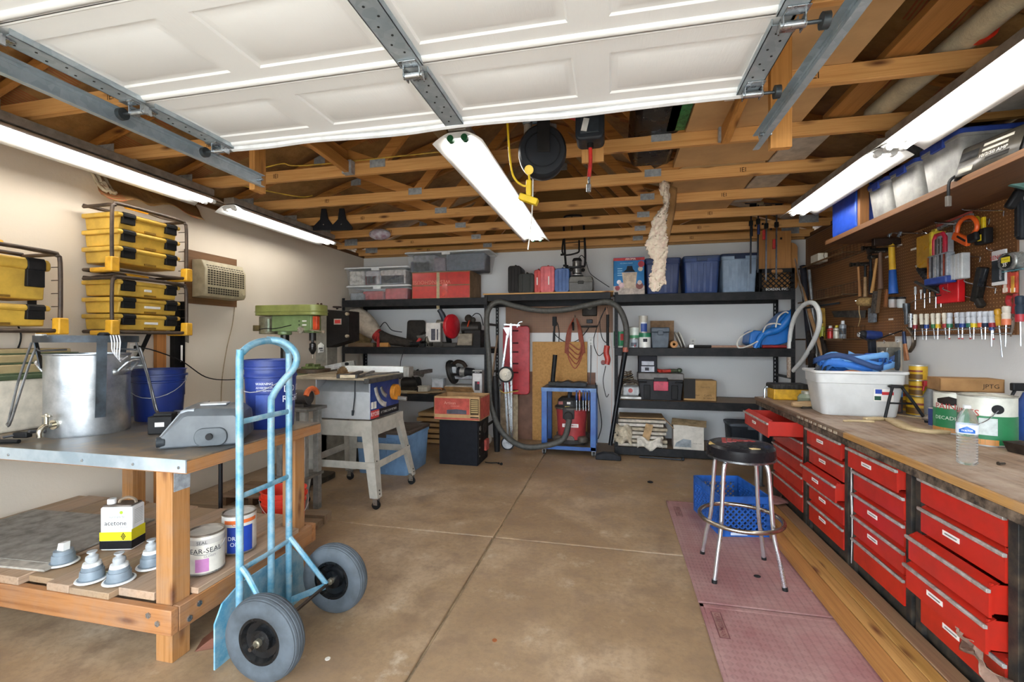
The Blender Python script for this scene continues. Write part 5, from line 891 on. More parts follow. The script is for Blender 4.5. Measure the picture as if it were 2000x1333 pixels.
text('ICE CREAM MAKER',.018,flat('a9d4ea'),ar,(-.03,-.1225,.395))
for k,(a,b,top,col,lid,lb) in enumerate(((1259,1331,503,'263764','2a3a63','dark navy storage tote behind the hanging insulation strip'),(1334,1409,500,'2b4479','2c4166','navy blue storage tote in the middle of the top shelf'),(1408,1483,497,'8396ab','27324d','pale grey-blue storage tote with dark lid on the top shelf'))):
    x0,x1,z0,z1=RB(a,top,b,574,5.93); tote(lb,((x0+x1)/2,6.16,2.018),x1-x0-.012,.46,z1-z0,col,lid,group='totes on the top shelf',taper=.86)
x0,x1,z0,z1=RB(1484,517,1552,571,5.93)
def crate(label,loc,w,d,h,col,rz=0,pitch=.05,holes=True,name='milk_crate'):
    """lattice crate: frames and slanted grid slats"""
    t=thing(name,label,'crate',loc,rz); m=M(col,.5,dirt=.2)
    for (L,dr,o) in ((w,(1,0),-d/2),(w,(1,0),d/2),(d,(0,1),-w/2),(d,(0,1),w/2)):
        g=G(); f=(lambda u,v,e=0:(u,o+e,v)) if dr[0] else (lambda u,v,e=0:(o+e,u,v))
        def bar(u0,v0,u1,v1,wd): g.bar(f(u0,v0),f(u1,v1),.012,wd,(f(-(v1-v0),(u1-u0)) if False else (Vector(f(-(v1-v0),(u1-u0)))-Vector(f(0,0)))))
        bar(-L/2,.02,L/2,.02,.045); bar(-L/2,h-.02,L/2,h-.02,.05); bar(-L/2+.012,0,-L/2+.012,h,.03); bar(L/2-.012,0,L/2-.012,h,.03)
        fr=obj('side_frame',g,m,t)
        g=G(); z0,z1=.04,h-.05; H=z1-z0; n=int((L+H)/pitch)+1
        for s in (1,-1):
            for k in range(-1,n+1):
                u0=-L/2-H+k*pitch; a,b=u0,u0+H; va,vb=z0,z1
                if a<-L/2: va+= -L/2-a; a=-L/2
                if b>L/2: vb-= b-L/2; b=L/2
                if b-a<.01: continue
                if s<0: va,vb=z0+z1-va,z0+z1-vb
                bar(a,va,b,vb,.011)
        o_=obj('lattice',g,m,fr); o_['kind']='stuff'
    obj('bottom',G().cbox((0,0,.012),(w,d,.014)),m,t); return t
mc=crate('black lattice milk crate with white lettering on the top shelf',((x0+x1)/2,6.12,2.018),x1-x0,.36,.27,'1f1e1e',pitch=.06); text('BORDEN, INC.',.038,flat('e3e1dc'),mc,(0,-.1885,.028)); obj('hand_slot',G().prism(rrect(-.06,.225,.06,.262,.015),-.1900,-.1870,'y'),M('a9763f',.6),mc)
for k,(a,b,tp_,lb,dy) in enumerate(((1482,1549,452,'tall brown plywood panel standing in the black milk crate',.02),(1494,1558,475,'rounded wooden cutting board standing in the black milk crate',.09))):
    x0,x1,z0,z1=RB(a,tp_,b,560,6.05+dy); g=G().box((x0,6.05+dy,2.05),(x1-.02,6.065+dy,z1)) if k==0 else G().prism(rrect(x0,2.05,x1,z1,.07,5),6.05+dy,6.068+dy,'y')
    one(('plywood_sheet','cutting_board')[k],lb,'board',g,wood('b07a3f','8f5f2c','Z',knots=False),bev=.002)
# ============================================================ right rack, second shelf
S2=1.347
def sh(px,py,y): c=P(px,py,y=y); return c.x
def can2(px,pw,py0,py1,label,col,z=S2,lid='a9a59c',y=6.05,**k):
    x0,x1,z0,z1=RB(px-pw/2,py0,px+pw/2,py1,y); r=(x1-x0)/2; return can(label,((x0+x1)/2,y+r,z),r,z1-z0,col,lid,**k),z+(z1-z0)
can2(1211,25,648,680,'green solvent can with red round logo on second shelf','2f8a5c',bands=((.0,.12,'c9d6c4',*FULL),(.45,.85,'b83a38',-1.55,-1.0)),y=5.98); 
_,zz=can2(1238,18,663,680,'small grey paint can under a pale green can','aeb6bd',bands=((.2,.6,'5a5f6a',-2.2,-.9),(.1,.35,'a83a40',-1.5,-1.2)),y=5.99)
can2(1239,19,640,662,'small pale green and white paint can, upper of two','dfe6dc',z=zz+.007,y=5.99,bands=((.0,.3,'4f9a6a',*FULL),))
_,zz=can2(1260,24,651,680,'green and white paint can with dark logo on second shelf','ece9e2',bands=((.72,1.0,'1f7a52',*FULL),(.4,.62,'2b2b33',-1.9,-1.2)),y=5.99)
can2(1257,18,618,650,'silver and blue paint can on the green and white can','c3bdb0',z=zz+.007,lid='cfcac0',y=6.0,bands=((.05,.55,'1d3f86',-2.2,-.7),(.55,.62,'dfe3ea',-2.2,-.7)))
can2(1244,14,618,650,'rusty brown tin can standing behind the stacked paint cans','6d4a38',y=6.22)
def toolbox(px0,py0,px1,py1,col,label,z,y=6.0,d=.22,lidc=None,name='tool_box'):
    x0,x1,z0,z1=RB(px0,py0,px1,py1,y); w,h=x1-x0,z1-z0; t=thing(name,label,'tool box',((x0+x1)/2,y+d/2,z)); m=M(col,.5,dirt=.15)
    obj('body',G().prism([(-w*.44,0),(w*.44,0),(w*.49,h*.74),(-w*.49,h*.74)],-d/2+.01,d/2-.01,'y'),m,t,.008); obj('lid',G().box((-w/2,-d/2,h*.74),(w/2,d/2,h*.98)),M(lidc,.5,dirt=.15) if lidc else m,t,.012); obj('latch',G().cbox((0,-d/2-.004,h*.72),(w*.3,.02,h*.2)),m,t,.006); return t,w,h,d
toolbox(1272,640,1308,681,'4c5762','slate grey lidded box among the paint cans',S2,5.99)
one('cardboard_sheet','brown cardboard panel standing behind the slate grey box','panel',G().box((sh(1270,650,6.3),6.28,S2),(sh(1316,650,6.3),6.30,P(1295,627,y=6.3).z)),M('8c6d4e',.8))
for k,(px,w) in enumerate(((1322,9),(1329,9))):
    x=sh(px,670,6.05); one('sanding_disc',['white sanding disc leaning on the slate grey box','outer white sanding disc leaning beside the cardboard roll'][k],'disc',G().lathe([(.105,-.008),(.11,0),(.105,.008),(.03,.009),(1e-4,.009)],32),M('dcd8cf' if k else 'c9c4b8',.6),(x+.02,6.1,S2+.105),ry=PI/2-.38,group='white sanding discs')
t=thing('paper_roll','brown cardboard roll lying on the second shelf','roll'); x=sh(1316,675,5.97); obj('roll',G().lathe([(.045,0),(.045,.26),(.018,.26),(.018,0),(.045,0)],20,Matrix.Translation((x,5.94,S2+.046))@Matrix.Rotation(-PI/2,4,'X'),cap=False),M('b8834f',.7),t)
t=thing('extension_pole','long pinkish wooden pole with black grip lying along the shelf','pole'); a,b=P(1345,676,y=5.96),P(1470,676,y=5.96); z=S2+.02; obj('pole',G().cyl((a.x+.25,5.96,z),(b.x,5.96,z),.014,n=10),M('b08a74',.6),t); obj('grip',G().cyl((a.x+.05,5.96,z),(a.x+.26,5.96,z),.018,n=10),BLKP,t); obj('ferrule',G().cbox((a.x+.03,5.96,z+.004),(.06,.045,.045)),CHR,t,.006)
# blue moulded swing seat with white rope
BL=M('1e6fc0',.35,dirt=.08); sw=thing('swing_seat','bright blue moulded child swing seat with white rope on shelf','swing seat',(0,0,0))
def S(px,py,y=5.97): c=P(px,py,y=y); return (c.x,c.z)
obj('back_shell',G().prism([S(1464,672),S(1467,650),S(1476,645),S(1500,648),S(1520,625),S(1540,606),S(1556,608),S(1553,640),S(1545,668),S(1520,676),S(1480,680)],6.0,6.32,'y'),BL,sw,.02,seg=3); obj('side_wing',G().tube(smooth([P(1478,679,y=5.97),P(1486,660,y=5.96),P(1500,650,y=5.96),P(1520,644,y=5.96),P(1538,625,y=5.96),P(1552,608,y=5.97)],5),[.035]*10+[.045]*8+[.05]*8,10),BL,sw); obj('foot_lip',G().tube(smooth([P(1474,680,y=5.96),P(1482,664,y=5.95),P(1490,652,y=5.95)],4),.03,10),BL,sw)
for k,pp in enumerate((((1515,640),(1520,620),(1533,610),(1540,612)),((1490,650),(1497,636),(1512,632),(1525,634)),((1480,667),(1462,676),(1444,680),(1440,670),(1450,656),(1470,646)))): obj('rope',G().tube(smooth([P(*q,y=5.93) for q in pp],6),.009,8),M('d9d6cc',.8),sw)
one('red_pipe','red metal bar lying under the blue swing seat','bar',G().cyl((sh(1488,678,5.95),5.94,S2+.022),(sh(1535,678,5.95),5.94,S2+.022),.02,n=12),M('9c2626',.4))
# ============================================================ right rack, third shelf
S3=.692
cs_=thing('circular_saw','small grey and red saw tool lying on the third shelf','saw',(sh(1228,765,6.02),6.08,S3)); obj('base_plate',G().cbox((.02,-.02,.02),(.28,.2,.03)),M('c3c0ba',.4,.4),cs_,.004); obj('body',G().cbox((.03,0,.10),(.22,.15,.13)),M('a9a9a8',.4,.2),cs_,.02); obj('top_handle',G().tube(smooth([(-.1,0,.15),(-.06,0,.21),(.08,0,.22),(.16,0,.16)],4),.022,8),M('4a3c30',.6),cs_); obj('red_knob',G().cyl((0.02,-.1,.11),(.02,-.07,.11),.028,n=14),M('b03028',.4),cs_); obj('front_knob',G().ball((.15,-.06,.05),.035),BLKP,cs_)
tg=thing('cord_tangle','tangled brown cord heap on top of the small saw','cord',(sh(1222,740,6.03),6.05,S3+.17)); 
for k in range(7):
    a=k*.9; obj('coil',G().tube(smooth([(.12*math.cos(a+q*1.3)*(1-.06*k),.06*math.sin(a+q*1.7),.03+.022*k+.02*math.sin(q*2+k)) for q in range(7)],4),.006,6),M(['5c4c38','33302c','6d5a40'][k%3],.6),tg)
t,w,h,d=toolbox(1246,729,1336,783,'2a292b','black tool box with red latch on the third shelf',S3,5.95,.30,'6f6a66'); obj('red_latch',G().cbox((.0,-d/2-.016,h*.52),(w*.32,.018,h*.34)),M('c02c4a',.4),t,.006); 
for s in (-1,1): obj('end_handle',G().tube(smooth([(s*w*.33,-d/2+.0,h*.66),(s*w*.33,-d/2-.025,h*.66),(s*w*.45,-d/2-.025,h*.66),(s*w*.47,-d/2,h*.66)],3),.009,6),BLKP,t); obj('front_rib',G().cbox((s*w*.3,-d/2-.002,h*.3),(w*.14,.02,h*.5)),BLKP,t,.006)
zt=S3+h*.98
x0,x1,z0,z1=RB(1247,698,1284,730,6.0); sb=carton('small black and white product box standing on the black tool box',((x0+x1)/2,6.1,zt+.001),x1-x0,.15,z1-z0,'35353a',name='product_box'); obj('print',G().cbox((0,-.0762,.12),(.15,.0012,.05)).cbox((.0,-.0762,.045),(.16,.0012,.07)),M('b9bac2',.5),sb); obj('photo',G().cbox((-.01,-.0775,.045),(.05,.001,.04)),flat('3a3a40'),sb)
t=thing('red_pliers','red-handled cutter lying on the black tool box','tool',(sh(1297,722,6.0),6.06,zt+.001),.2); obj('handle',G().tube(smooth([(-.08,.04,.03),(-.02,.0,.02),(.08,-.03,.025)],4),.022,8),M('c03a2c',.45),t); obj('handle',G().tube(smooth([(-.06,-.04,.02),(0,0,.018),(.09,.03,.02)],4),.018,8),M('c03a2c',.45),t)
one('chain_pile','short pile of green and steel chain on the black tool box','chain',G().ball((0,0,.025),.03,10,6,(3,1.2,.8)).ball((.09,.01,.03),.03,10,6,(1.2,1,1)),M('6f7a60',.4,.6,.4,40),(sh(1314,722,6.0),6.08,zt+.001))
x0,x1,z0,z1=RB(1335,742,1400,783,5.96); kb=carton('brown cardboard carton with black panel on the third shelf',((x0+x1)/2,6.11,S3+.002),x1-x0,.28,z1-z0-.01,'a5804f',tape=False); W=x1-x0; obj('black_panel',G().box((-W/2+.005,-.1408,.03),(-W/2+.14,-.1400,.27)),flat('2b2826'),kb); text('CLAYS',.03,flat('3a2e20'),kb,(.09,-.1415,.07)); text('OF TARGETS',.022,flat('3a2e20'),kb,(.1,-.1415,.035)); text('TARGETS',.026,flat('6a5232'),kb,(.06,-.1415,.17)); text('TRAP',.022,flat('3a2e20'),kb,(-.03,-.1415,.07))
# ============================================================ right rack, bottom shelf
S4=.107
pk=thing('tile_stack','ragged stack of tiles wrapped in torn cardboard on bottom shelf','stack',(sh(1252,860,5.9),6.08,S4))
for k in range(7): obj('tile_sheet',G().cbox((.02*math.sin(k*2),.01*(k%2),.025+k*.05),(.62-.03*(k%3),.38,.036)),M(['c9bfae','b4a68e','d0c8bb'][k%3],.8,dirt=.25,scale=20,bump=.5),pk,.006)
obj('cardboard_wrap',G().sheet(lambda u,v:(-.2+.5*u+.03*math.sin(v*7),-.21-.03*math.sin(u*9)-.02*math.sin(v*11),.02+.34*v+.03*math.sin(u*8)),12,8),M('b09474',.85,dirt=.25,bump=.3),pk,solid=.006) if False else None
obj('cardboard_top',G().box((-.26,-.2,.36),(.28,.2,.372)),M('a88a62',.85,dirt=.2),pk); obj('torn_flap',G().bar((.05,-.22,.10),(.10,-.23,.30),.09,.008,(0,1,0)),M('b4936a',.85),pk); obj('torn_flap',G().bar((.28,-.1,.36),(.40,-.15,.24),.2,.006,(1,0,1)),M('a9875c',.85),pk); obj('paper_scrap',G().sheet(lambda u,v:(-.05+.3*u,-.235-.02*math.sin(u*13+v*5),.0+.12*v+.03*math.sin(u*9)),10,5),M('d8d0c2',.85,bump=.4),pk,solid=.003); obj('paper_scrap',G().sheet(lambda u,v:(-.33+.22*u,-.22-.03*math.sin(u*8+v*9),.05+.22*v+.02*math.sin(u*11)),10,6),M('cdbfa6',.85,bump=.4),pk,solid=.003)
x0,x1,z0,z1=RB(1317,838,1377,882,5.86); wb=carton('white printed carton with brown flaps on the bottom shelf',((x0+x1)/2,6.03,S4+.001),x1-x0,.30,.29,'cbc5ba',tape=False,rz=-.06); obj('print_grey',G().prism([(-.16,.03),(.03,.03),(.03,.12),(-.06,.13),(-.14,.08)],-.1510,-.1502,'y'),M('8f979c',.6),wb); text('SOLID OAK',.02,flat('6a6660'),wb,(.1,-.1512,.08)); obj('flap',G().bar((.0,-.15,.292),(.02,.0,.345),.4,.005,(0,-.3,1)),M('9a8362',.85),wb)
tote('dark grey storage tote with grey lid on the bottom shelf',(1.62,6.12,S4+.001),.52,.36,.33,'22262c','50565e')
one('fallen_rod','dark metal rod lying on floor before the bottom shelf','rod',G().cyl((.30,5.80,.012),(.78,5.76,.012),.009,n=8).ball((.8,5.76,.02),.02),M('3b4048',.4,.6))
# ============================================================ left rack, middle shelf
t=thing('dust_bag','pale fabric dust-collector bag with red band slumped on middle shelf','bag'); 
def TB_(pp,y,rr,mat,name,par,n=12): 
    return obj(name,G().tube(smooth([P(a,b,y=y) for a,b in pp],4),[rr(i/(4*(len(pp)-1))) for i in range(4*(len(pp)-1)+1)],n),mat,par)
TB_(((686,614),(700,622),(718,638),(735,653)),6.0,lambda u:.06+.10*math.sin(PI*(.15+.75*u)),M('b9ad9c',.85,dirt=.2,scale=10,bump=.6),'bag_cloth',t); TB_(((734,651),(742,660)),6.0,lambda u:.088,M('a8201f',.6),'red_band',t); TB_(((742,658),(760,664),(785,668),(815,673)),6.0,lambda u:.10*(1-.55*u),M('3a342e',.85,dirt=.3,scale=12,bump=.9),'dark_sleeve',t); obj('red_tail',G().box((sh(737,670,5.92),5.90,S2),(sh(742,670,5.92),5.91,S2+.2)),M('a8201f',.6),t)
one('paper_bundle','crumpled tan paper bundle behind the pale dust bag','paper',G().ball((0,0,.15),.15,14,10,(1,.8,1)),M('a98a5c',.9,dirt=.35,scale=12,bump=.9),(sh(700,655,6.1),6.22,S2)); one('wood_block','small orange wood block on the front of middle shelf','block',G().cbox((0,0,.03),(.13,.08,.06)),wood('b5803f','955f2a','X'),(sh(751,676,5.93),5.95,S2+.001),bev=.004); one('wood_plank_piece','dusty brown plank piece under the dust bag','board',G().cbox((0,0,.03),(.40,.1,.06)),wood('6b563e','544129','X'),(sh(706,676,5.95),5.97,S2+.001),bev=.004)
one('drip_tray','dark rounded metal tray leaning upright at the shelf back','tray',G().prism(rrect(-.145,0,.145,.40,.04),-.01,.01,'y'),M('2e2823',.5,.4,.4),(sh(809,655,6.3),6.33,S2),rx=-.12,bev=.006)
t=thing('chop_saw','abrasive chop saw with round red blade guard on the middle shelf','saw',(sh(868,640,6.02),6.1,S2)); m=Matrix.Translation((.09,-.02,.33))@Matrix.Rotation(PI/2-.55,4,'Y')
obj('blade_guard',G().lathe([(1e-4,-.035),(.15,-.035),(.172,-.02),(.172,.02),(.15,.035),(1e-4,.035)],32,Matrix.Translation((.10,-.06,.29))@Matrix.Rotation(PI/2,4,'Y')@Matrix.Rotation(.3,4,'X')),M('c0202a',.35,dirt=.1),t,.006); obj('motor',G().cyl((-.14,.02,.33),(.07,0,.33),.06,n=18),M('a39a8a',.4,.5),t); obj('handle',G().tube(smooth([(-.02,-.02,.38),(-.05,-.05,.47),(-.09,-.06,.53)],4),[.05,.045,.04,.04,.04,.035,.035,.035,.03],10),M('3a4048',.45),t); obj('arm',G().bar((.0,0,.30),(.0,.12,.05),.06,.07),BLKP,t,.006); obj('base',G().cbox((.03,0,.03),(.34,.28,.06)),M('35302a',.5,.4,.3),t,.006)
x0,x1,z0,z1=RB(832,636,859,672,5.98); sb=carton('small torn white and black parts box before the red saw guard',((x0+x1)/2,6.03,S2+.075),x1-x0,.12,z1-z0,'d0c9c0',rz=.15,name='parts_box'); obj('print',G().cbox((0,-.0608,.10),(.06,.001,.16)).cbox((.06,-.0608,.1),(.02,.001,.15)),M('4a4650',.6,dirt=.5,scale=60),sb)
one('wire_rack','low grey wire rack under the small parts box','rack',G().box((0,0,0),(.25,.18,.01)).box((0,0,.06),(.25,.18,.072)).box((0,0,0),(.01,.01,.07)).box((.24,0,0),(.25,.01,.07)).box((0,.17,0),(.01,.18,.07)).box((.24,.17,0),(.25,.18,.07)),M('5a564e',.5,.4),(sh(832,676,5.96),5.96,S2+.001))
t=thing('bench_grinder','dark bench grinder with pale housing at the end of middle shelf','grinder',(sh(916,655,6.02),6.08,S2)); obj('housing',G().prism([(-.16,.02),(.06,.02),(.07,.19),(-.14,.19)],-.12,-.02,'y'),M('7d7160',.5,.4,.3),t,.01); obj('motor',G().cyl((-.12,.03,.27),(.13,.03,.27),.085,n=20),M('35302c',.5,.4,.4),t); obj('dark_body',G().cbox((.05,.03,.12),(.24,.2,.24)),M('26221f',.5,.2,.3),t,.01); obj('base',G().cbox((0,0,.01),(.36,.26,.02)),BLKP,t); obj('knot',G().ball((-.02,-.02,.40),.055).ball((.04,0,.38),.04),M('39332d',.6),t); obj('red_tab',G().bar((-.01,-.09,.28),(.02,-.1,.37),.02,.01),M('c0401c',.4),t); obj('cord',G().tube(smooth([(.02,0,.42),(.08,0,.47),(.15,0,.44),(.19,0,.3)],4),.006,6),BLKP,t)
random.seed(3)
for k,(px,py,lb) in enumerate(((826,668,'grey angled metal plate lying among the shelf tools'),(838,664,'steel round disc leaning by the small parts box'),(822,652,'dark lump of motor parts before the metal tray'),(818,671,'red and black cordless drill lying on middle shelf'))):
    c=P(px,py,y=6.02); x=c.x
    if k==0: one('metal_plate',lb,'plate',G().prism([(-.1,.08),(.06,.10),(.02,.0),(-.06,.0)],-.06,.06,'y'),M('5f5c58',.4,.6),(x,6.08,S2+.08))
    elif k==1: one('grinding_disc',lb,'disc',G().lathe([(.08,-.006),(.08,.006),(1e-4,.008)],24),M('8f8a80',.3,.8),(x+.02,5.97,S2+.08),ry=1.3)
    elif k==2: one('motor_part',lb,'motor',G().cyl((-.09,0,.10),(.09,0,.10),.07,n=14).cbox((0,0,.03),(.16,.12,.06)).tube(smooth([(-.08,-.05,.12),(0,-.07,.2),(.08,-.05,.14)],4),.015,8),M('2b2622',.6,.2,.3),(x,6.2,S2+.14-.13))
    else: t=thing('cordless_drill',lb,'drill',(x,5.95,S2+.002)); obj('body',G().cyl((-.09,0,.04),(.06,0,.06),.032,n=12),BLKP,t); obj('red_shell',G().bar((.0,0,.04),(.06,0,.12),.05,.045),M('b82a24',.4),t,.01); obj('battery',G().cbox((.09,0,.025),(.09,.07,.05)),BLKP,t,.006)
wire('black cord dangling off the middle shelf toward the table saw',[P(790,676,y=5.85),P(787,690,y=5.84),P(783,705,y=5.84),P(782,716,y=5.84)],.005,BLKP); wire('black cord arching behind the dark sleeve of dust bag',[P(742,640,y=6.1),P(752,630,y=6.1),P(765,645,y=6.1),P(785,649,y=6.1)],.006,BLKP)
# ============================================================ left rack, lower shelf
S3L=.692
t=thing('miter_saw','silver and black miter saw with round guard on the lower shelf','miter saw',(sh(898,765,6.05),6.15,S3L)); obj('guard',G().lathe([(.13,-.03),(.165,-.028),(.175,0),(.165,.028),(.13,.03)],32,Matrix.Translation((-.14,-.02,.30))@Matrix.Rotation(PI/2-.25,4,'Y')),M('33302d',.5,.2,.2),t); obj('blade',G().cyl((-.145,-.02,.30),(-.14,-.02,.30),.14,n=32),M('77726a',.3,.8),t); obj('motor',G().cyl((-.06,.0,.31),(.17,.0,.29),.065,n=18),M('2b2b2d',.4,.2),t); obj('motor_band',G().cyl((-.02,.0,.305),(.05,.0,.30),.068,n=18),M('b9b6b0',.3,.6),t); obj('arm',G().prism([(-.10,.20),(.28,.20),(.30,.27),(.2,.29),(.0,.22),(-.1,.25)],-.05,.06,'y'),M('b5b5b8',.35,.5),t,.008); obj('front_bracket',G().cbox((-.09,-.07,.33),(.06,.05,.09)),M('c5c8cc',.35,.5),t,.004); obj('top_handle',G().tube(smooth([(-.12,0,.42),(-.06,-.02,.45),(.02,-.02,.43),(.06,0,.37)],4),.028,10),M('3a2e26',.5),t); obj('table',G().cbox((.05,0,.08),(.5,.3,.08)),M('c9c5bc',.45,.2),t,.008); obj('column',G().cbox((.23,.0,.16),(.08,.12,.12)),M('d0cdc6',.4),t,.004); obj('foot',G().cbox((.05,0,.02),(.4,.26,.04)),M('8c867a',.5),t)
x0,x1,z0,z1=RB(922,722,942,770,5.93); sb=carton('tall white tool carton with black top stripe beside the miter saw',((x0+x1)/2,5.99,S3L+.001),x1-x0,.12,z1-z0,'d9d5d2',tape=False,name='product_box'); obj('top_stripe',G().cbox((0,-.0605,z1-z0-.02),((x1-x0)*.95,.001,.03)),flat('2a2828'),sb); text('MICRO',.022,flat('e0e0e0'),sb,(0,-.0615,z1-z0-.02)); obj('picture',G().cbox((.0,-.0605,.13),(.07,.001,.12)),M('4a4448',.5),sb); obj('picture_red',G().cbox((.015,-.0612,.17),(.03,.001,.03)),flat('b83a4a'),sb)
for k,(px,py,w,d_,h,c,lb) in enumerate(((857,735,.17,.1,.12,'b9bcc0','clear parts organiser box on the lower shelf'),(855,745,.16,.1,.06,'b8713a','orange parts tray under the clear organiser'),(836,752,.14,.12,.10,'bcb5a4','pale plastic tub on the lower shelf'))):
    t=thing('parts_box',lb,'box',(sh(px,py,6.1),6.1 if k<2 else 5.97,S3L+.002+(.075 if k==0 else 0)+(.01 if k==1 else 0))); obj('body',G().cbox((0,0,h/2),(w,d_,h)),M(c,.4,dirt=.2),t,.006); obj('lid',G().cbox((0,0,h+.005),(w+.01,d_+.01,.012)),M(c,.4),t,.003)
pt=thing('scrap_boards','long thin board and offcuts lying on the lower shelf','boards',(sh(830,766,5.9),5.95,S3L+.001)); obj('board',G().bar((-.25,-.05,.012),(.40,.0,.05),.09,.02),wood('8d7350','6b5538','X'),pt); obj('offcut',G().cbox((-.3,.02,.02),(.3,.1,.04)),wood('a89878','8a7a5c','X',knots=False),pt,.003); obj('offcut',G().cbox((.05,.1,.03),(.25,.08,.06)),wood('6b5a42','544430','X',knots=False),pt,.003)
hp_=thing('tool_heap','dark greasy heap of hoses and motors behind the table saw','tools',(-2.36,4.98,0)) if False else thing('router_table','dark greasy router motor with cords on the lower shelf end','router',(sh(800,745,6.0),6.05,S3L+.001)); obj('motor',G().cyl((-.12,0,.12),(.12,0,.14),.09,n=16),M('2d2823',.6,.3,.4),hp_); obj('lump',G().cbox((.02,.02,.05),(.3,.2,.1)),M('3a332b',.6,.2,.4),hp_,.02); obj('cord',G().tube(smooth([(-.15,-.05,.2),(-.05,-.1,.27),(.1,-.1,.22),(.18,-.05,.1),(.1,-.12,.05)],5),.009,7),BLKP,hp_); obj('steel_tube',G().cyl((.02,-.02,.30),(.2,-.04,.26),.035,n=14),M('8e8c88',.35,.6),hp_); obj('bracket',G().bar((-.1,0,.2),(.12,-.02,.33),.03,.02),BLKP,hp_)
# ============================================================ luggage cart frame hanging over the bridge shelf
lc=thing('luggage_cart','black tubular luggage cart hanging from the joists over the bridge shelf','cart'); y=6.0; TBK=M('232324',.4,.4)
obj('side_tube',G().tube(smooth([P(1101,428,y=y),P(1101,440,y=y),P(1105,517,y=y),P(1112,522,y=y-.02),P(1135,521,y=y-.02),P(1143,512,y=y),P(1140,440,y=y),P(1136,424,y=y),P(1130,421,y=y),P(1107,422,y=y)],4,True),.014,8,True),TBK,lc)
for py in (436,457,475): obj('rung',G().cyl(P(1103,py,y=y),P(1141,py-3,y=y),.006,n=6),TBK,lc)
obj('foot_loop',G().tube(smooth([P(1100,468,y=y-.02),P(1100,497,y=y-.05),P(1128,494,y=y-.08),P(1131,485,y=y-.05),P(1131,470,y=y-.02)],4),.011,8),TBK,lc); obj('wheel_axle',G().cyl(P(1095,498,y=y-.06),P(1104,497,y=y-.06),.014,n=8).cyl(P(1100,519,y=y-.03),P(1110,520,y=y-.03),.014,n=8),BLKP,lc); obj('hang_strap',G().bar(P(1117,421,y=y),Vector((P(1117,421,y=y).x,y,ZC+.05)),.012,.006),TBK,lc)
# ============================================================ right wall: pegboard, shelf, tools
PX=2.385
PEGR=peg('pegboard_right','7a4f2c','c49a68',(1,2),.13)
pr_=thing('wall_pegboard','large brown perforated pegboard covering the wall over the drawer bench','pegboard'); obj('panel',G().box((PX,3.37,1.48),(XR-.003,4.62,2.73)),PEGR,pr_); obj('panel',G().box((PX,4.625,1.13),(XR-.003,6.50,2.73)),PEGR,pr_)
def W(px,py,o=.03): return P(px,py,x=PX-o)
CH=M('c9ccd0',.2,.95,.05); BLK2=M('202022',.45,dirt=.15)
WSH=wood('6b4526','4a2e17','Y',knots=False)
ws_=thing('wall_shelf','long dark brown wooden shelf above the pegboard','shelf'); obj('board',G().box((1.915,1.6,2.33),(PX-.002,4.75,2.352)),WSH,ws_,.002); obj('front_lip',G().box((1.905,1.6,2.325),(1.915,4.75,2.365)),wood('7d5430','5c3a1d','Y',knots=False),ws_,.002); obj('divider_post',G().box((1.92,4.17,2.352),(1.985,4.21,2.74)),wood('8a5c30','6b431f','Z',knots=False),ws_,.002)
BLID=M('3a56b4',.4,dirt=.1); CLB=M('c9c8c2',.4,dirt=.25,scale=5,Alpha=.8,dc='8f8f8c')
zs=2.353
def wbin(label,y0,y1,h,z=zs,mat=CLB,lid=BLID,x0=1.95,x1=2.36): return tote(label,((x0+x1)/2,(y0+y1)/2,z),y1-y0,x1-x0,h,mat,lid,rz=-PI/2,group='bins on the wall shelf',taper=.82,ribs=False,lh=.03,name='shelf_bin')
wbin('dusty clear bin with blue lid beside the shelf divider post',3.87,4.14,.31); wbin('clear bin with blue lid, middle of three on the wall shelf',3.53,3.85,.315); wbin('largest clear bin with blue lid behind the battery charger',3.14,3.51,.33); wbin('clear bin with blue lid under the upper white bin',2.30,2.62,.245,x0=1.93); wbin('whitish clear bin stacked near the lamp above charger',2.63,3.03,.22,z=zs+.34,lid=M('d9d9d6',.4))
bt_=thing('blue_bin','bright blue bin lying on its side at the shelf far end','bin',(2.14,4.47,zs)); obj('shell',G().prism(rrect(-.2,0,.2,.36,.05),-.2,.23,'y'),M('2753c8',.35,dirt=.1),bt_,.01); obj('rim',G().prism(rrect(-.215,0.0,.215,.375,.05),-.225,-.2,'y'),M('3a66d8',.35),bt_,.004); obj('recess',G().prism(rrect(-.16,.04,.16,.32,.04),-.2285,-.2252,'y'),M('4a62c0',.4,dirt=.15),bt_)
bc=thing('battery_charger','black portable battery charger with printed face tilted on wall shelf','charger',(1.985,2.95,zs+.002),.22); obj('case',G().prism([(-.06,0),(.2,0),(.2,.19),(.0,.19)],-.19,.17,'y'),M('1b1a1a',.35,dirt=.1),bc,.012); obj('face',G().add([(-.0635,-.17,.012),(-.0635,.15,.012),(-.009,.15,.178),(-.009,-.17,.178)],[(0,1,2,3)]),M('4a453c',.35),bc,solid=.003)
for k,(a,b,c,d,col) in enumerate(((-.15,-.05,.10,.15,'2a2a2a'),(-.03,.12,.145,.16,'c9c4b8'),(-.03,.10,.115,.13,'b9b4a8'),(-.14,-.06,.03,.06,'b0aca0'),(.0,.12,.05,.075,'2f2d2a'))):
    f=lambda z:-.0655+(z-.012)*.3283
    obj('print',G().add([(f(c),-a,c),(f(c),-b,c),(f(d),-b,d),(f(d),-a,d)],[(0,1,2,3)]),flat(col),bc,solid=.001)
text('10/2/50 AMP',.028,flat('d8d4c8'),bc,(-.048,-.04,.09),(PI/2-.32,0,-PI/2)); 
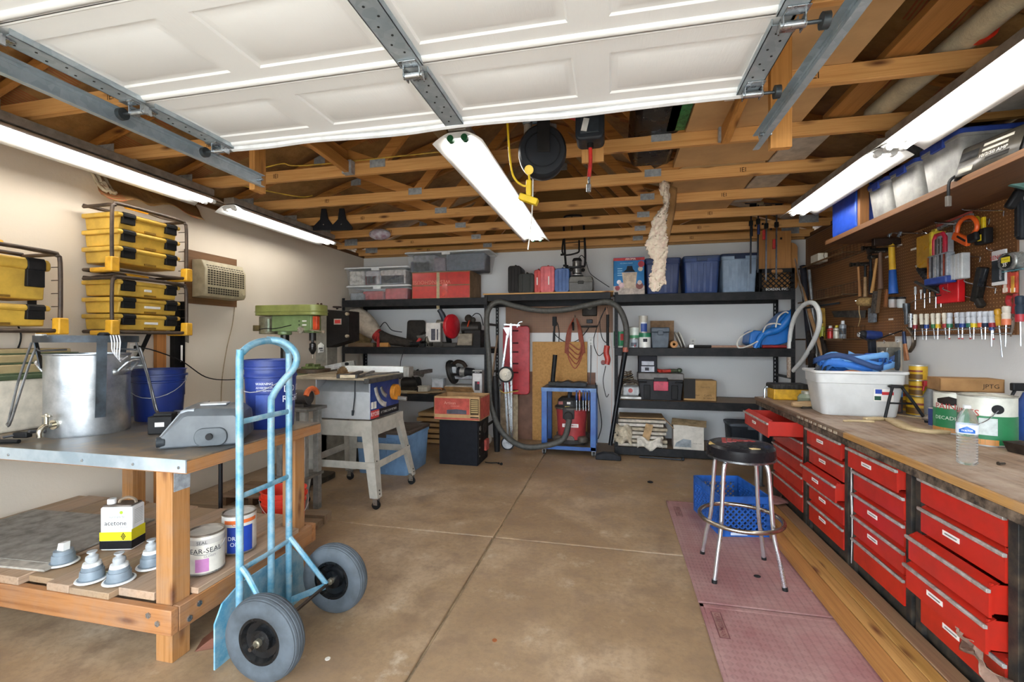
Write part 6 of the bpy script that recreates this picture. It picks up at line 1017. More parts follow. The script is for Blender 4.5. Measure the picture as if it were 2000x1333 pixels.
obj('plug_cord',G().tube(smooth([(-.05,.16,.03),(-.075,.17,.0),(-.08,.17,-.08)],4),.008,8),BLK2,bc); obj('plug',G().cbox((-.08,.17,-.11),(.025,.02,.06)),M('6b6660',.4),bc,.004)
# pegs
def hook(a,b,label,up=8,r=.004,o=.09):
    p0,p1=W(*a,o=.003),W(*b,o=o); t=one('peg_hook',label,'hook',G().tube(smooth([p0,p1,p1+Vector((-.008,0,.02))],4),r,7).cyl(p0+Vector((.0,0,-.0)),p0+Vector((-.004,0,-.035)),r,n=7),CH,group='chrome pegboard hooks'); return t
hl=['chrome peg hook just under the wall shelf plank','chrome peg hook beside the wing-nut rod','chrome peg hook holding the organiser cases','chrome peg hook in front of the red box','chrome peg hook beside the black staple gun','chrome peg hook holding the blade pack','chrome peg hook holding the squeegee and orange clamp']
for (a,b),l in zip((((1961,412),(1885,410)),((1748,453),(1805,457)),((1915,502),(1822,495)),((1905,585),(1846,567)),((1945,563),(1888,552)),((1955,490),(1930,488)),((1933,428),(1880,432))),hl): hook(a,b,l)
t=thing('wing_nut_rod','long threaded rod with two wing nuts on the pegboard','rod'); obj('rod',G().cyl(W(1808,456,.02),W(1738,455,.16),.004,n=8),CH,t)
for px in (1737,1756): 
    c=W(px,455,.16 if px<1740 else .12)
    for k in range(4): a=k*PI/2+.4; obj('wing',G().prism([(-.006,0),(.006,0),(.016,.035),(-.016,.035)],-.002,.002,'x',Matrix.Translation(c)@Matrix.Rotation(a,4,'X')),M('b8c0c8',.3,.8),t)
def label_strip(px,py,label,w=.07): c=W(px,py,.001); one('label_strip',label,'label',G().cbox((0,0,0),(.0015,w,.016)),STK,c,group='pegboard label strips')
for px,py,l in ((1784,487,'blank white label strip beside the wall shelf hammers'),(1741,653,'white label strip above the hanging work lamp'),(1740,624,'white label strip under the small jars'),(1757,480,'upper white label strip beside the sledge head'),(1733,502,'lower white label strip behind the hammers')): label_strip(px,py,l)
# wire shelves
WD=M('7a5a36',.6,.2)
def wire_shelf(label,pa,pb,d,h):
    """front-lower corners pa (far) and pb (near) on the pegboard"""
    a,b=W(*pa,o=0),W(*pb,o=0); z=(a.z+b.z)/2; y0,y1=b.y,a.y; t=thing('wire_basket',label,'basket',(PX,0,z),0,'wire pegboard baskets')
    g=G(); n=16
    for k in range(n+1): y=y0+(y1-y0)*k/n; g.tube([(-.004,y,h),(-.004,y,0),(-d,y,0)],.0016,4)
    o=obj('wire_grid',g,M('3a2e24',.5,.4),t); o['kind']='stuff'
    obj('frame',G().tube([(-.004,y0,0),(-d,y0,0),(-d,y1,0),(-.004,y1,0)],.004,6,True).tube(smooth([(-d,y0,.0),(-d,y0,h*.6),(-d,(y0*2+y1)/3,h*.62),(-d,(y0*2+y1)/3,.0)],2),.003,5).tube([(-.004,y0,h),(-.004,y1,h)],.003,5),M('6b5844',.4,.5),t); obj('front_slat',G().box((-d-.006,y0,-.012),(-d+.004,y1,.004)),WD,t); return t,y0,y1,z
_,ya,yb2,z1_=wire_shelf('upper wire basket holding a white box on pegboard',(1592,520),(1690,498),.2,.12); 
one('white_box','small white plastic box in the upper wire basket','box',G().cbox((0,0,.05),(.1,.2,.1)),M('dcd6c6',.4,dirt=.05),(PX-.12,(ya+yb2)/2+.15,z1_+.006),bev=.008)
_,ya,yb2,z2_=wire_shelf('middle wire basket holding wood scraps on pegboard',(1595,588),(1690,578),.2,.14); one('wood_scrap','small pale wood scrap in the middle wire basket','wood',G().cbox((0,0,.03),(.06,.05,.06)),wood('b08a58','8c6a3c','Z',knots=False),(PX-.15,yb2-.15,z2_+.006),bev=.002)
_,ya,yb2,z3_=wire_shelf('lower wire basket of spray cans on the pegboard',(1590,665),(1690,660),.2,.13)
for k,(f,c,cap,h,l) in enumerate(((.80,'b5b83a','c8a63a',.16,'yellow-green chalk bottle in the lower wire basket'),(.62,'c02a24','d8d4cc',.13,'red bottle with grey cap in the lower wire basket'),(.50,'d8d4c4','d8c22a',.13,'white bottle with yellow cap in the lower wire basket'),(.36,'8f969c','c3c7ca',.17,'silver spray can in the lower wire basket'))):
    t=thing('spray_can',l,'bottle',(PX-.13,W((1606,1622,1634,1646)[k],655,.13).y,z3_+.006)); r=.03; obj('body',G().lathe([(r,0),(r,h*.78),(r*.6,h*.86)],18),M(c,.35,.1),t); obj('cap',G().lathe([(r*.55,h*.86),(r*.5,h*1.05),(1e-4,h*1.06)],14),M(cap,.4),t); 
    if k==0: text('CHALK',.026,flat('25251a'),t,(-r-.001,0,h*.4),(PI/2,-PI/2,-PI/2))
    if k==3: obj('label_band',G().lathe([(r*1.01,h*.25),(r*1.01,h*.6)],18,cap=False),M('4a4f55',.4),t)
# hammers and long tools
def hammer(label,top,bot,hc,headc='38342f',hl=.11,r=.014,o=.07,group='hammers on the pegboard',grip=None):
    a,b=W(*top,o=o),W(*bot,o=o); t=thing('hammer',label,'hammer',(0,0,0),0,group); obj('handle',G().tube([a,a+(b-a)*.5,b],[r*.75,r*.85,r*1.15],10),wood(hc,hc,'Z',knots=False) if not grip else M(hc,.45,dirt=.1),t)
    if grip: obj('grip',G().tube([a+(b-a)*grip[0],b],[r*1.05,r*1.25],10),M(grip[1],.5),t)
    obj('head',G().cyl(a+Vector((-hl*.5,0,0)),a+Vector((hl*.35,0,.004)),r*1.3,r*1.1,n=12).cyl(a+Vector((-hl*.62,0,0)),a+Vector((-hl*.5,0,0)),r*1.6,n=12),M(headc,.4,.6,.3),t)
    obj('holder',G().tube([a+Vector((.05,-.02,-.012)),a+Vector((-.05,-.02,-.012)),a+Vector((-.055,-.02,.008))],.0035,6).tube([a+Vector((.05,.02,-.012)),a+Vector((-.05,.02,-.012)),a+Vector((-.055,.02,.008))],.0035,6),CH,t)
hammer('slim brown-handled hammer at the wire basket end',(1676,517),(1680,580),'9a6a3c'); hammer('hammer with black neck and wooden grip on pegboard',(1690,516),(1690,580),'2a2a2a',grip=(.4,'a98458')); hammer('long dark-handled hammer behind the others',(1700,485),(1701,575),'26282c',grip=(.5,'1f2226')); hammer('pale wooden-handled hammer leaning among the hammers',(1713,502),(1703,572),'c08f52'); hammer('thick brown-handled mallet beside the wire brush',(1719,490),(1720,565),'6d5140',r=.02,hl=.15)
t=thing('sledge_axe','yellow and blue handled axe hanging on the pegboard','axe'); a,b=W(1741,476,.07),W(1745,574,.07); obj('handle',G().tube([a,a+(b-a)*.53],[.022,.024],12),M('e0b02c',.4,dirt=.1),t); obj('grip',G().tube([a+(b-a)*.53,b],[.026,.034],12),M('1d56a8',.45,dirt=.1),t); obj('head',G().prism([(-.14,-.03),(.06,-.025),(.06,.03),(-.14,.035)],-.022,.022,'y',Matrix.Translation(a+Vector((0,0,.012)))),M('3a2a22',.45,.5,.3),t,.006); obj('holder',G().cyl(a+Vector((.07,-.04,-.03)),a+Vector((-.08,-.04,-.03)),.004,n=6),CH,t)
t=thing('wire_brush','long dark wire brush hanging below the mallet','brush'); a,b=W(1717,565,.06),W(1712,612,.06); obj('block',G().bar(a,b,.03,.035),wood('6b5238','523d28','Z',knots=False),t,.004); obj('bristles',G().bar(a+Vector((-.03,0,-.02)),b+Vector((-.03,0,0)),.025,.03),M('5a5148',.8,.3,.5,60,bump=.8),t); obj('handle',G().tube([W(1722,548,.06),a],[.012,.017],8),wood('7d5c3a','5e4227','Z',knots=False),t)
one('file_tool','small brown wooden handle hanging by the jars','handle',G().bar(W(1733,565,.05),W(1729,600,.05),.02,.03),wood('9a6238','7b4a26','Z',knots=False),bev=.004)
tw=thing('twine_spool','spool of tan twine with a loose hanging end','twine'); a,b=W(1677,590,.09),W(1704,590,.05); obj('spool',G().tube([a,a+(b-a)*.15,a+(b-a)*.85,b],[.03,.042,.042,.03],14),M('b5945c',.9,dirt=.3,scale=60,bump=.8),tw); obj('loose_end',G().tube(smooth([W(1678,595,.1),W(1678,610,.1),W(1680,622,.1),W(1676,638,.1)],4),.0035,6),M('c2a470',.8),tw); obj('peg',G().cyl(W(1708,588,.0),W(1670,588,.13),.004,n=6),CH,tw)
for k,(px,py,c,l) in enumerate(((1744,590,'c98a78','small jar of pinkish screws on the pegboard'),(1760,590,'c9c9c9','small jar of white anchors on the pegboard'))):
    c0=W(px,py,.07); t=thing('small_jar',l,'jar',c0-Vector((0,0,.05)),.0,'small jars'); obj('glass',G().lathe([(.024,0),(.03,.01),(.03,.07),(.026,.075)],18),M('d5d8d8',.2,dirt=0,Alpha=.45),t); obj('contents',G().lathe([(.022,.002),(.027,.012),(.027,.04),(1e-4,.042)],14),M(c,.5,.3,.5,60),t); obj('lid',G().lathe([(.032,.073),(.032,.09),(1e-4,.091)],18),BLK2,t)
one('grey_gauge','grey plastic stud gauge hanging beneath the twine','gauge',G().prism(rrect(-.05,-.07,.05,.07,.015),-.015,.015,'x'),M('4a5058',.45,dirt=.2,dc='7d848c',scale=40),W(1704,616,.03),bev=.004)
t=thing('hand_saw','small hand saw hanging between the wire baskets','saw'); obj('blade',G().prism([(W(1625,608,.03).y,W(1625,608,.03).z),(W(1693,606,.03).y,W(1693,606,.03).z),(W(1690,621,.03).y,W(1690,621,.03).z),(W(1630,620,.03).y,W(1630,620,.03).z)],PX-.035,PX-.031,'x'),M('6d6760',.35,.7),t); obj('handle',G().bar(W(1606,602,.04),W(1608,640,.04),.05,.03),M('c79a3a',.5),t,.008)
t=thing('cordless_drill','blue cordless drill hanging at the pegboard lower corner','drill'); c=W(1702,655,.22); DB=M('1b2f66',.4,dirt=.15); obj('body',G().tube([c+Vector((.07,.0,.0)),c,c+Vector((-.05,-.0,.005))],[.032,.042,.036],14),DB,t); obj('grip',G().bar(c+Vector((.0,0,-.03)),c+Vector((.015,.01,-.19)),.045,.055,(1,0,0)),M('23262e',.5),t,.012); obj('battery',G().cbox(c+Vector((.015,.01,-.215)),(.13,.09,.07)),DB,t,.01); obj('rear_cap',G().ball(c+Vector((-.06,0,.005)),.038),BLK2,t); obj('vent_ring',G().cyl(c+Vector((-.085,0,.005)),c+Vector((-.1,0,.005)),.02,n=12),M('c8c8c8',.4),t); obj('hang_cord',G().tube(smooth([c+Vector((-.1,0,.02)),c+Vector((-.05,-.08,-.05)),c+Vector((.1,-.06,.0)),c+Vector((.26,0,.05))],5),.006,6),BLK2,t)
# organiser cases, gun, clamps
def slab(name,label,cat,px0,py0,px1,py1,th,o,mat,bev=.006,group=None,rot=0):
    a,b=W(px0,py1,o),W(px1,py0,o); c=(a+b)/2; w=abs(a.y-b.y); zc=(W((px0+px1)/2,py0,o).z+W((px0+px1)/2,py1,o).z)/2; h=W((px0+px1)/2,py0,o).z-W((px0+px1)/2,py1,o).z
    t=thing(name,label,cat,(PX-o,c.y,zc),0,group,rx=rot); obj('body',G().cbox((-th/2,0,0),(th,w,h)),mat,t,bev); return t,w,h
t,w,h=slab('bit_case','translucent yellow drill bit case on pegboard hook','case',1810,458,1842,522,.07,.05,M('c9962a',.3,dirt=.15,Alpha=.85)); obj('spine',G().cbox((-.035,-w/2,0),(.09,.03,h*1.02)),M('dcc23a',.4),t,.006); obj('latch',G().cbox((-.06,-w/2-.018,-.01),(.03,.012,.04)),M('9aa2a8',.4),t,.004); obj('hang_tab',G().cbox((-.03,-w*.3,h/2+.012),(.02,.05,.03)),M('dcc23a',.4),t,.004)
t,w,h=slab('bit_case','round-topped red and clear bit case beside the yellow case','case',1842,457,1864,500,.05,.06,M('b9bcc0',.3,dirt=.2,Alpha=.8)); obj('red_frame',G().tube([(-.055,w/2,-h/2),(-.055,w/2,h*.3),(-.055,w*.3,h/2),(-.055,-w*.3,h/2),(-.055,-w/2,h*.3),(-.055,-w/2,-h/2)],.014,8),M('b5243a',.4),t); 
for k in range(3): obj('bit',G().cyl((-.06,-w*.3+w*.3*k,-h*.4),(-.06,-w*.3+w*.3*k,h*.3),.005,n=6),M('6a6460',.3,.8),t)
t,w,h=slab('bit_set','blue-capped drill bit set hanging in the middle of pegboard','bit set',1826,496,1866,545,.05,.09,M('a9b0b8',.3,dirt=.3,scale=30,Alpha=.75)); obj('blue_cap',G().cbox((-.03,0,-h/2-.012),(.07,w*1.1,.05)),M('27408c',.4),t,.008)
for k in range(5): obj('bit',G().cyl((-.055,-w*.4+w*.2*k,-h*.45),(-.055,-w*.4+w*.2*k,h*.42),.006,n=6),M(['8a3a2a','55555a','9a9a9e','44444a','a8622c'][k],.3,.7),t)
t,w,h=slab('bit_case','clear plastic case of small bits beside the drill bit set','case',1868,496,1896,546,.05,.07,M('d9dcdc',.25,dirt=.15,scale=25,Alpha=.7)); obj('divider',G().cbox((-.051,0,0),(.002,.004,h)).cbox((-.051,w*.25,0),(.002,.004,h)).cbox((-.051,-w*.25,0),(.002,.004,h)),M('b9bfc4',.3),t)
t,w,h=slab('parts_holder','bright red plastic holder hanging below the bit cases','holder',1843,548,1886,592,.045,.03,M('c8161c',.4,dirt=.05)); obj('flap',G().cbox((-.048,w*.2,h*.2),(.004,w*.55,h*.6)),M('d0242a',.4),t,.002)
t=thing('caulk_gun','black ribbed grease gun hanging beside the bit cases','gun'); obj('barrel',G().tube([W(1797,525,.1),W(1812,543,.1),W(1832,562,.08)],[.026,.028,.03],12),BLK2,t); obj('nozzle',G().tube([W(1789,519,.12),W(1798,527,.1)],[.007,.012],8),M('b0b4b8',.3,.8),t); obj('handle',G().tube(smooth([W(1832,562,.08),W(1834,572,.08),W(1826,568,.1),W(1806,560,.13),W(1788,551,.14)],4),.011,8),M('3a3836',.4,.4),t)
for k in range(6): obj('rib',G().tube([W(1802+4*k,530+4.8*k,.1),W(1803+4*k,531+4.8*k,.1)],.031,12),M('2c2c2e',.5),t)
# small drivers under the gun
rk=thing('driver_rail','small dark wire rail under the grease gun','rail'); obj('rail',G().tube([W(1779,592,.0),W(1784,588,.08),W(1838,577,.08),W(1842,575,.0)],.0035,6),M('5c4a38',.4,.5),rk)
def driver(label,px,py0,py1,hc,r=.013,hf=.5,band=None,o=.08,bend=0,tip=None,group='screwdrivers on the wire rail',transl=True):
    a,b=W(px,py0,o),W(px+bend,py1,o); L=b-a; t=thing('screwdriver',label,'screwdriver',(0,0,0),0,group)
    obj('handle',G().tube([a,a+L*.02,a+L*hf*.3,a+L*hf*.36,a+L*hf*.45,a+L*hf],[r*.6,r*.95,r,r*.82,r,r*.85],10),M(hc,.25,dirt=.12,Alpha=.85) if transl else M(hc,.4,dirt=.1),t); 
    if band: obj('collar',G().tube([a+L*(hf-.13),a+L*(hf+.02)],[r*1.04,r*1.0],10),M(band,.4),t)
    obj('shaft',G().cyl(a+L*hf,b,.0042,n=7),CH,t)
    if tip: obj('tip',G().cyl(a+L*.95,b,.006,n=7),M(tip,.4),t)
    return t
for k,(px,py0,py1,c) in enumerate(((1788,560,605,'b8bcc0'),(1799,566,585,'cfcfcf'),(1806,558,602,'2b333c'),(1816,560,592,'2c2c2e'),(1828,568,602,'23303e'),(1838,562,600,'c4c6c8'))): driver(['short steel nut driver at the small rail end','tiny white-tipped driver on the small rail','small dark driver with red shaft on the small rail','thin black driver on the small rail','small dark blue driver on the small rail','bright steel hex key on the small rail'][k],px,py0,py1,c,.009,.35,o=.07,group='small drivers on the rail')
sr=thing('screwdriver_rack','long chrome wire rack holding the row of screwdrivers','rack'); obj('top_wire',G().tube([W(1782,654,.0),W(1782,647,.1),W(1972,640,.1),W(1976,642,.0)],.004,6),CH,sr); obj('lower_wire',G().tube([W(1780,660,.0),W(1780,657,.1),W(1974,651,.1)],.004,6),CH,sr)
bands=['8a1f2a','2b2b2e','1d3f8a','1f6a3c','d8b020','a82028','246a4a','23304a','1d3f8a','1d6a5a','d8c020','d8602a','23304a','a8202c']
for k in range(14):
    px=1788+11.2*k+(3 if k>6 else 0); clear=k<6
    driver('clear and chrome nut driver with %s collar, %s in the rack row'%(['dark red','black','blue','green','yellow','red','bottle green','navy','royal blue','teal','bright yellow','orange','midnight blue','crimson'][k],['first','second','third','fourth','fifth','sixth','seventh','eighth','ninth','tenth','eleventh','twelfth','thirteenth','fourteenth'][k]),px,614-k*.5,664 if not 3<k<13 else 663,'d9d3c2' if clear else 'c8cdd6',.0145 if clear else .017,.55,bands[k],.1,(4 if k%2 else -1),'a8302c' if k in (6,7,8,9,13) else None)
driver('short dark blue screwdriver at the end of the rack row',1937,618,677,'9aa0a4',.013,.45,'1d3f7a',.1,0); driver('long amber-handled screwdriver hanging below the rack row',1948,604,698,'c8962c',.017,.35,None,.1,10); driver('stout clear screwdriver with orange collar at rack end',1966,598,677,'d8cfc0',.021,.45,'d0704a',.1,-2)
one('flashlight','grey metal flashlight hanging beside the small jars','flashlight',G().tube([W(1770,593,.05),W(1770,600,.05),W(1771,612,.05),W(1772,634,.05)],[.026,.026,.019,.02],12),M('55585c',.35,.6,.3)); one('chrome_tube','ribbed chrome tube standing at the rack row start','tube',G().tube([W(1779,613,.07),W(1780,640,.07)],.018,12),M('b9bec4',.25,.85,.2,60))
# squeegee, clamps, tape
t=thing('squeegee','silver squeegee with red rubber hanging under the wall shelf','squeegee'); obj('blade',G().bar(W(1832,443,.06),W(1896,416,.06),.02,.02),M('b04a40',.5),t); obj('channel',G().bar(W(1834,447,.07),W(1898,420,.07),.025,.02),M('b5b8bc',.3,.8),t); obj('handle',G().tube(smooth([W(1866,436,.09),W(1866,450,.1),W(1864,462,.1)],3),.013,10),M('c3c6ca',.25,.9),t); obj('yoke',G().tube(smooth([W(1828,434,.08),W(1848,436,.1),W(1866,437,.1)],3),.008,8),CH,t)
t=thing('spring_clamp','orange ring-handled pipe clamp hanging under the shelf','clamp'); OG=M('d8591c',.4,dirt=.08)
obj('ring',G().tube(smooth([W(1869,462,.1),W(1872,440,.1),W(1882,428,.1),W(1896,424,.1),W(1906,432,.1),W(1908,446,.1),W(1900,458,.1),W(1890,466,.1)],4),.013,10),OG,t); obj('body',G().bar(W(1864,460,.1),W(1893,474,.1),.03,.055),OG,t,.008); obj('jaw',G().bar(W(1892,468,.1),W(1910,460,.1),.03,.06),BLK2,t,.01); obj('trademark',G().bar(W(1869,462,.117),W(1885,471,.117),.004,.012),BLK2,t)
t=thing('tape_pouch','black and yellow tape holder hanging beside the orange clamp','pouch'); a=W(1921,462,.06); obj('body',G().cbox(a,(.05,.09,.1)),BLK2,t,.008); obj('yellow_handle',G().bar(W(1921,424,.06),W(1921,450,.06),.02,.022),M('e0c01e',.4),t,.005); obj('yellow_ring',G().tube(smooth([W(1900,430,.05),W(1908,424,.05),W(1913,432,.05),W(1908,450,.05)],4),.008,8),M('e0c01e',.4),t); obj('mark',G().cbox(a+Vector((-.026,-.005,-.01)),(.002,.03,.04)),flat('d8c020'),t)
t=thing('staple_gun','black ribbed sheath hanging beside the chrome hook','tool'); obj('body',G().bar(W(1920,522,.05),W(1906,590,.05),.05,.05,(1,0,0)),M('262320',.5,.1,.4,40),t,.01); obj('rail',G().bar(W(1926,524,.07),W(1914,560,.07),.03,.02,(1,0,0)),M('2c3036',.3,.4),t,.004); obj('tail',G().bar(W(1910,585,.05),W(1918,600,.05),.04,.04),M('2a2622',.6),t,.01)
t,w,h=slab('blade_pack','white and red carded saw blade pack on the pegboard','blade pack',1941,489,1968,557,.012,.05,M('d9d9d8',.4,dirt=.05),.002); obj('dark_card',G().cbox((-.0135,0,-.02),(.002,w*.9,h*.62)),M('33383e',.4),t); text('LENOX',.036,flat('b8202c'),t,(-.0145,0,h*.30),(PI/2,0,-PI/2),bold=.01); obj('blade',G().cbox((-.0155,-w*.2,-.02),(.002,.014,h*.55)),M('d0d4d8',.3,.8),t)
tm_=thing('tape_measure','black and chrome tape measure hung beside the blade pack','tape measure'); c=W(1979,511,.06); obj('case',G().prism(rrect(-.06,-.05,.075,.055,.045,5),-.03,.03,'x',Matrix.Translation(c)),M('aeb0ae',.25,.7),tm_,.008); obj('label_disc',G().cyl(c+Vector((-.031,.005,0)),c+Vector((-.034,.005,0)),.042,n=24),flat('1f1f1f'),tm_); obj('yellow_patch',G().cbox(c+Vector((-.035,.005,.012)),(.002,.06,.032)),flat('d8c62a'),tm_); text("35'",.032,flat('f0f0ea'),tm_,c+Vector((-.036,.008,-.018)),(PI/2,0,-PI/2),bold=.01); text('STANLEY',.012,flat('222222'),tm_,c+Vector((-.0365,.005,.013)),(PI/2,0,-PI/2)); obj('belt_clip',G().bar(c+Vector((0,.06,-.055)),c+Vector((0,-.08,-.055)),.03,.004),M('6aa8b8',.3),tm_)
for k,(a,b,l) in enumerate(((1962,1975,'red carded brush pack below the tape measure'),(1977,1990,'red and amber carded pack below the tape measure'))):
    t,w,h=slab('carded_pack',l,'pack',a,532,b,573,.012,.04+.02*k,M('b8402c',.5,dirt=.3,scale=30),.002); obj('bristle_strip',G().cbox((-.014,0,-.01),(.004,w*.4,h*.8)),M('d8a23a' if k else 'd9c8b8',.5),t); obj('bar_code',G().cbox((-.0135,0,-h*.35),(.002,w*.7,h*.2)),STK,t)
t=thing('tin_snips','red and black handled snips hanging at the pegboard end','snips'); obj('handle',G().tube(smooth([W(1972,578,.07),W(1969,588,.07),W(1974,602,.07),W(1978,612,.07)],4),.014,8),M('a81c24',.4),t); obj('handle',G().tube(smooth([W(1984,575,.07),W(1986,590,.07),W(1982,604,.07),W(1979,612,.07)],4),.014,8),M('a81c24',.4),t); obj('blade',G().tube([W(1978,612,.07),W(1976,640,.07),W(1974,658,.07)],[.014,.010,.003],8),M('8a7a70',.3,.7),t)
driver('blue and black screwdriver with red collar beside the snips',1992,578,676,'25303e',.022,.5,'b02430',.08,2,transl=False)
t=thing('bar_clamp','teal and black quick clamp hanging at the shelf edge','clamp'); obj('jaw',G().bar(W(1967,352,.2),W(2010,362,.12),.04,.05),M('5f8f88',.45),t,.006); obj('jaw_pad',G().ball(W(1967,350,.2),.022),M('d98a5a',.5),t); obj('handle',G().bar(W(1994,372,.1),W(1970,408,.14),.04,.05,(1,0,0)),BLK2,t,.012); obj('bar',G().bar(W(1990,330,.1),W(1990,462,.1),.02,.03,(1,0,0)),M('35373b',.4,.5),t); obj('grip',G().bar(W(1998,392,.08),W(1998,468,.08),.045,.05,(1,0,0)),M('23272e',.5),t,.012); obj('red_lever',G().bar(W(1996,346,.12),W(2000,362,.12),.03,.03),M('b04a5a',.5),t)
# ============================================================ on the drawer bench
BZ=.881
tub=thing('clear_tub','large cloudy clear tub full of blue straps on the bench','tub',(1.80,4.03,BZ),-.12); w,d,h=.58,.40,.335
V=[];Fc=[];lv=[(.80,0),(.82,.01),(.93,h*.72),(.955,h*.73),(.965,h*.93),(1.03,h*.95),(1.03,h),(.965,h),(.92,h*.75),(.79,.015)]; n=len(rrect(0,0,1,1,.1))
for f,z in lv: V+=[(x,y,z) for x,y in rrect(-w/2*f,-d/2*f,w/2*f,d/2*f,.05)]
for i in range(len(lv)-1):
    for k in range(n): Fc.append((i*n+k,i*n+(k+1)%n,(i+1)*n+(k+1)%n,(i+1)*n+k))
Fc+=[tuple(range(n))[::-1],tuple(range((len(lv)-1)*n,len(lv)*n))]
obj('shell',G().add(V,Fc),M('dededb',.4,dirt=.08,scale=5,Alpha=.86),tub); obj('label_white',G().cbox((.135,-d*.45-.008,.165),(.12,.004,.09),TR(0,0,0)),STK,tub); obj('label_red',G().cbox((.16,-d*.45-.0105,.178),(.07,.002,.022)),flat('c0282c'),tub); obj('label_blue',G().cbox((.105,-d*.45-.0105,.19),(.04,.002,.032)),flat('1f3f9a'),tub); obj('bar_code',G().cbox((.10,-d*.45-.0105,.142),(.04,.002,.03)),flat('2a4a3a'),tub)
st=thing('ratchet_straps','tangle of blue webbing straps heaped in the clear tub','straps',(1.80,4.03,BZ+.27),-.12); random.seed(11)
for k in range(9):
    a=random.random()*6.28; pts=[]
    for q in range(7): an=a+q*1.1; rr=.10+.10*random.random(); pts.append((rr*math.cos(an)*1.35,rr*math.sin(an)*.75,.03+.10*abs(math.sin(q*1.3+k))+.02*k%.07))
    g=G(); P_=smooth(pts,4)
    for i in range(len(P_)-1): pass
    V=[];Fc=[]
    for i,p in enumerate(P_): V+=[p+Vector((0,0,-.02)),p+Vector((.004,.004,.022))]
    for i in range(len(P_)-1): Fc.append((2*i,2*i+1,2*i+3,2*i+2))
    obj('strap',g.add(V,Fc),M(['2f6fc4','4a86d0','24406e','6aa0d8'][k%4],.6,dirt=.1),st,solid=.004)
obj('dark_bundle',G().tube(smooth([(-.24,-.02,.04),(-.12,.04,.12),(.05,.05,.13),(.2,.02,.08)],5),.035,8,sq=.6),M('3a4048',.7),st); obj('buckle',G().cbox((.12,-.08,.10),(.05,.03,.06),TR(0,0,0,0,.5)),CHR,st,.005); obj('orange_loop',G().tube(smooth([(-.12,-.12,.04),(-.05,-.14,.06),(.02,-.13,.05)],4),.012,6),M('c87a4a',.6),st)
hd=thing('spot_drill','blue cordless tool lying on top of the straps','tool',(1.97,4.05,BZ+.40),.3); obj('body',G().cbox((0,0,.03),(.14,.08,.07)),M('1f4fae',.4),hd,.015); obj('nose',G().cyl((-.06,0,.04),(-.14,0,.02),.02,n=10),M('5a6068',.4,.5),hd)
wb_=thing('water_bottle','clear plastic water bottle with blue label on bench front','bottle',(1.575,2.49,BZ)); pr=[(.006,.004),(.028,.0),(.036,.006)]
z=.012
for k in range(10): pr+=[(.0375,z),(.0345,z+.006),(.0375,z+.012)]; z+=.0125
pr+=[(.038,.14),(.038,.185),(.036,.20),(.026,.235),(.015,.25),(.013,.255),(.013,.262)]
wtm=NT('bottle_plastic'); wtm.color('f4f7f8'); WPL=wtm.fin(.06,Transmission_Weight=.92,IOR=1.2,Alpha=.7)
obj('shell',G().lathe(pr,28,cap=False),WPL,wb_); obj('label_band',G().lathe([(.0383,.142),(.0386,.145),(.0386,.18),(.0383,.183)],28,cap=False),M('dfe8f4',.3,dirt=0),wb_); obj('cap',G().lathe([(.0145,.255),(.0145,.27),(1e-4,.271)],16),M('eef0f0',.4),wb_); 
aa=math.atan2(-2.49,-1.575)
V=[];Fc=[]
for k in range(9):
    a=aa-.75+1.5*k/8; u=abs(k-4)/4
    V+=[(.0389*math.cos(a),.0389*math.sin(a),.146),(.0389*math.cos(a),.0389*math.sin(a),.178-.018*u)]
for k in range(8): Fc.append((2*k,2*k+2,2*k+3,2*k+1))
obj('label_blue',G().add(V,Fc),M('1f5fb4',.3,dirt=0),wb_); curved('WATER',.012,flat('ffffff'),wb_,.0395,.157,aa)
def bigcan(label,loc,r,h,words):
    af=math.atan2(-loc[1],-loc[0]); t=can(label,loc,r,h,'dcdccf',lid='b5b2a6',bands=((.04,.62,'23794a',*FULL),(.0,.14,'c98a4a',af-1.9,af+.4)),bail=False)
    for s,sz,c,zf,da in words: curved(s,sz,flat(c),t,r*1.018,zf*h,af+da)
    return t,af
t,af=bigcan('green and cream gallon paint can behind the front can',(2.05,3.33,BZ),.105,.245,(('PAINTS',.05,'a83028',.66,-.25),('DECADIUM',.03,'d8e0d0',.38,-.3)))
r=.105; V=[];Fc=[]
for k in range(9):
    a=af-.9+1.2*k/8; u=abs(k-4)/4; V+=[(r*1.016*math.cos(a),r*1.016*math.sin(a),.245*(.76-.06*(1-u*u))),(r*1.016*math.cos(a),r*1.016*math.sin(a),.245*(.80+.12*(1-.6*u)))]
for k in range(8): Fc.append((2*k,2*k+2,2*k+3,2*k+1))
obj('logo_mark',G().add(V,Fc),M('2b2320',.5),t)
t,af=bigcan('green and cream gallon paint can with wire bail at bench edge',(2.0,3.02,BZ),.118,.26,(('PAINTS',.05,'a83028',.66,-.9),)); obj('bail_ear',G().cyl((.118*math.cos(af+.35),.118*math.sin(af+.35),.20),(.124*math.cos(af+.35),.124*math.sin(af+.35),.20),.024,n=16),BLK2,t); obj('bail',G().tube(smooth([(.126*math.cos(af+.35),.126*math.sin(af+.35),.195),(.14*math.cos(af+.0),.14*math.sin(af+.0),.14),(.14*math.cos(af-.45),.14*math.sin(af-.45),.10)],5),.0025,6),CHR,t); r=.118; V=[];Fc=[]
for k in range(9): a=af-.25+.6*k/8; V+=[(r*1.018*math.cos(a),r*1.018*math.sin(a),.06),(r*1.018*math.cos(a),r*1.018*math.sin(a),.15)]
for k in range(8): Fc.append((2*k,2*k+2,2*k+3,2*k+1))
obj('paper_label',G().add(V,Fc),M('d5dcd8',.6),t)
for k in range(9): V=[v for v in V]
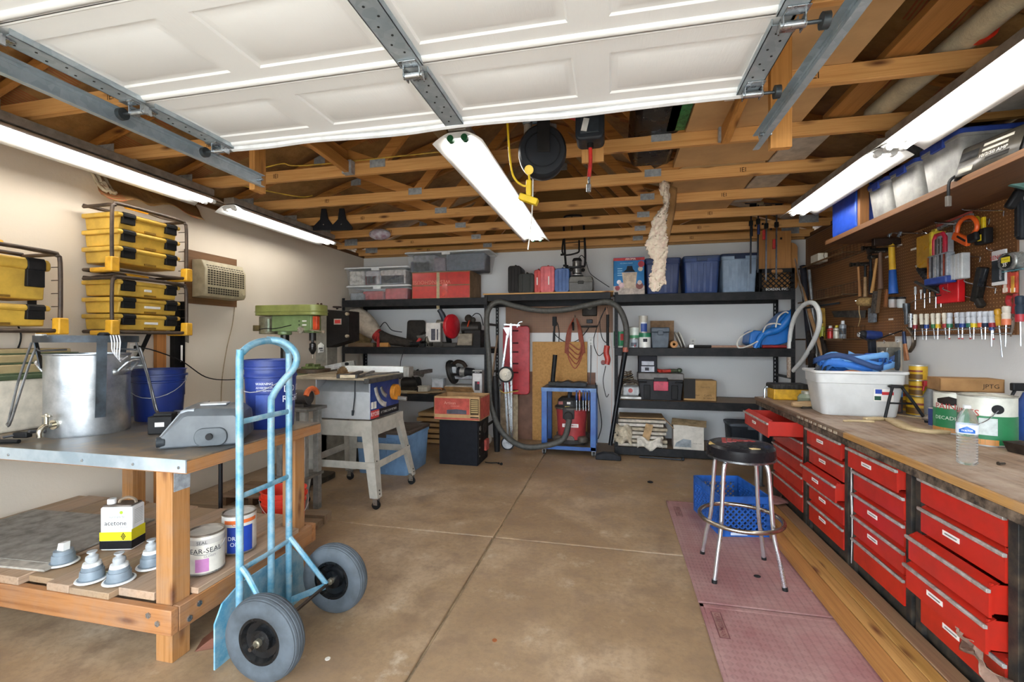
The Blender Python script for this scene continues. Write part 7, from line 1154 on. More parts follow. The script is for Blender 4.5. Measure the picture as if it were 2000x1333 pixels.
jb=carton('small brown cardboard box lying on the rear paint can',(2.11,3.36,BZ+.254),.30,.16,.075,'9a7144',rz=-.15,tape=False); text('JPTG',.036,flat('2e2218'),jb,(.09,-.0815,.035))
one('blue_board','flat blue edged panel under the small cardboard box','panel',G().cbox((0,0,.004),(.34,.14,.008)),M('6a9ab8',.4),(2.19,3.50,BZ+.262)) if False else None
for k,(px,l,c,c2) in enumerate(((1856,'grey spray bottle with red trigger behind paint can','7a7d80','c02430'),(1876,'clear spray bottle beside the red trigger bottle','b9bcbe','8f9498'))):
    t=thing('spray_bottle',l,'bottle',(2.27,3.95-.17*k,BZ)); obj('body',G().lathe([(.04,0),(.042,.01),(.042,.15),(.02,.2),(.014,.22)],18),M(c,.35,dirt=.1),t); obj('trigger',G().cbox((-.01,0,.245),(.07,.03,.04)).bar((-.035,0,.24),(-.045,0,.19),.015,.012),M(c2,.4),t,.006)
YC=M('d2a81e',.4,.1,.2,20); 
def ycan(label,y,z,r,h,lid='b8983a',band=True,x=2.24): return can(label,(x,y,z),r,h,'cfa422',lid,bands=((.12,.45,'6b4a1c',-3.6,-1.6),(.6,.72,'7a2a1a',-3.6,-1.6)) if band else (),rz=0)
ycan('squat yellow wood-finish can at the bottom of the stack',4.02,BZ,.075,.135); ycan('yellow wood-finish can in the middle of the stack',4.03,BZ+.143,.055,.11); ycan('yellow wood-finish can on top of the stack',4.03,BZ+.261,.055,.11,lid='cfcac0'); ycan('yellow wood-finish can left of the stack',4.36,BZ,.065,.15); ycan('second yellow wood-finish can behind the black tripod',4.24,BZ,.06,.2,x=2.3); ycan('brown-labelled yellow can beside the clear tub',4.55,BZ,.06,.16)
t=thing('sanding_pad_pack','blue and black carded abrasive pack leaning on yellow cans','pack',(2.12,4.12,BZ),-.5,rx=-.2); obj('card',G().cbox((0,0,.11),(.12,.01,.22)),M('2b2422',.5),t); obj('blue_print',G().cbox((0,-.0056,.17),(.12,.001,.09)),flat('2a6a9a'),t); obj('brown_print',G().cbox((0,-.0056,.05),(.1,.001,.08)),flat('5a3424'),t)
t=thing('tripod_stand','small black steel tripod stand on the bench','stand',(1.96,3.77,BZ)); 
for k,(a,b) in enumerate((((-.03,-.02,.24),(-.10,-.06,.005)),((.02,-.02,.24),(.13,-.10,.008)),((0,.04,.24),(.0,.13,.006)))): obj('leg',G().tube([a,((a[0]+b[0])/2,(a[1]+b[1])/2,.13),b],.010,8),BLK2,t); obj('foot',G().ball(b,.014),BLK2,t)
obj('ring',G().tube(arc((0,0,.235),.04,0,2*PI*.97,14,'xy'),.008,6),BLK2,t); obj('brace',G().cyl((-.06,-.04,.12),(.07,-.05,.12),.006,n=6),BLK2,t)
one('plastic_bag','crumpled clear plastic bag of parts on the bench','bag',G().ball((0,0,.03),.06,14,8,(1.6,1,.5)),M('9a8f80',.3,dirt=.3,scale=30,bump=1.0,Alpha=.8),(2.16,3.68,BZ+.0))
t=thing('small_carton','small red and white carton beside the paint can','box',(2.07,3.52,BZ),.2); obj('body',G().cbox((0,0,.06),(.07,.07,.12)),M('d9d0cc',.5),t,.002); obj('red_side',G().cbox((0,-.0358,.085),(.07,.001,.06)),flat('a83038'),t); obj('bar_code',G().cbox((0.01,-.0358,.025),(.04,.001,.03)),flat('55504c'),t); obj('blue_side',G().cbox((-.0358,0,.06),(.001,.07,.11)),flat('2f3f78'),t)
t=thing('spray_bottle','blue spray bottle with black trigger at the photo edge','bottle',(2.28,3.16,BZ)); obj('body',G().lathe([(.045,0),(.047,.01),(.047,.19),(.02,.25),(.014,.27)],18),M('2a4a8a',.35,dirt=.1),t); obj('trigger',G().cbox((-.02,0,.30),(.10,.03,.045)).bar((-.05,0,.29),(-.075,0,.23),.015,.014),BLK2,t,.006)
# pale wood pieces
WPW=wood('c6b08a','ab9268','X',knots=False)
def strip(label,pts,wd,th=.012,z=BZ): 
    V=[];Fc=[];q=smooth(pts,5)
    g=G(); L=len(q)
    for i,p in enumerate(q):
        d=(q[min(i+1,L-1)]-q[max(i-1,0)]).normalized(); s=Vector((-d.y,d.x,0))*wd*(.6+.4*math.sin(PI*min(1,max(0,i/(L-1)))))/2
        V+=[p+s,p-s]
    for i in range(L-1): Fc.append((2*i,2*i+1,2*i+3,2*i+2))
    V2=[Vector((v.x,v.y,z+th/2)) for v in V]; return one('wood_strip',label,'wood',g.add(V2,Fc),WPW,solid=th)
c=lambda px,py:P(px,py,z=BZ)
strip('long curved pale wood template lying on the bench',[c(1690,822),c(1735,822),c(1770,838),c(1810,846),c(1858,847)],.07,.02); strip('thin pale wood strip beside the clear tub',[c(1648,824),c(1680,824),c(1708,826)],.03); strip('second thin pale strip pointing at the paint cans',[c(1700,812),c(1760,818),c(1830,825)],.02,.01) if False else strip('short flat pale shim in front of the tripod',[c(1720,808),c(1760,813),c(1830,823)],.025,.009)
t=thing('metal_tray','dark rusty metal tray at the bench front edge','tray',(2.035,2.75,BZ),.2); V=[];Fc=[]
for f,z in ((.85,0),(1,.05),(.97,.05),(.83,.006)): V+=[(x,y,z) for x,y in rrect(-.08*f,-.1*f,.08*f,.1*f,.01)]
n=len(rrect(0,0,1,1,.1))
for i in range(3):
    for k in range(n): Fc.append((i*n+k,i*n+(k+1)%n,(i+1)*n+(k+1)%n,(i+1)*n+k))
Fc+=[tuple(range(n))[::-1],tuple(range(3*n,4*n))]; obj('pan',G().add(V,Fc),M('4a3f36',.5,.5,.4),t)
one('loose_bolt','tiny dark bolt lying on the bench before the water bottle','bolt',G().cyl((-.015,0,.006),(.015,.01,.006),.005,n=8).cyl((-.018,0,.006),(-.013,0,.006),.009,n=6),M('4a443c',.4,.6),c(1958,909))
yc_=thing('yellow_case','yellow case with ribbed black lid at the bench end','case',(1.62,4.84,BZ)); obj('body',G().cbox((0,0,.055),(.30,.2,.11)),M('d8a52a',.45),yc_,.01); obj('lid',G().cbox((0,0,.125),(.32,.22,.05)),M('33312f',.5,dirt=.2),yc_,.014)
for k in range(7): obj('rib',G().cbox((-.13+.043*k,-.11,.13),(.02,.012,.045)),M('3c3a38',.5),yc_,.003)
t=thing('glass_jar','squat glass jar of grey paste on the bench end','jar',(1.665,4.50,BZ)); obj('glass',G().lathe([(.05,0),(.075,.02),(.078,.06),(.06,.085),(.045,.09)],24),M('8f9a86',.2,dirt=.1,Alpha=.85),t); obj('lid',G().lathe([(.047,.088),(.047,.115),(1e-4,.117)],20),M('b5b0a0',.4,.3),t)
t=thing('bench_brush','pale wooden bench brush with dark bristles on the bench','brush',(1.60,4.22,BZ),.1); obj('handle',G().tube(smooth([(-.16,0,.03),(-.05,0,.035),(.14,0,.04)],3),[.018,.022,.026,.028,.026,.024,.022],10),wood('b09068','8d6f4a','X',knots=False),t); obj('bristles',G().cbox((.02,0,.012),(.22,.04,.024)),M('3a342c',.9),t)
one('bent_rod','bent chrome rod handle at the bench end beside yellow case','handle',G().tube(smooth([(1.44,4.90,BZ),(1.44,4.90,BZ+.08),(1.46,4.90,BZ+.105),(1.50,4.88,BZ+.105)],4),.012,8),CHR)
one('yellow_sponge','yellow folded cloth behind the clear tub','cloth',G().cbox((0,0,.05),(.14,.1,.1)),M('c9a24a',.8,dirt=.2),(1.85,4.62,BZ),.3,bev=.02)
# white corner hose and long stock
WH=M('dcdcd8',.4,dirt=.08); y=5.62
ch_=thing('white_hose','looped white plastic hose hanging in the back corner','hose'); obj('hose',G().tube(smooth([P(1542,690,x=2.0),P(1544,650,x=2.0),P(1553,618,x=2.0),P(1570,596,x=2.02),P(1588,592,x=2.05),P(1599,608,x=2.07),P(1600,635,x=2.08),P(1590,665,x=2.08),P(1570,700,x=2.06),P(1548,726,x=2.03)],6),.024,12),WH,ch_); obj('fitting',G().tube([P(1542,690,x=2.0),P(1542,706,x=2.0),P(1542,738,x=2.0)],[.028,.03,.027],12),M('b5a898',.5,dirt=.3,dc='7d5a48',scale=40),ch_); obj('hang_hook',G().bar(P(1560,604,x=2.03),P(1640,592,x=2.33),.02,.02),BLK2,ch_)
stock=[((1547,480),(1600,720),'c8ccd0',.006,'thin bright steel rod leaning in the back corner',1),((1553,520),(1590,640),'a9825a',.02,'tan wooden stick leaning in the back corner',0),((1568,520),(1586,720),'2a2a30',.035,'thick black pipe standing in the back corner',0),((1580,528),(1600,740),'aeb6bc',.018,'silver conduit standing in the back corner',1),((1590,600),(1607,730),'8a8f94',.012,'thin grey conduit behind the white hose',1),((1597,590),(1620,735),'4a3a2c',.02,'dark brown wooden stake in the back corner',0)]
for k,(a,b,c_,r,l,mt) in enumerate(stock):
    p0=P(*a,x=2.14+.03*k); p1=P(*b,x=2.12+.03*k); d=(p1-p0); p1=p0+d*((p0.z-.002)/max(.1,-d.z)); p1.y=min(p1.y,6.4); one('corner_stock',l,'rod',G().cyl(p0,p1,r,n=10),M(c_,.4,.8 if mt else 0,.2),group='long stock in the corner')
one('dark_bundle','bundle of dark leather straps hanging under the corner basket','straps',G().tube(smooth([P(1605,665,x=2.2),P(1612,690,x=2.15),P(1606,725,x=2.18)],4),.05,10,sq=.5).tube(smooth([P(1580,650,x=2.15),P(1588,690,x=2.1),P(1580,735,x=2.15)],4),.03,8),M('2e2824',.8,dirt=.3,bump=.5)); one('headphones','black round ear muff resting behind the clear tub','ear muffs',G().tube(arc((2.16,4.95,1.20),.11,0,PI,14,'yz'),.014,8).ball((2.16,5.06,1.18),.05).ball((2.16,4.84,1.18),.05),BLK2)
# work lamp hanging by the pegboard edge
wl=thing('work_lamp','grey metal clamp work lamp hanging below the pegboard','lamp'); c0=W(1738,695,.16); obj('shade',G().prism([(-.075,.07),(.075,.07),(.05,-.04),(-.05,-.04)],-.06,.04,'x',Matrix.Translation(c0)),M('8f8c84',.35,.6,.3),wl,.006); obj('socket',G().cbox(c0+Vector((0,0,-.065)),(.06,.07,.06)),M('3a4650',.45),wl,.01); obj('side_wing',G().prism([(-.03,.07),(.03,.05),(.025,-.08),(.0,-.11),(-.03,-.06)],-.008,.008,'x',Matrix.Translation(c0+Vector((-.02,-.14,-.02)))),M('55606a',.4,.4),wl,.003); obj('spring_arm',G().tube(smooth([c0+Vector((0,.03,-.09)),c0+Vector((0,.06,-.13)),c0+Vector((0,-.04,-.155)),c0+Vector((0,-.09,-.14))],5),.006,7),M('5a554e',.4,.6),wl); obj('bulb',G().ball(c0+Vector((-.05,-.02,.01)),.03),M('e8e4da',.3),wl)
for px in (1727,1752): obj('hang_ring',G().tube(arc(W(px,668,.1),.012,0,2*PI*.96,10,'yz'),.002,5),CH,wl)
t=thing('pliers','dark pliers with orange coil handles hanging at pegboard corner','pliers'); obj('jaw',G().tube([W(1765,648,.05),W(1767,672,.05)],[.012,.016],8),M('2c3a5a',.4,.4),t); obj('handle',G().tube([W(1767,672,.05),W(1769,705,.05)],.012,8),M('b5764a',.5),t); obj('handle',G().tube([W(1768,672,.07),W(1773,704,.07)],.011,8),M('b5764a',.5),t)
t=thing('curved_knife','curved dark sickle blade hanging at pegboard corner','blade'); obj('blade',G().tube(smooth([W(1774,640,.03),W(1784,655,.03),W(1784,675,.03),W(1776,688,.03)],4),.008,8,sq=2.2),M('5c4f42',.4,.6,.3),t)
one('cream_box','small cream plastic box hanging behind the blue drill','box',G().cbox((0,0,0),(.1,.14,.12)),M('d0c6ae',.5,dirt=.1),P(1703,712,x=2.335),bev=.006); one('wall_cover','tall cream wall plate behind the hanging work lamp','plate',G().cbox((-.012,0,0),(.02,.36,.34)),M('cfc5b2',.5,dirt=.1),W(1736,705,.0)+Vector((.012,0,0)),bev=.003)
# ============================================================ stool
sl=thing('bar_stool','chrome workshop stool with torn black vinyl seat on rubber mat','stool',(.765,3.075,.0)); CRM_=M('d8dbdf',.15,.85,.08,20)
obj('seat',G().lathe([(.17,.715),(.192,.72),(.196,.745),(.194,.79),(.18,.805),(.10,.812),(1e-4,.812)],36),M('1b1a1c',.28,dirt=.1),sl); obj('seat_rim',G().lathe([(.19,.718),(.198,.722),(.198,.732),(.19,.735)],36,cap=False),M('8a8d90',.25,.9),sl)
for k in range(6): a=-.9+k*.0; obj('red_stripe',G().bar((-.10+.032*k,.015+.02*k-.05,.8135),(-.075+.032*k,.105-.015*k+.0,.8135),.026,.003),M('a33a36',.4,dirt=.2),sl)
obj('tear_patch',G().prism([(-.19,-.03),(-.16,-.07),(-.145,-.02),(-.175,.02)],.796,.806,'z'),M('b89a5a',.9),sl); obj('tear_patch',G().prism([(.02,-.165),(.07,-.155),(.05,-.135),(.01,-.145)],.803,.811,'z'),M('c2ab78',.9),sl)
for sx,sy in ((-1,-1),(1,-1),(1,1),(-1,1)):
    pts=[(0.03*sx,.03*sy,.725),(.09*sx,.09*sy,.722),(.115*sx,.115*sy,.70),(.125*sx,.125*sy,.64),(.135*sx,.135*sy,.45),(.145*sx,.145*sy,.30),(.165*sx,.165*sy,.18),(.188*sx,.188*sy,.02)]
    obj('leg',G().tube(smooth(pts,4),.0125,10),CRM_,sl); obj('rubber_foot',G().cyl((.187*sx,.187*sy,.03),(.19*sx,.19*sy,.001),.0155,n=12),BLKP,sl)
obj('foot_ring',G().tube([(.235*math.cos(2*PI*k/36),.235*math.sin(2*PI*k/36),.345) for k in range(36)],.0135,10,True),M('b9aea0',.2,.95,.2,16),sl)
obj('swivel',G().cyl((0,0,.70),(0,0,.738),.07,n=18),BLKP,sl)
# ============================================================ mats, lumber, crate
t=NT('rubber_mat'); v=t.coord(rnd=False); n=t.noise(v,2.5,5,.7); col=t.mix(t.ramp(n,[(.35,0.),(.68,1.)]),'8a5f5d','a0807a'); col=t.mix(t.ramp(t.noise(v,1.1,3),[(.5,0.),(.75,.7)]),col,'8f4a52')
ck_=t.node('ShaderNodeTexChecker'); ck_.inputs['Scale'].default_value=34; mp=t.node('ShaderNodeMapping'); tc=t.node('ShaderNodeTexCoord'); t.to(tc.outputs['Object'],mp.inputs[0]); mp.inputs[2].default_value=(0,0,PI/4); t.to(mp.outputs[0],ck_.inputs[0])
wv=t.node('ShaderNodeTexWave'); wv.inputs['Scale'].default_value=22; wv.bands_direction='DIAGONAL'; t.to(mp.outputs[0],wv.inputs[0]); t.color(t.mix(t.math('MULTIPLY',ck_.outputs[1],.16),col,'5c4040')); t.bump(t.math('MULTIPLY',ck_.outputs[1],wv.outputs[1]),.25,.004); MAT=t.fin(.7)
def mat_(label,y0,y1,ty):
    g=G().box((.45,y0,.001),(1.30,y1,.012)); o=thing('rubber_mat',label,'mat',(0,0,0),0,'reddish rubber floor mats'); obj('sheet',g,MAT,o,.003); obj('raised_border',G().box((.45,y1-.03,.012),(1.30,y1,.014)).box((.45,y0,.012),(.47,y1,.014)),MAT,o,.002); obj('logo_frame',G().box((.495,ty-.11,.0122),(.545,ty+.11,.0130)),M('6d3a3c',.6),o); obj('logo_field',G().box((.5,ty-.105,.0131),(.54,ty+.105,.0134)),M('8f6a62',.6),o); text('CRAFTSMAN',.034,flat('6d3a3c'),o,(.52,ty,.0138),(0,0,-PI/2),bold=.008)
mat_('reddish rubber floor mat under the chrome stool',2.665,4.27,4.02); mat_('reddish rubber floor mat nearest the doorway',1.0,2.645,2.47)
for k,(x0,x1,h,c1,c2,ye,l) in enumerate(((1.10,1.185,.038,'a8763c','8a5a2a',4.30,'long orange-brown board beside the rubber mat edge'),(1.188,1.255,.04,'b78a4e','94692f',4.34,'long knotty board second from the rubber mat'),(1.258,1.325,.04,'bd9150','99702f',4.28,'long yellow board third from the rubber mat'),(1.328,1.412,.045,'9b7a5a','80624a',4.38,'wide dusty brown board against the drawer cabinets'))):
    one('floor_board',l,'board',G().box((x0,1.0,.0145),(x1,ye,.0145+h)),wood(c1,c2,'Y',knots=(k==1 or k==2)),group='boards along the cabinets',bev=.003)
cr_=crate('blue plastic milk crate on the floor behind the stool',(.885,3.87,.014),.36,.52,.285,'1f5cb0',rz=.19,pitch=.042); obj('lettering',G().cbox((-.05,-.268,.02),(.12,.002,.02)),flat('c8d4e4'),cr_)
one('crate_papers','dark bundle of papers lying in the blue crate','papers',G().cbox((0,0,.03),(.26,.38,.05)),M('4a4540',.8,dirt=.3),(.885,3.87,.034),.25,bev=.01)
one('pink_cloth','pinkish torn cloth scrap lying on the board ends','cloth',G().sheet(lambda u,v:(1.20+.22*u+.02*math.sin(v*8),4.22+.2*v+.03*math.sin(u*7),.0645+.02*abs(math.sin(u*6+v*4))),10,8),M('b5827c',.85,dirt=.2),solid=.004)
one('paper_scrap','small white paper strip lying on the rubber mat','paper',G().box((-.03,-.11,0),(.03,.11,.002)),M('d0c8c4',.8),P(1620,1175,z=.013)+Vector((0,0,.001)),.25); one('black_scrap','tiny black rubber scrap lying on the rubber mat','scrap',G().ball((0,0,.006),.018,8,5,(1.2,.7,.4)),BLKP,P(1479,1128,z=.013))
one('crumpled_bag','crumpled brown plastic bag caught on the bottom drawer pulls','bag',G().sheet(lambda u,v:(1.385-.035*math.sin(PI*u)-.015*math.sin(u*19+v*7),2.26-.30*u+.02*math.sin(v*9),.335-.12*u-.06*v+.015*math.sin(u*14)),16,6),M('a88a78',.35,dirt=.3,scale=20,Alpha=.8),solid=.003)
for k,(px,py) in enumerate(((966,1252),(640,1288))): one('floor_speck',['small orange disc lying on the concrete floor','small pale paint chip lying on the concrete floor'][k],'speck',G().cyl((0,0,.0005),(0,0,.003),.012,n=10),M('a05a2c' if k==0 else 'd8d0c4',.6),P(px,py,z=0))
one('oil_lump','small black lump on the floor before the bottom shelf','lump',G().ball((0,0,.01),.02,8,6,(1.5,1,.6)),BLKP,P(1270,944,z=0)); one('steel_pipe_floor','short grey pipe lying on the floor under the saw bench','pipe',G().cyl((0,0,.02),(.5,.1,.02),.018,n=10),M('77777a',.4,.6),(-3.5,3.1,0))
t=thing('grey_stand','narrow grey steel machine stand behind the timber bench','stand',(-2.62,3.28,0)); 
for x in (-.12,.10): obj('post',G().box((x,-.02,0),(x+.05,.03,.86)),M('8d8a84',.5,.3,.2),t,.003)
obj('shelf',G().box((-.14,-.03,.30),(.17,.2,.32)),M('6d675e',.5,.2,.2),t); obj('top',G().box((-.16,-.05,.86),(.19,.22,.885)),M('6a665f',.5,.3,.2),t,.003)
for x in (-.12,.10): obj('post',G().box((x,.15,0),(x+.05,.2,.86)),M('8d8a84',.5,.3,.2),t,.003)
mt=thing('small_grinder','small dark grinder with orange guard on the grey stand','grinder',(-2.60,3.36,.886)); obj('body',G().cyl((-.1,0,.08),(.1,0,.08),.06,n=16).box((-.08,-.05,0),(.08,.05,.03)),M('3a332e',.5,.3,.3),mt); obj('wheel',G().cyl((-.15,0,.08),(-.12,0,.08),.085,n=24),M('2c2a28',.6),mt); obj('guard',G().tube(arc((.12,0,.08),.075,.3,PI-.3,10,'yz'),.022,8),M('d0622c',.5),mt)
# ============================================================ overhead storage on the truss chords
ZJ=ZC+.091
CBD=M('c39c6b',.85,dirt=.12,scale=3,bump=.1)
def flatbox(label,x0,x1,y0,y1,th=.05,mat=CBD,lab=None,z=ZJ):
    t=thing('flat_carton',label,'box',(0,0,0),0,'flat cartons on the joists'); obj('body',G().box((x0,y0,z),(x1,y1,z+th)),mat,t,.003)
    if lab: obj('shipping_label',G().box((lab[0],lab[1],z-.0015),(lab[0]+.09,lab[1]+.06,z-.0002)),STK,t); obj('bar_code',G().box((lab[0]+.05,lab[1]+.01,z-.003),(lab[0]+.085,lab[1]+.05,z-.0017)),flat('55524c'),t)
    return t
flatbox('long flat cardboard carton lying on joists beside the door track',.46,1.155,.6,3.85,lab=(.62,2.78)); flatbox('second flat cardboard carton on joists toward the back wall',.50,1.15,3.9,5.55,lab=None); flatbox('pale flat panel with sticker above the joists',.86,1.10,3.35,3.88,.012,M('b5ab9c',.6,dirt=.15),(.98,3.40),ZJ-.0) if False else None
one('pale_sheet','pale grey panel with white sticker tucked over the joists','panel',G().box((1.17,3.30,ZJ),(1.42,4.95,ZJ+.012)),M('b9ae9e',.6,dirt=.15)); 
one('attic_board','wide pine board lying along the joists beside the wrapped roll','board',G().box((1.44,.6,ZJ),(1.575,3.9,ZJ+.038)) if False else G().box((1.30,.6,ZJ+.014),(1.445,3.28,ZJ+.052)),wood('a9763c','8a5c2a','Y'),bev=.003)
t=thing('wrapped_roll','long plastic-wrapped roll with red band lying on the joists','roll'); obj('roll',G().cyl((1.69,.3,ZJ+.062),(1.62,3.35,ZJ+.062),.06,n=20),M('cfc3a6',.35,dirt=.12,scale=12,bump=.5),t); obj('red_band',G().cyl((1.662,2.62-.6+.5,ZJ+.062),(1.66,2.56,ZJ+.062),.0625,n=20),M('d8321c',.4),t)
t=thing('black_trough','black plastic trough lying across joists beside the cardboard','trough'); obj('shell',G().prism([(.10,ZJ+.12),(.14,ZJ),(.42,ZJ),(.44,ZJ+.12),(.40,ZJ+.25),(.14,ZJ+.25)],2.65,3.78,'y'),M('17171b',.3,dirt=.1),t,.03,seg=3); 
t=thing('green_netting','green plastic netting roll lying by the black trough','netting'); obj('roll',G().box((.335,2.62,ZJ+.0),(.45,3.17,ZJ+.1)),M('2f7a46',.5,dirt=.4,scale=40),t)
# cord reel, hose reel
rl=thing('cord_reel','round black retractable cord reel hanging from the joist','cord reel',(-.395,2.53,2.50),.18,ry=.0); RX_=Matrix.Rotation(PI/2,4,'X')
obj('drum',G().lathe([(1e-4,-.05),(.10,-.05),(.135,-.045),(.148,-.03),(.15,.0),(.148,.03),(.135,.045),(.10,.05),(1e-4,.05)],40,RX_@Matrix.Diagonal((.9,1,1,1))),M('26282c',.38,dirt=.2,scale=6),rl); obj('ridge',G().lathe([(.098,.05),(.1,.054),(.094,.054),(.093,.05)],36,RX_,cap=False),M('1c1d20',.4),rl); obj('hub_screw',G().cyl((0,-.06,-.0),(0,-.05,-.0),.006,n=8),CHR,rl); obj('bracket',G().box((-.03,-.066,-.02),(.04,-.058,.17)).box((-.03,-.066,.165),(.04,.06,.172)).box((-.03,.055,.05),(.04,.06,.17)),BLKP,rl,.003)
obj('snap_hook',G().tube(arc((0,0,.20),.022,0,2*PI*.97,12,'xz'),.004,6),CHR,rl); obj('eye_bolt',G().cyl((0,0,.215),(0,0,.262),.004,n=6),CHR,rl)
YW=M('e0bb22',.45,dirt=.1)
cordl=thing('yellow_outlet','yellow outlet block hanging on its cord under the reel','outlet'); yq=2.44
obj('block',G().bar(P(1015,384,y=yq),P(1050,396,y=yq),.045,.035),YW,cordl,.005); obj('stem',G().bar(P(1033,352,y=yq),P(1033,388,y=yq),.03,.028,(1,0,0)),YW,cordl,.005); obj('stop_ball',G().cyl(P(1033,332,y=yq-.02),P(1033,332,y=yq+.02),.025,n=14),YW,cordl); obj('cord',G().tube(smooth([P(1033,340,y=yq),P(1033,360,y=yq),P(1020,362,y=yq),P(1003,345,y=yq),P(996,310,y=yq),P(993,270,y=yq),P(991,237,y=yq)],5),.006,7),YW,cordl)
wire('white pull cord hanging from the centre lamp end',[P(1041,350,y=2.6),P(1040,400,y=2.62),P(1036,450,y=2.65),P(1031,488,y=2.66)],.004,M('e4e2dc',.5),name='pull_string')
hr=thing('hose_reel','dark square air hose reel box mounted under the joists','hose reel',P(1153,262,y=2.50)); h0=hr.location.z
obj('case',G().prism(rrect(-.075,-.06,.075,.2,.03,4),-.08,.06,'y'),M('272b30',.4,dirt=.1),hr,.012,seg=3); obj('front_panel',G().box((-.05,-.088,-.03),(.05,-.08,.16)),M('30363c',.4),hr,.004); obj('label_white',G().bar((-.03,-.09,-.02),(-.015,-.09,.045),.03,.004,(0,1,0)),M('d8d8d4',.5),hr); obj('label_grey',G().cbox((.0,-.0895,.12),(.06,.003,.05)),M('5a646c',.5),hr); obj('outlet_guide',G().cyl((0,-.02,-.085),(0,-.02,-.055),.018,n=12),BLKP,hr); obj('red_hose',G().tube(smooth([(0,-.02,-.07),(.002,-.02,-.15),(-.006,-.02,-.24)],4),.0105,10),M('c02a24',.4),hr); obj('brass_fitting',G().tube([(-.006,-.02,-.24),(-.006,-.02,-.275),(-.007,-.02,-.28),(-.008,-.02,-.32)],[.007,.007,.013,.013],10),CHR,hr); obj('mount_board',G().box((-.05,.06,-.13),(.07,.078,.24)),wood('b58247','94662f','Z',knots=False),hr)
va=thing('air_valve','grey air valve with red hose beside the cord reel','valve',P(1030,250,y=2.52)); obj('filter_bowl',G().cyl((0,0,-.07),(0,0,.02),.02,n=14),M('b5b0a4',.35,.6),va,.003); obj('top_cap',G().cbox((0,0,.04),(.05,.05,.05)),M('6a6e72',.4,.5),va,.006); obj('lever',G().cyl((.03,0,.03),(.07,0,.03),.014,n=10),M('3a4a5a',.4),va); obj('red_hose',G().tube(smooth([(.06,0,.04),(.13,0,.07),(.2,.0,.05),(.29,0,.01)],5),.008,8),M('b82a24',.4),va); obj('pipe',G().cyl((0,0,.06),(0,0,.30),.01,n=8),M('77777a',.4,.6),va)
# hanging insulation strip
hs=thing('insulation_strip','torn fluffy insulation strip hanging down from the joists','insulation'); yi=3.93
def ip(px,py,y): return P(px,py,y=y)
def fib(u,v):
    py=358+205*v; xl=1290-28*v+10*math.sin(v*9)-4*math.sin(v*23); xr=1304-6*v+2*math.sin(v*13); p=ip(xl+(xr-xl)*u,py+(8*math.sin(u*5) if v>.97 else 0),yi); p.y+=-.05*math.sin(PI*u)+.006*math.sin(v*47+u*11)+.004*math.sin(v*83+u*19); p.x+=.004*math.sin(v*61+u*7); return p
rf=random.Random(5)
def fib2(u,v):
    p=fib(u,v); e=.0055 if .04<u<.96 else .012
    return p+Vector((rf.uniform(-e,e),rf.uniform(-e,e),rf.uniform(-e,e)))
obj('fibre',mesh('fibre',G().sheet(fib2,16,110),170),M('d8ccb6',.95,dirt=.18,scale=30,bump=1.0,dc='cbb0a0'),hs,solid=.02)
def krf(u,v):
    py=358+185*v; xl=1302-6*v; xr=1326-26*v+3*math.sin(v*7); p=ip(xl+(xr-xl)*u,py,yi); p.y+=.02+.10*u+.02*math.sin(v*9); return p
obj('kraft_facing',G().sheet(krf,5,24),KR,hs,solid=.006)
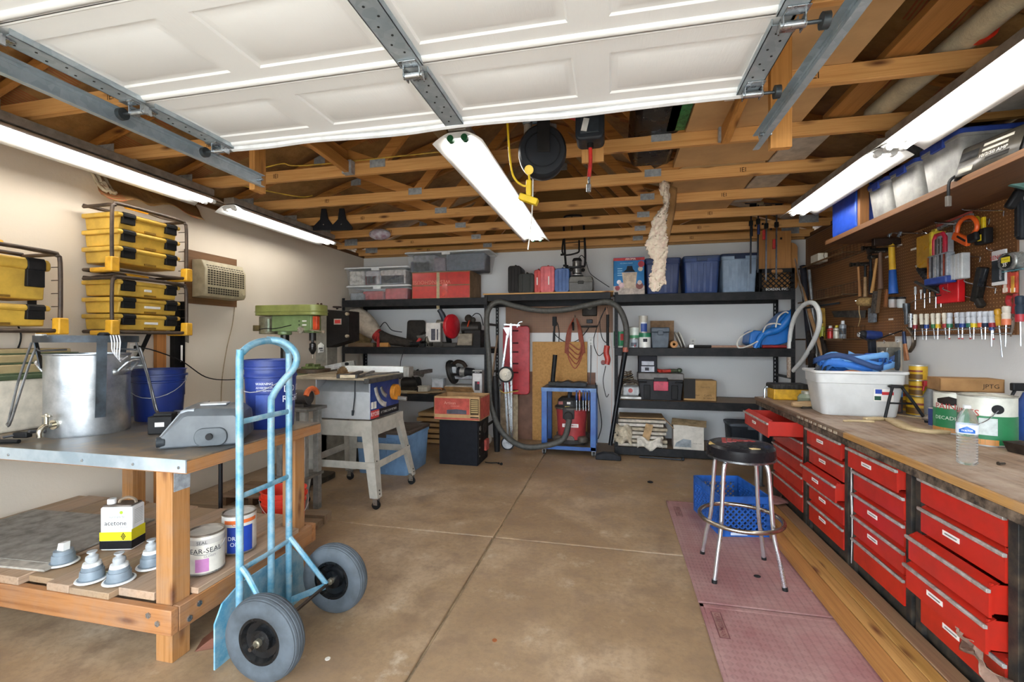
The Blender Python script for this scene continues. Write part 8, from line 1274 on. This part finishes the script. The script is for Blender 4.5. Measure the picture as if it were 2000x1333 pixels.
# black flared brackets, plastic bag, bar clamps, cables
for k,(px,l) in enumerate(((633,'black flared plastic bracket hanging from joist, by wall lamp'),(668,'black flared plastic bracket hanging beside its twin'))):
    t=thing('flared_bracket',l,'bracket',P(px,450,y=4.49),.1,'flared black brackets'); w=.13; pts=[(-w,0),(w*.9,0),(w*.95,.03),(.05,.12),(.025,.24),(-.03,.24),(-.045,.12),(-w,.04)]; obj('plate',G().prism(pts,-.012,.012,'y'),M('232428',.5,dirt=.1),t,.006); obj('screw',G().cyl((0,-.015,.06),(0,-.012,.06),.008,n=8),CHR,t)
one('plastic_bag','crumpled white plastic shopping bag stuffed above the joists','bag',G().ball((0,0,.0),.09,16,12,(1.5,.8,.75)),M('c4c4cc',.4,dirt=.4,scale=14,bump=1.0,dc='8a6a78'),P(742,458,y=5.085),.2)
for k,(px,py0,py1,hc,l) in enumerate(((1467,400,535,'22242a','black-handled bar clamp hanging leftmost in front of cutting board'),(1481,396,533,'1d2f6a','dark blue bar clamp hanging second in the corner row'),(1497,402,548,'b02a28','bar clamp with red handle near the black crate'),(1517,400,545,'c02a28','bar clamp with low red handle at the corner end'))):
    t=thing('bar_clamp',l,'clamp',(0,0,0),0,'bar clamps hanging from the joists'); y=5.68; a,b=P(px,py0,y=y),P(px-1,py1,y=y); obj('bar',G().bar(a,b,.008,.016,(1,0,0)),M('6d7076' if k>1 else '2f3238',.35,.7),t); hp=a+(b-a)*(.30 if k<2 else (.32 if k==2 else .5)); obj('head',G().cbox(a+Vector((.02,0,-.01)),(.07,.025,.03)),BLKP if k!=1 else M('c8b48a',.5),t,.004); obj('slide',G().cbox(a+(b-a)*.27,(.04,.03,.06)),BLKP,t,.005); q=a+(b-a)*(.32 if k<2 else (.36,.5)[k-2]-.03); obj('handle',G().tube([q+Vector((-.03 if k>1 else 0,-.015,0)),q+Vector((-.03 if k>1 else 0,-.015,-.11))],[.015,.017],10),M(hc,.4),t); obj('pad',G().cyl(q+Vector((.04,0,.01)),q+Vector((.055,0,.01)),.012,n=10),BLKP,t)
obj('hang_rod',G().cyl(P(1455,398,y=5.70),P(1530,398,y=5.70),.006,n=6),M('5a5a5c',.4,.6),t)
YC_=M('c9a53a',.5)
for k,pts in enumerate(([(-2.9,3.16,2.82),(-2.6,3.15,2.86),(-2.4,3.19,2.845),(-1.2,3.19,2.85),(-.9,3.19,2.845)],[(-3.4,3.3,2.845),(-3.1,3.5,2.80),(-2.9,3.75,2.80),(-2.85,3.87,2.845)],[(-3.3,6.2,2.80),(-2.9,6.3,2.81),(-2.6,6.31,2.80)])):
    wire(['yellow cable draped over the second joist beyond the door','yellow cable sagging between joists above the wall lamps','yellow cable tacked along the last joist at back'][k],[Vector(p) for p in pts],.005,YC_,name='electric_cable')
for k,(px,x,y,r,c,l) in enumerate(((437,-2.17,2.70,.016,'6a737c','grey steel table leg standing behind the timber bench'),(291,-2.75,2.72,.014,'1d1d20','thin black steel leg behind the acetone can'),(157,-3.28,2.72,.02,'1d1d20','black steel leg behind the far timber leg'))):
    one('steel_leg_post' if False else 'steel_post',l,'post',G().cyl((x,y,0),(x,y,.86),r,n=10).cyl((x,y,0),(x,y,.02),r*1.4,n=10),M(c,.4,.3))
t=thing('floor_lumber','dusty boards lying on the floor behind the timber bench','boards',(-2.9,2.95,0),.1)
for k in range(3): obj('board',G().box((-.6,-.12+.13*k,0),(.7,-.01+.13*k,.04+.015*k)),wood('7d654a','5f4a34','X',dirt=.4),t,.003)
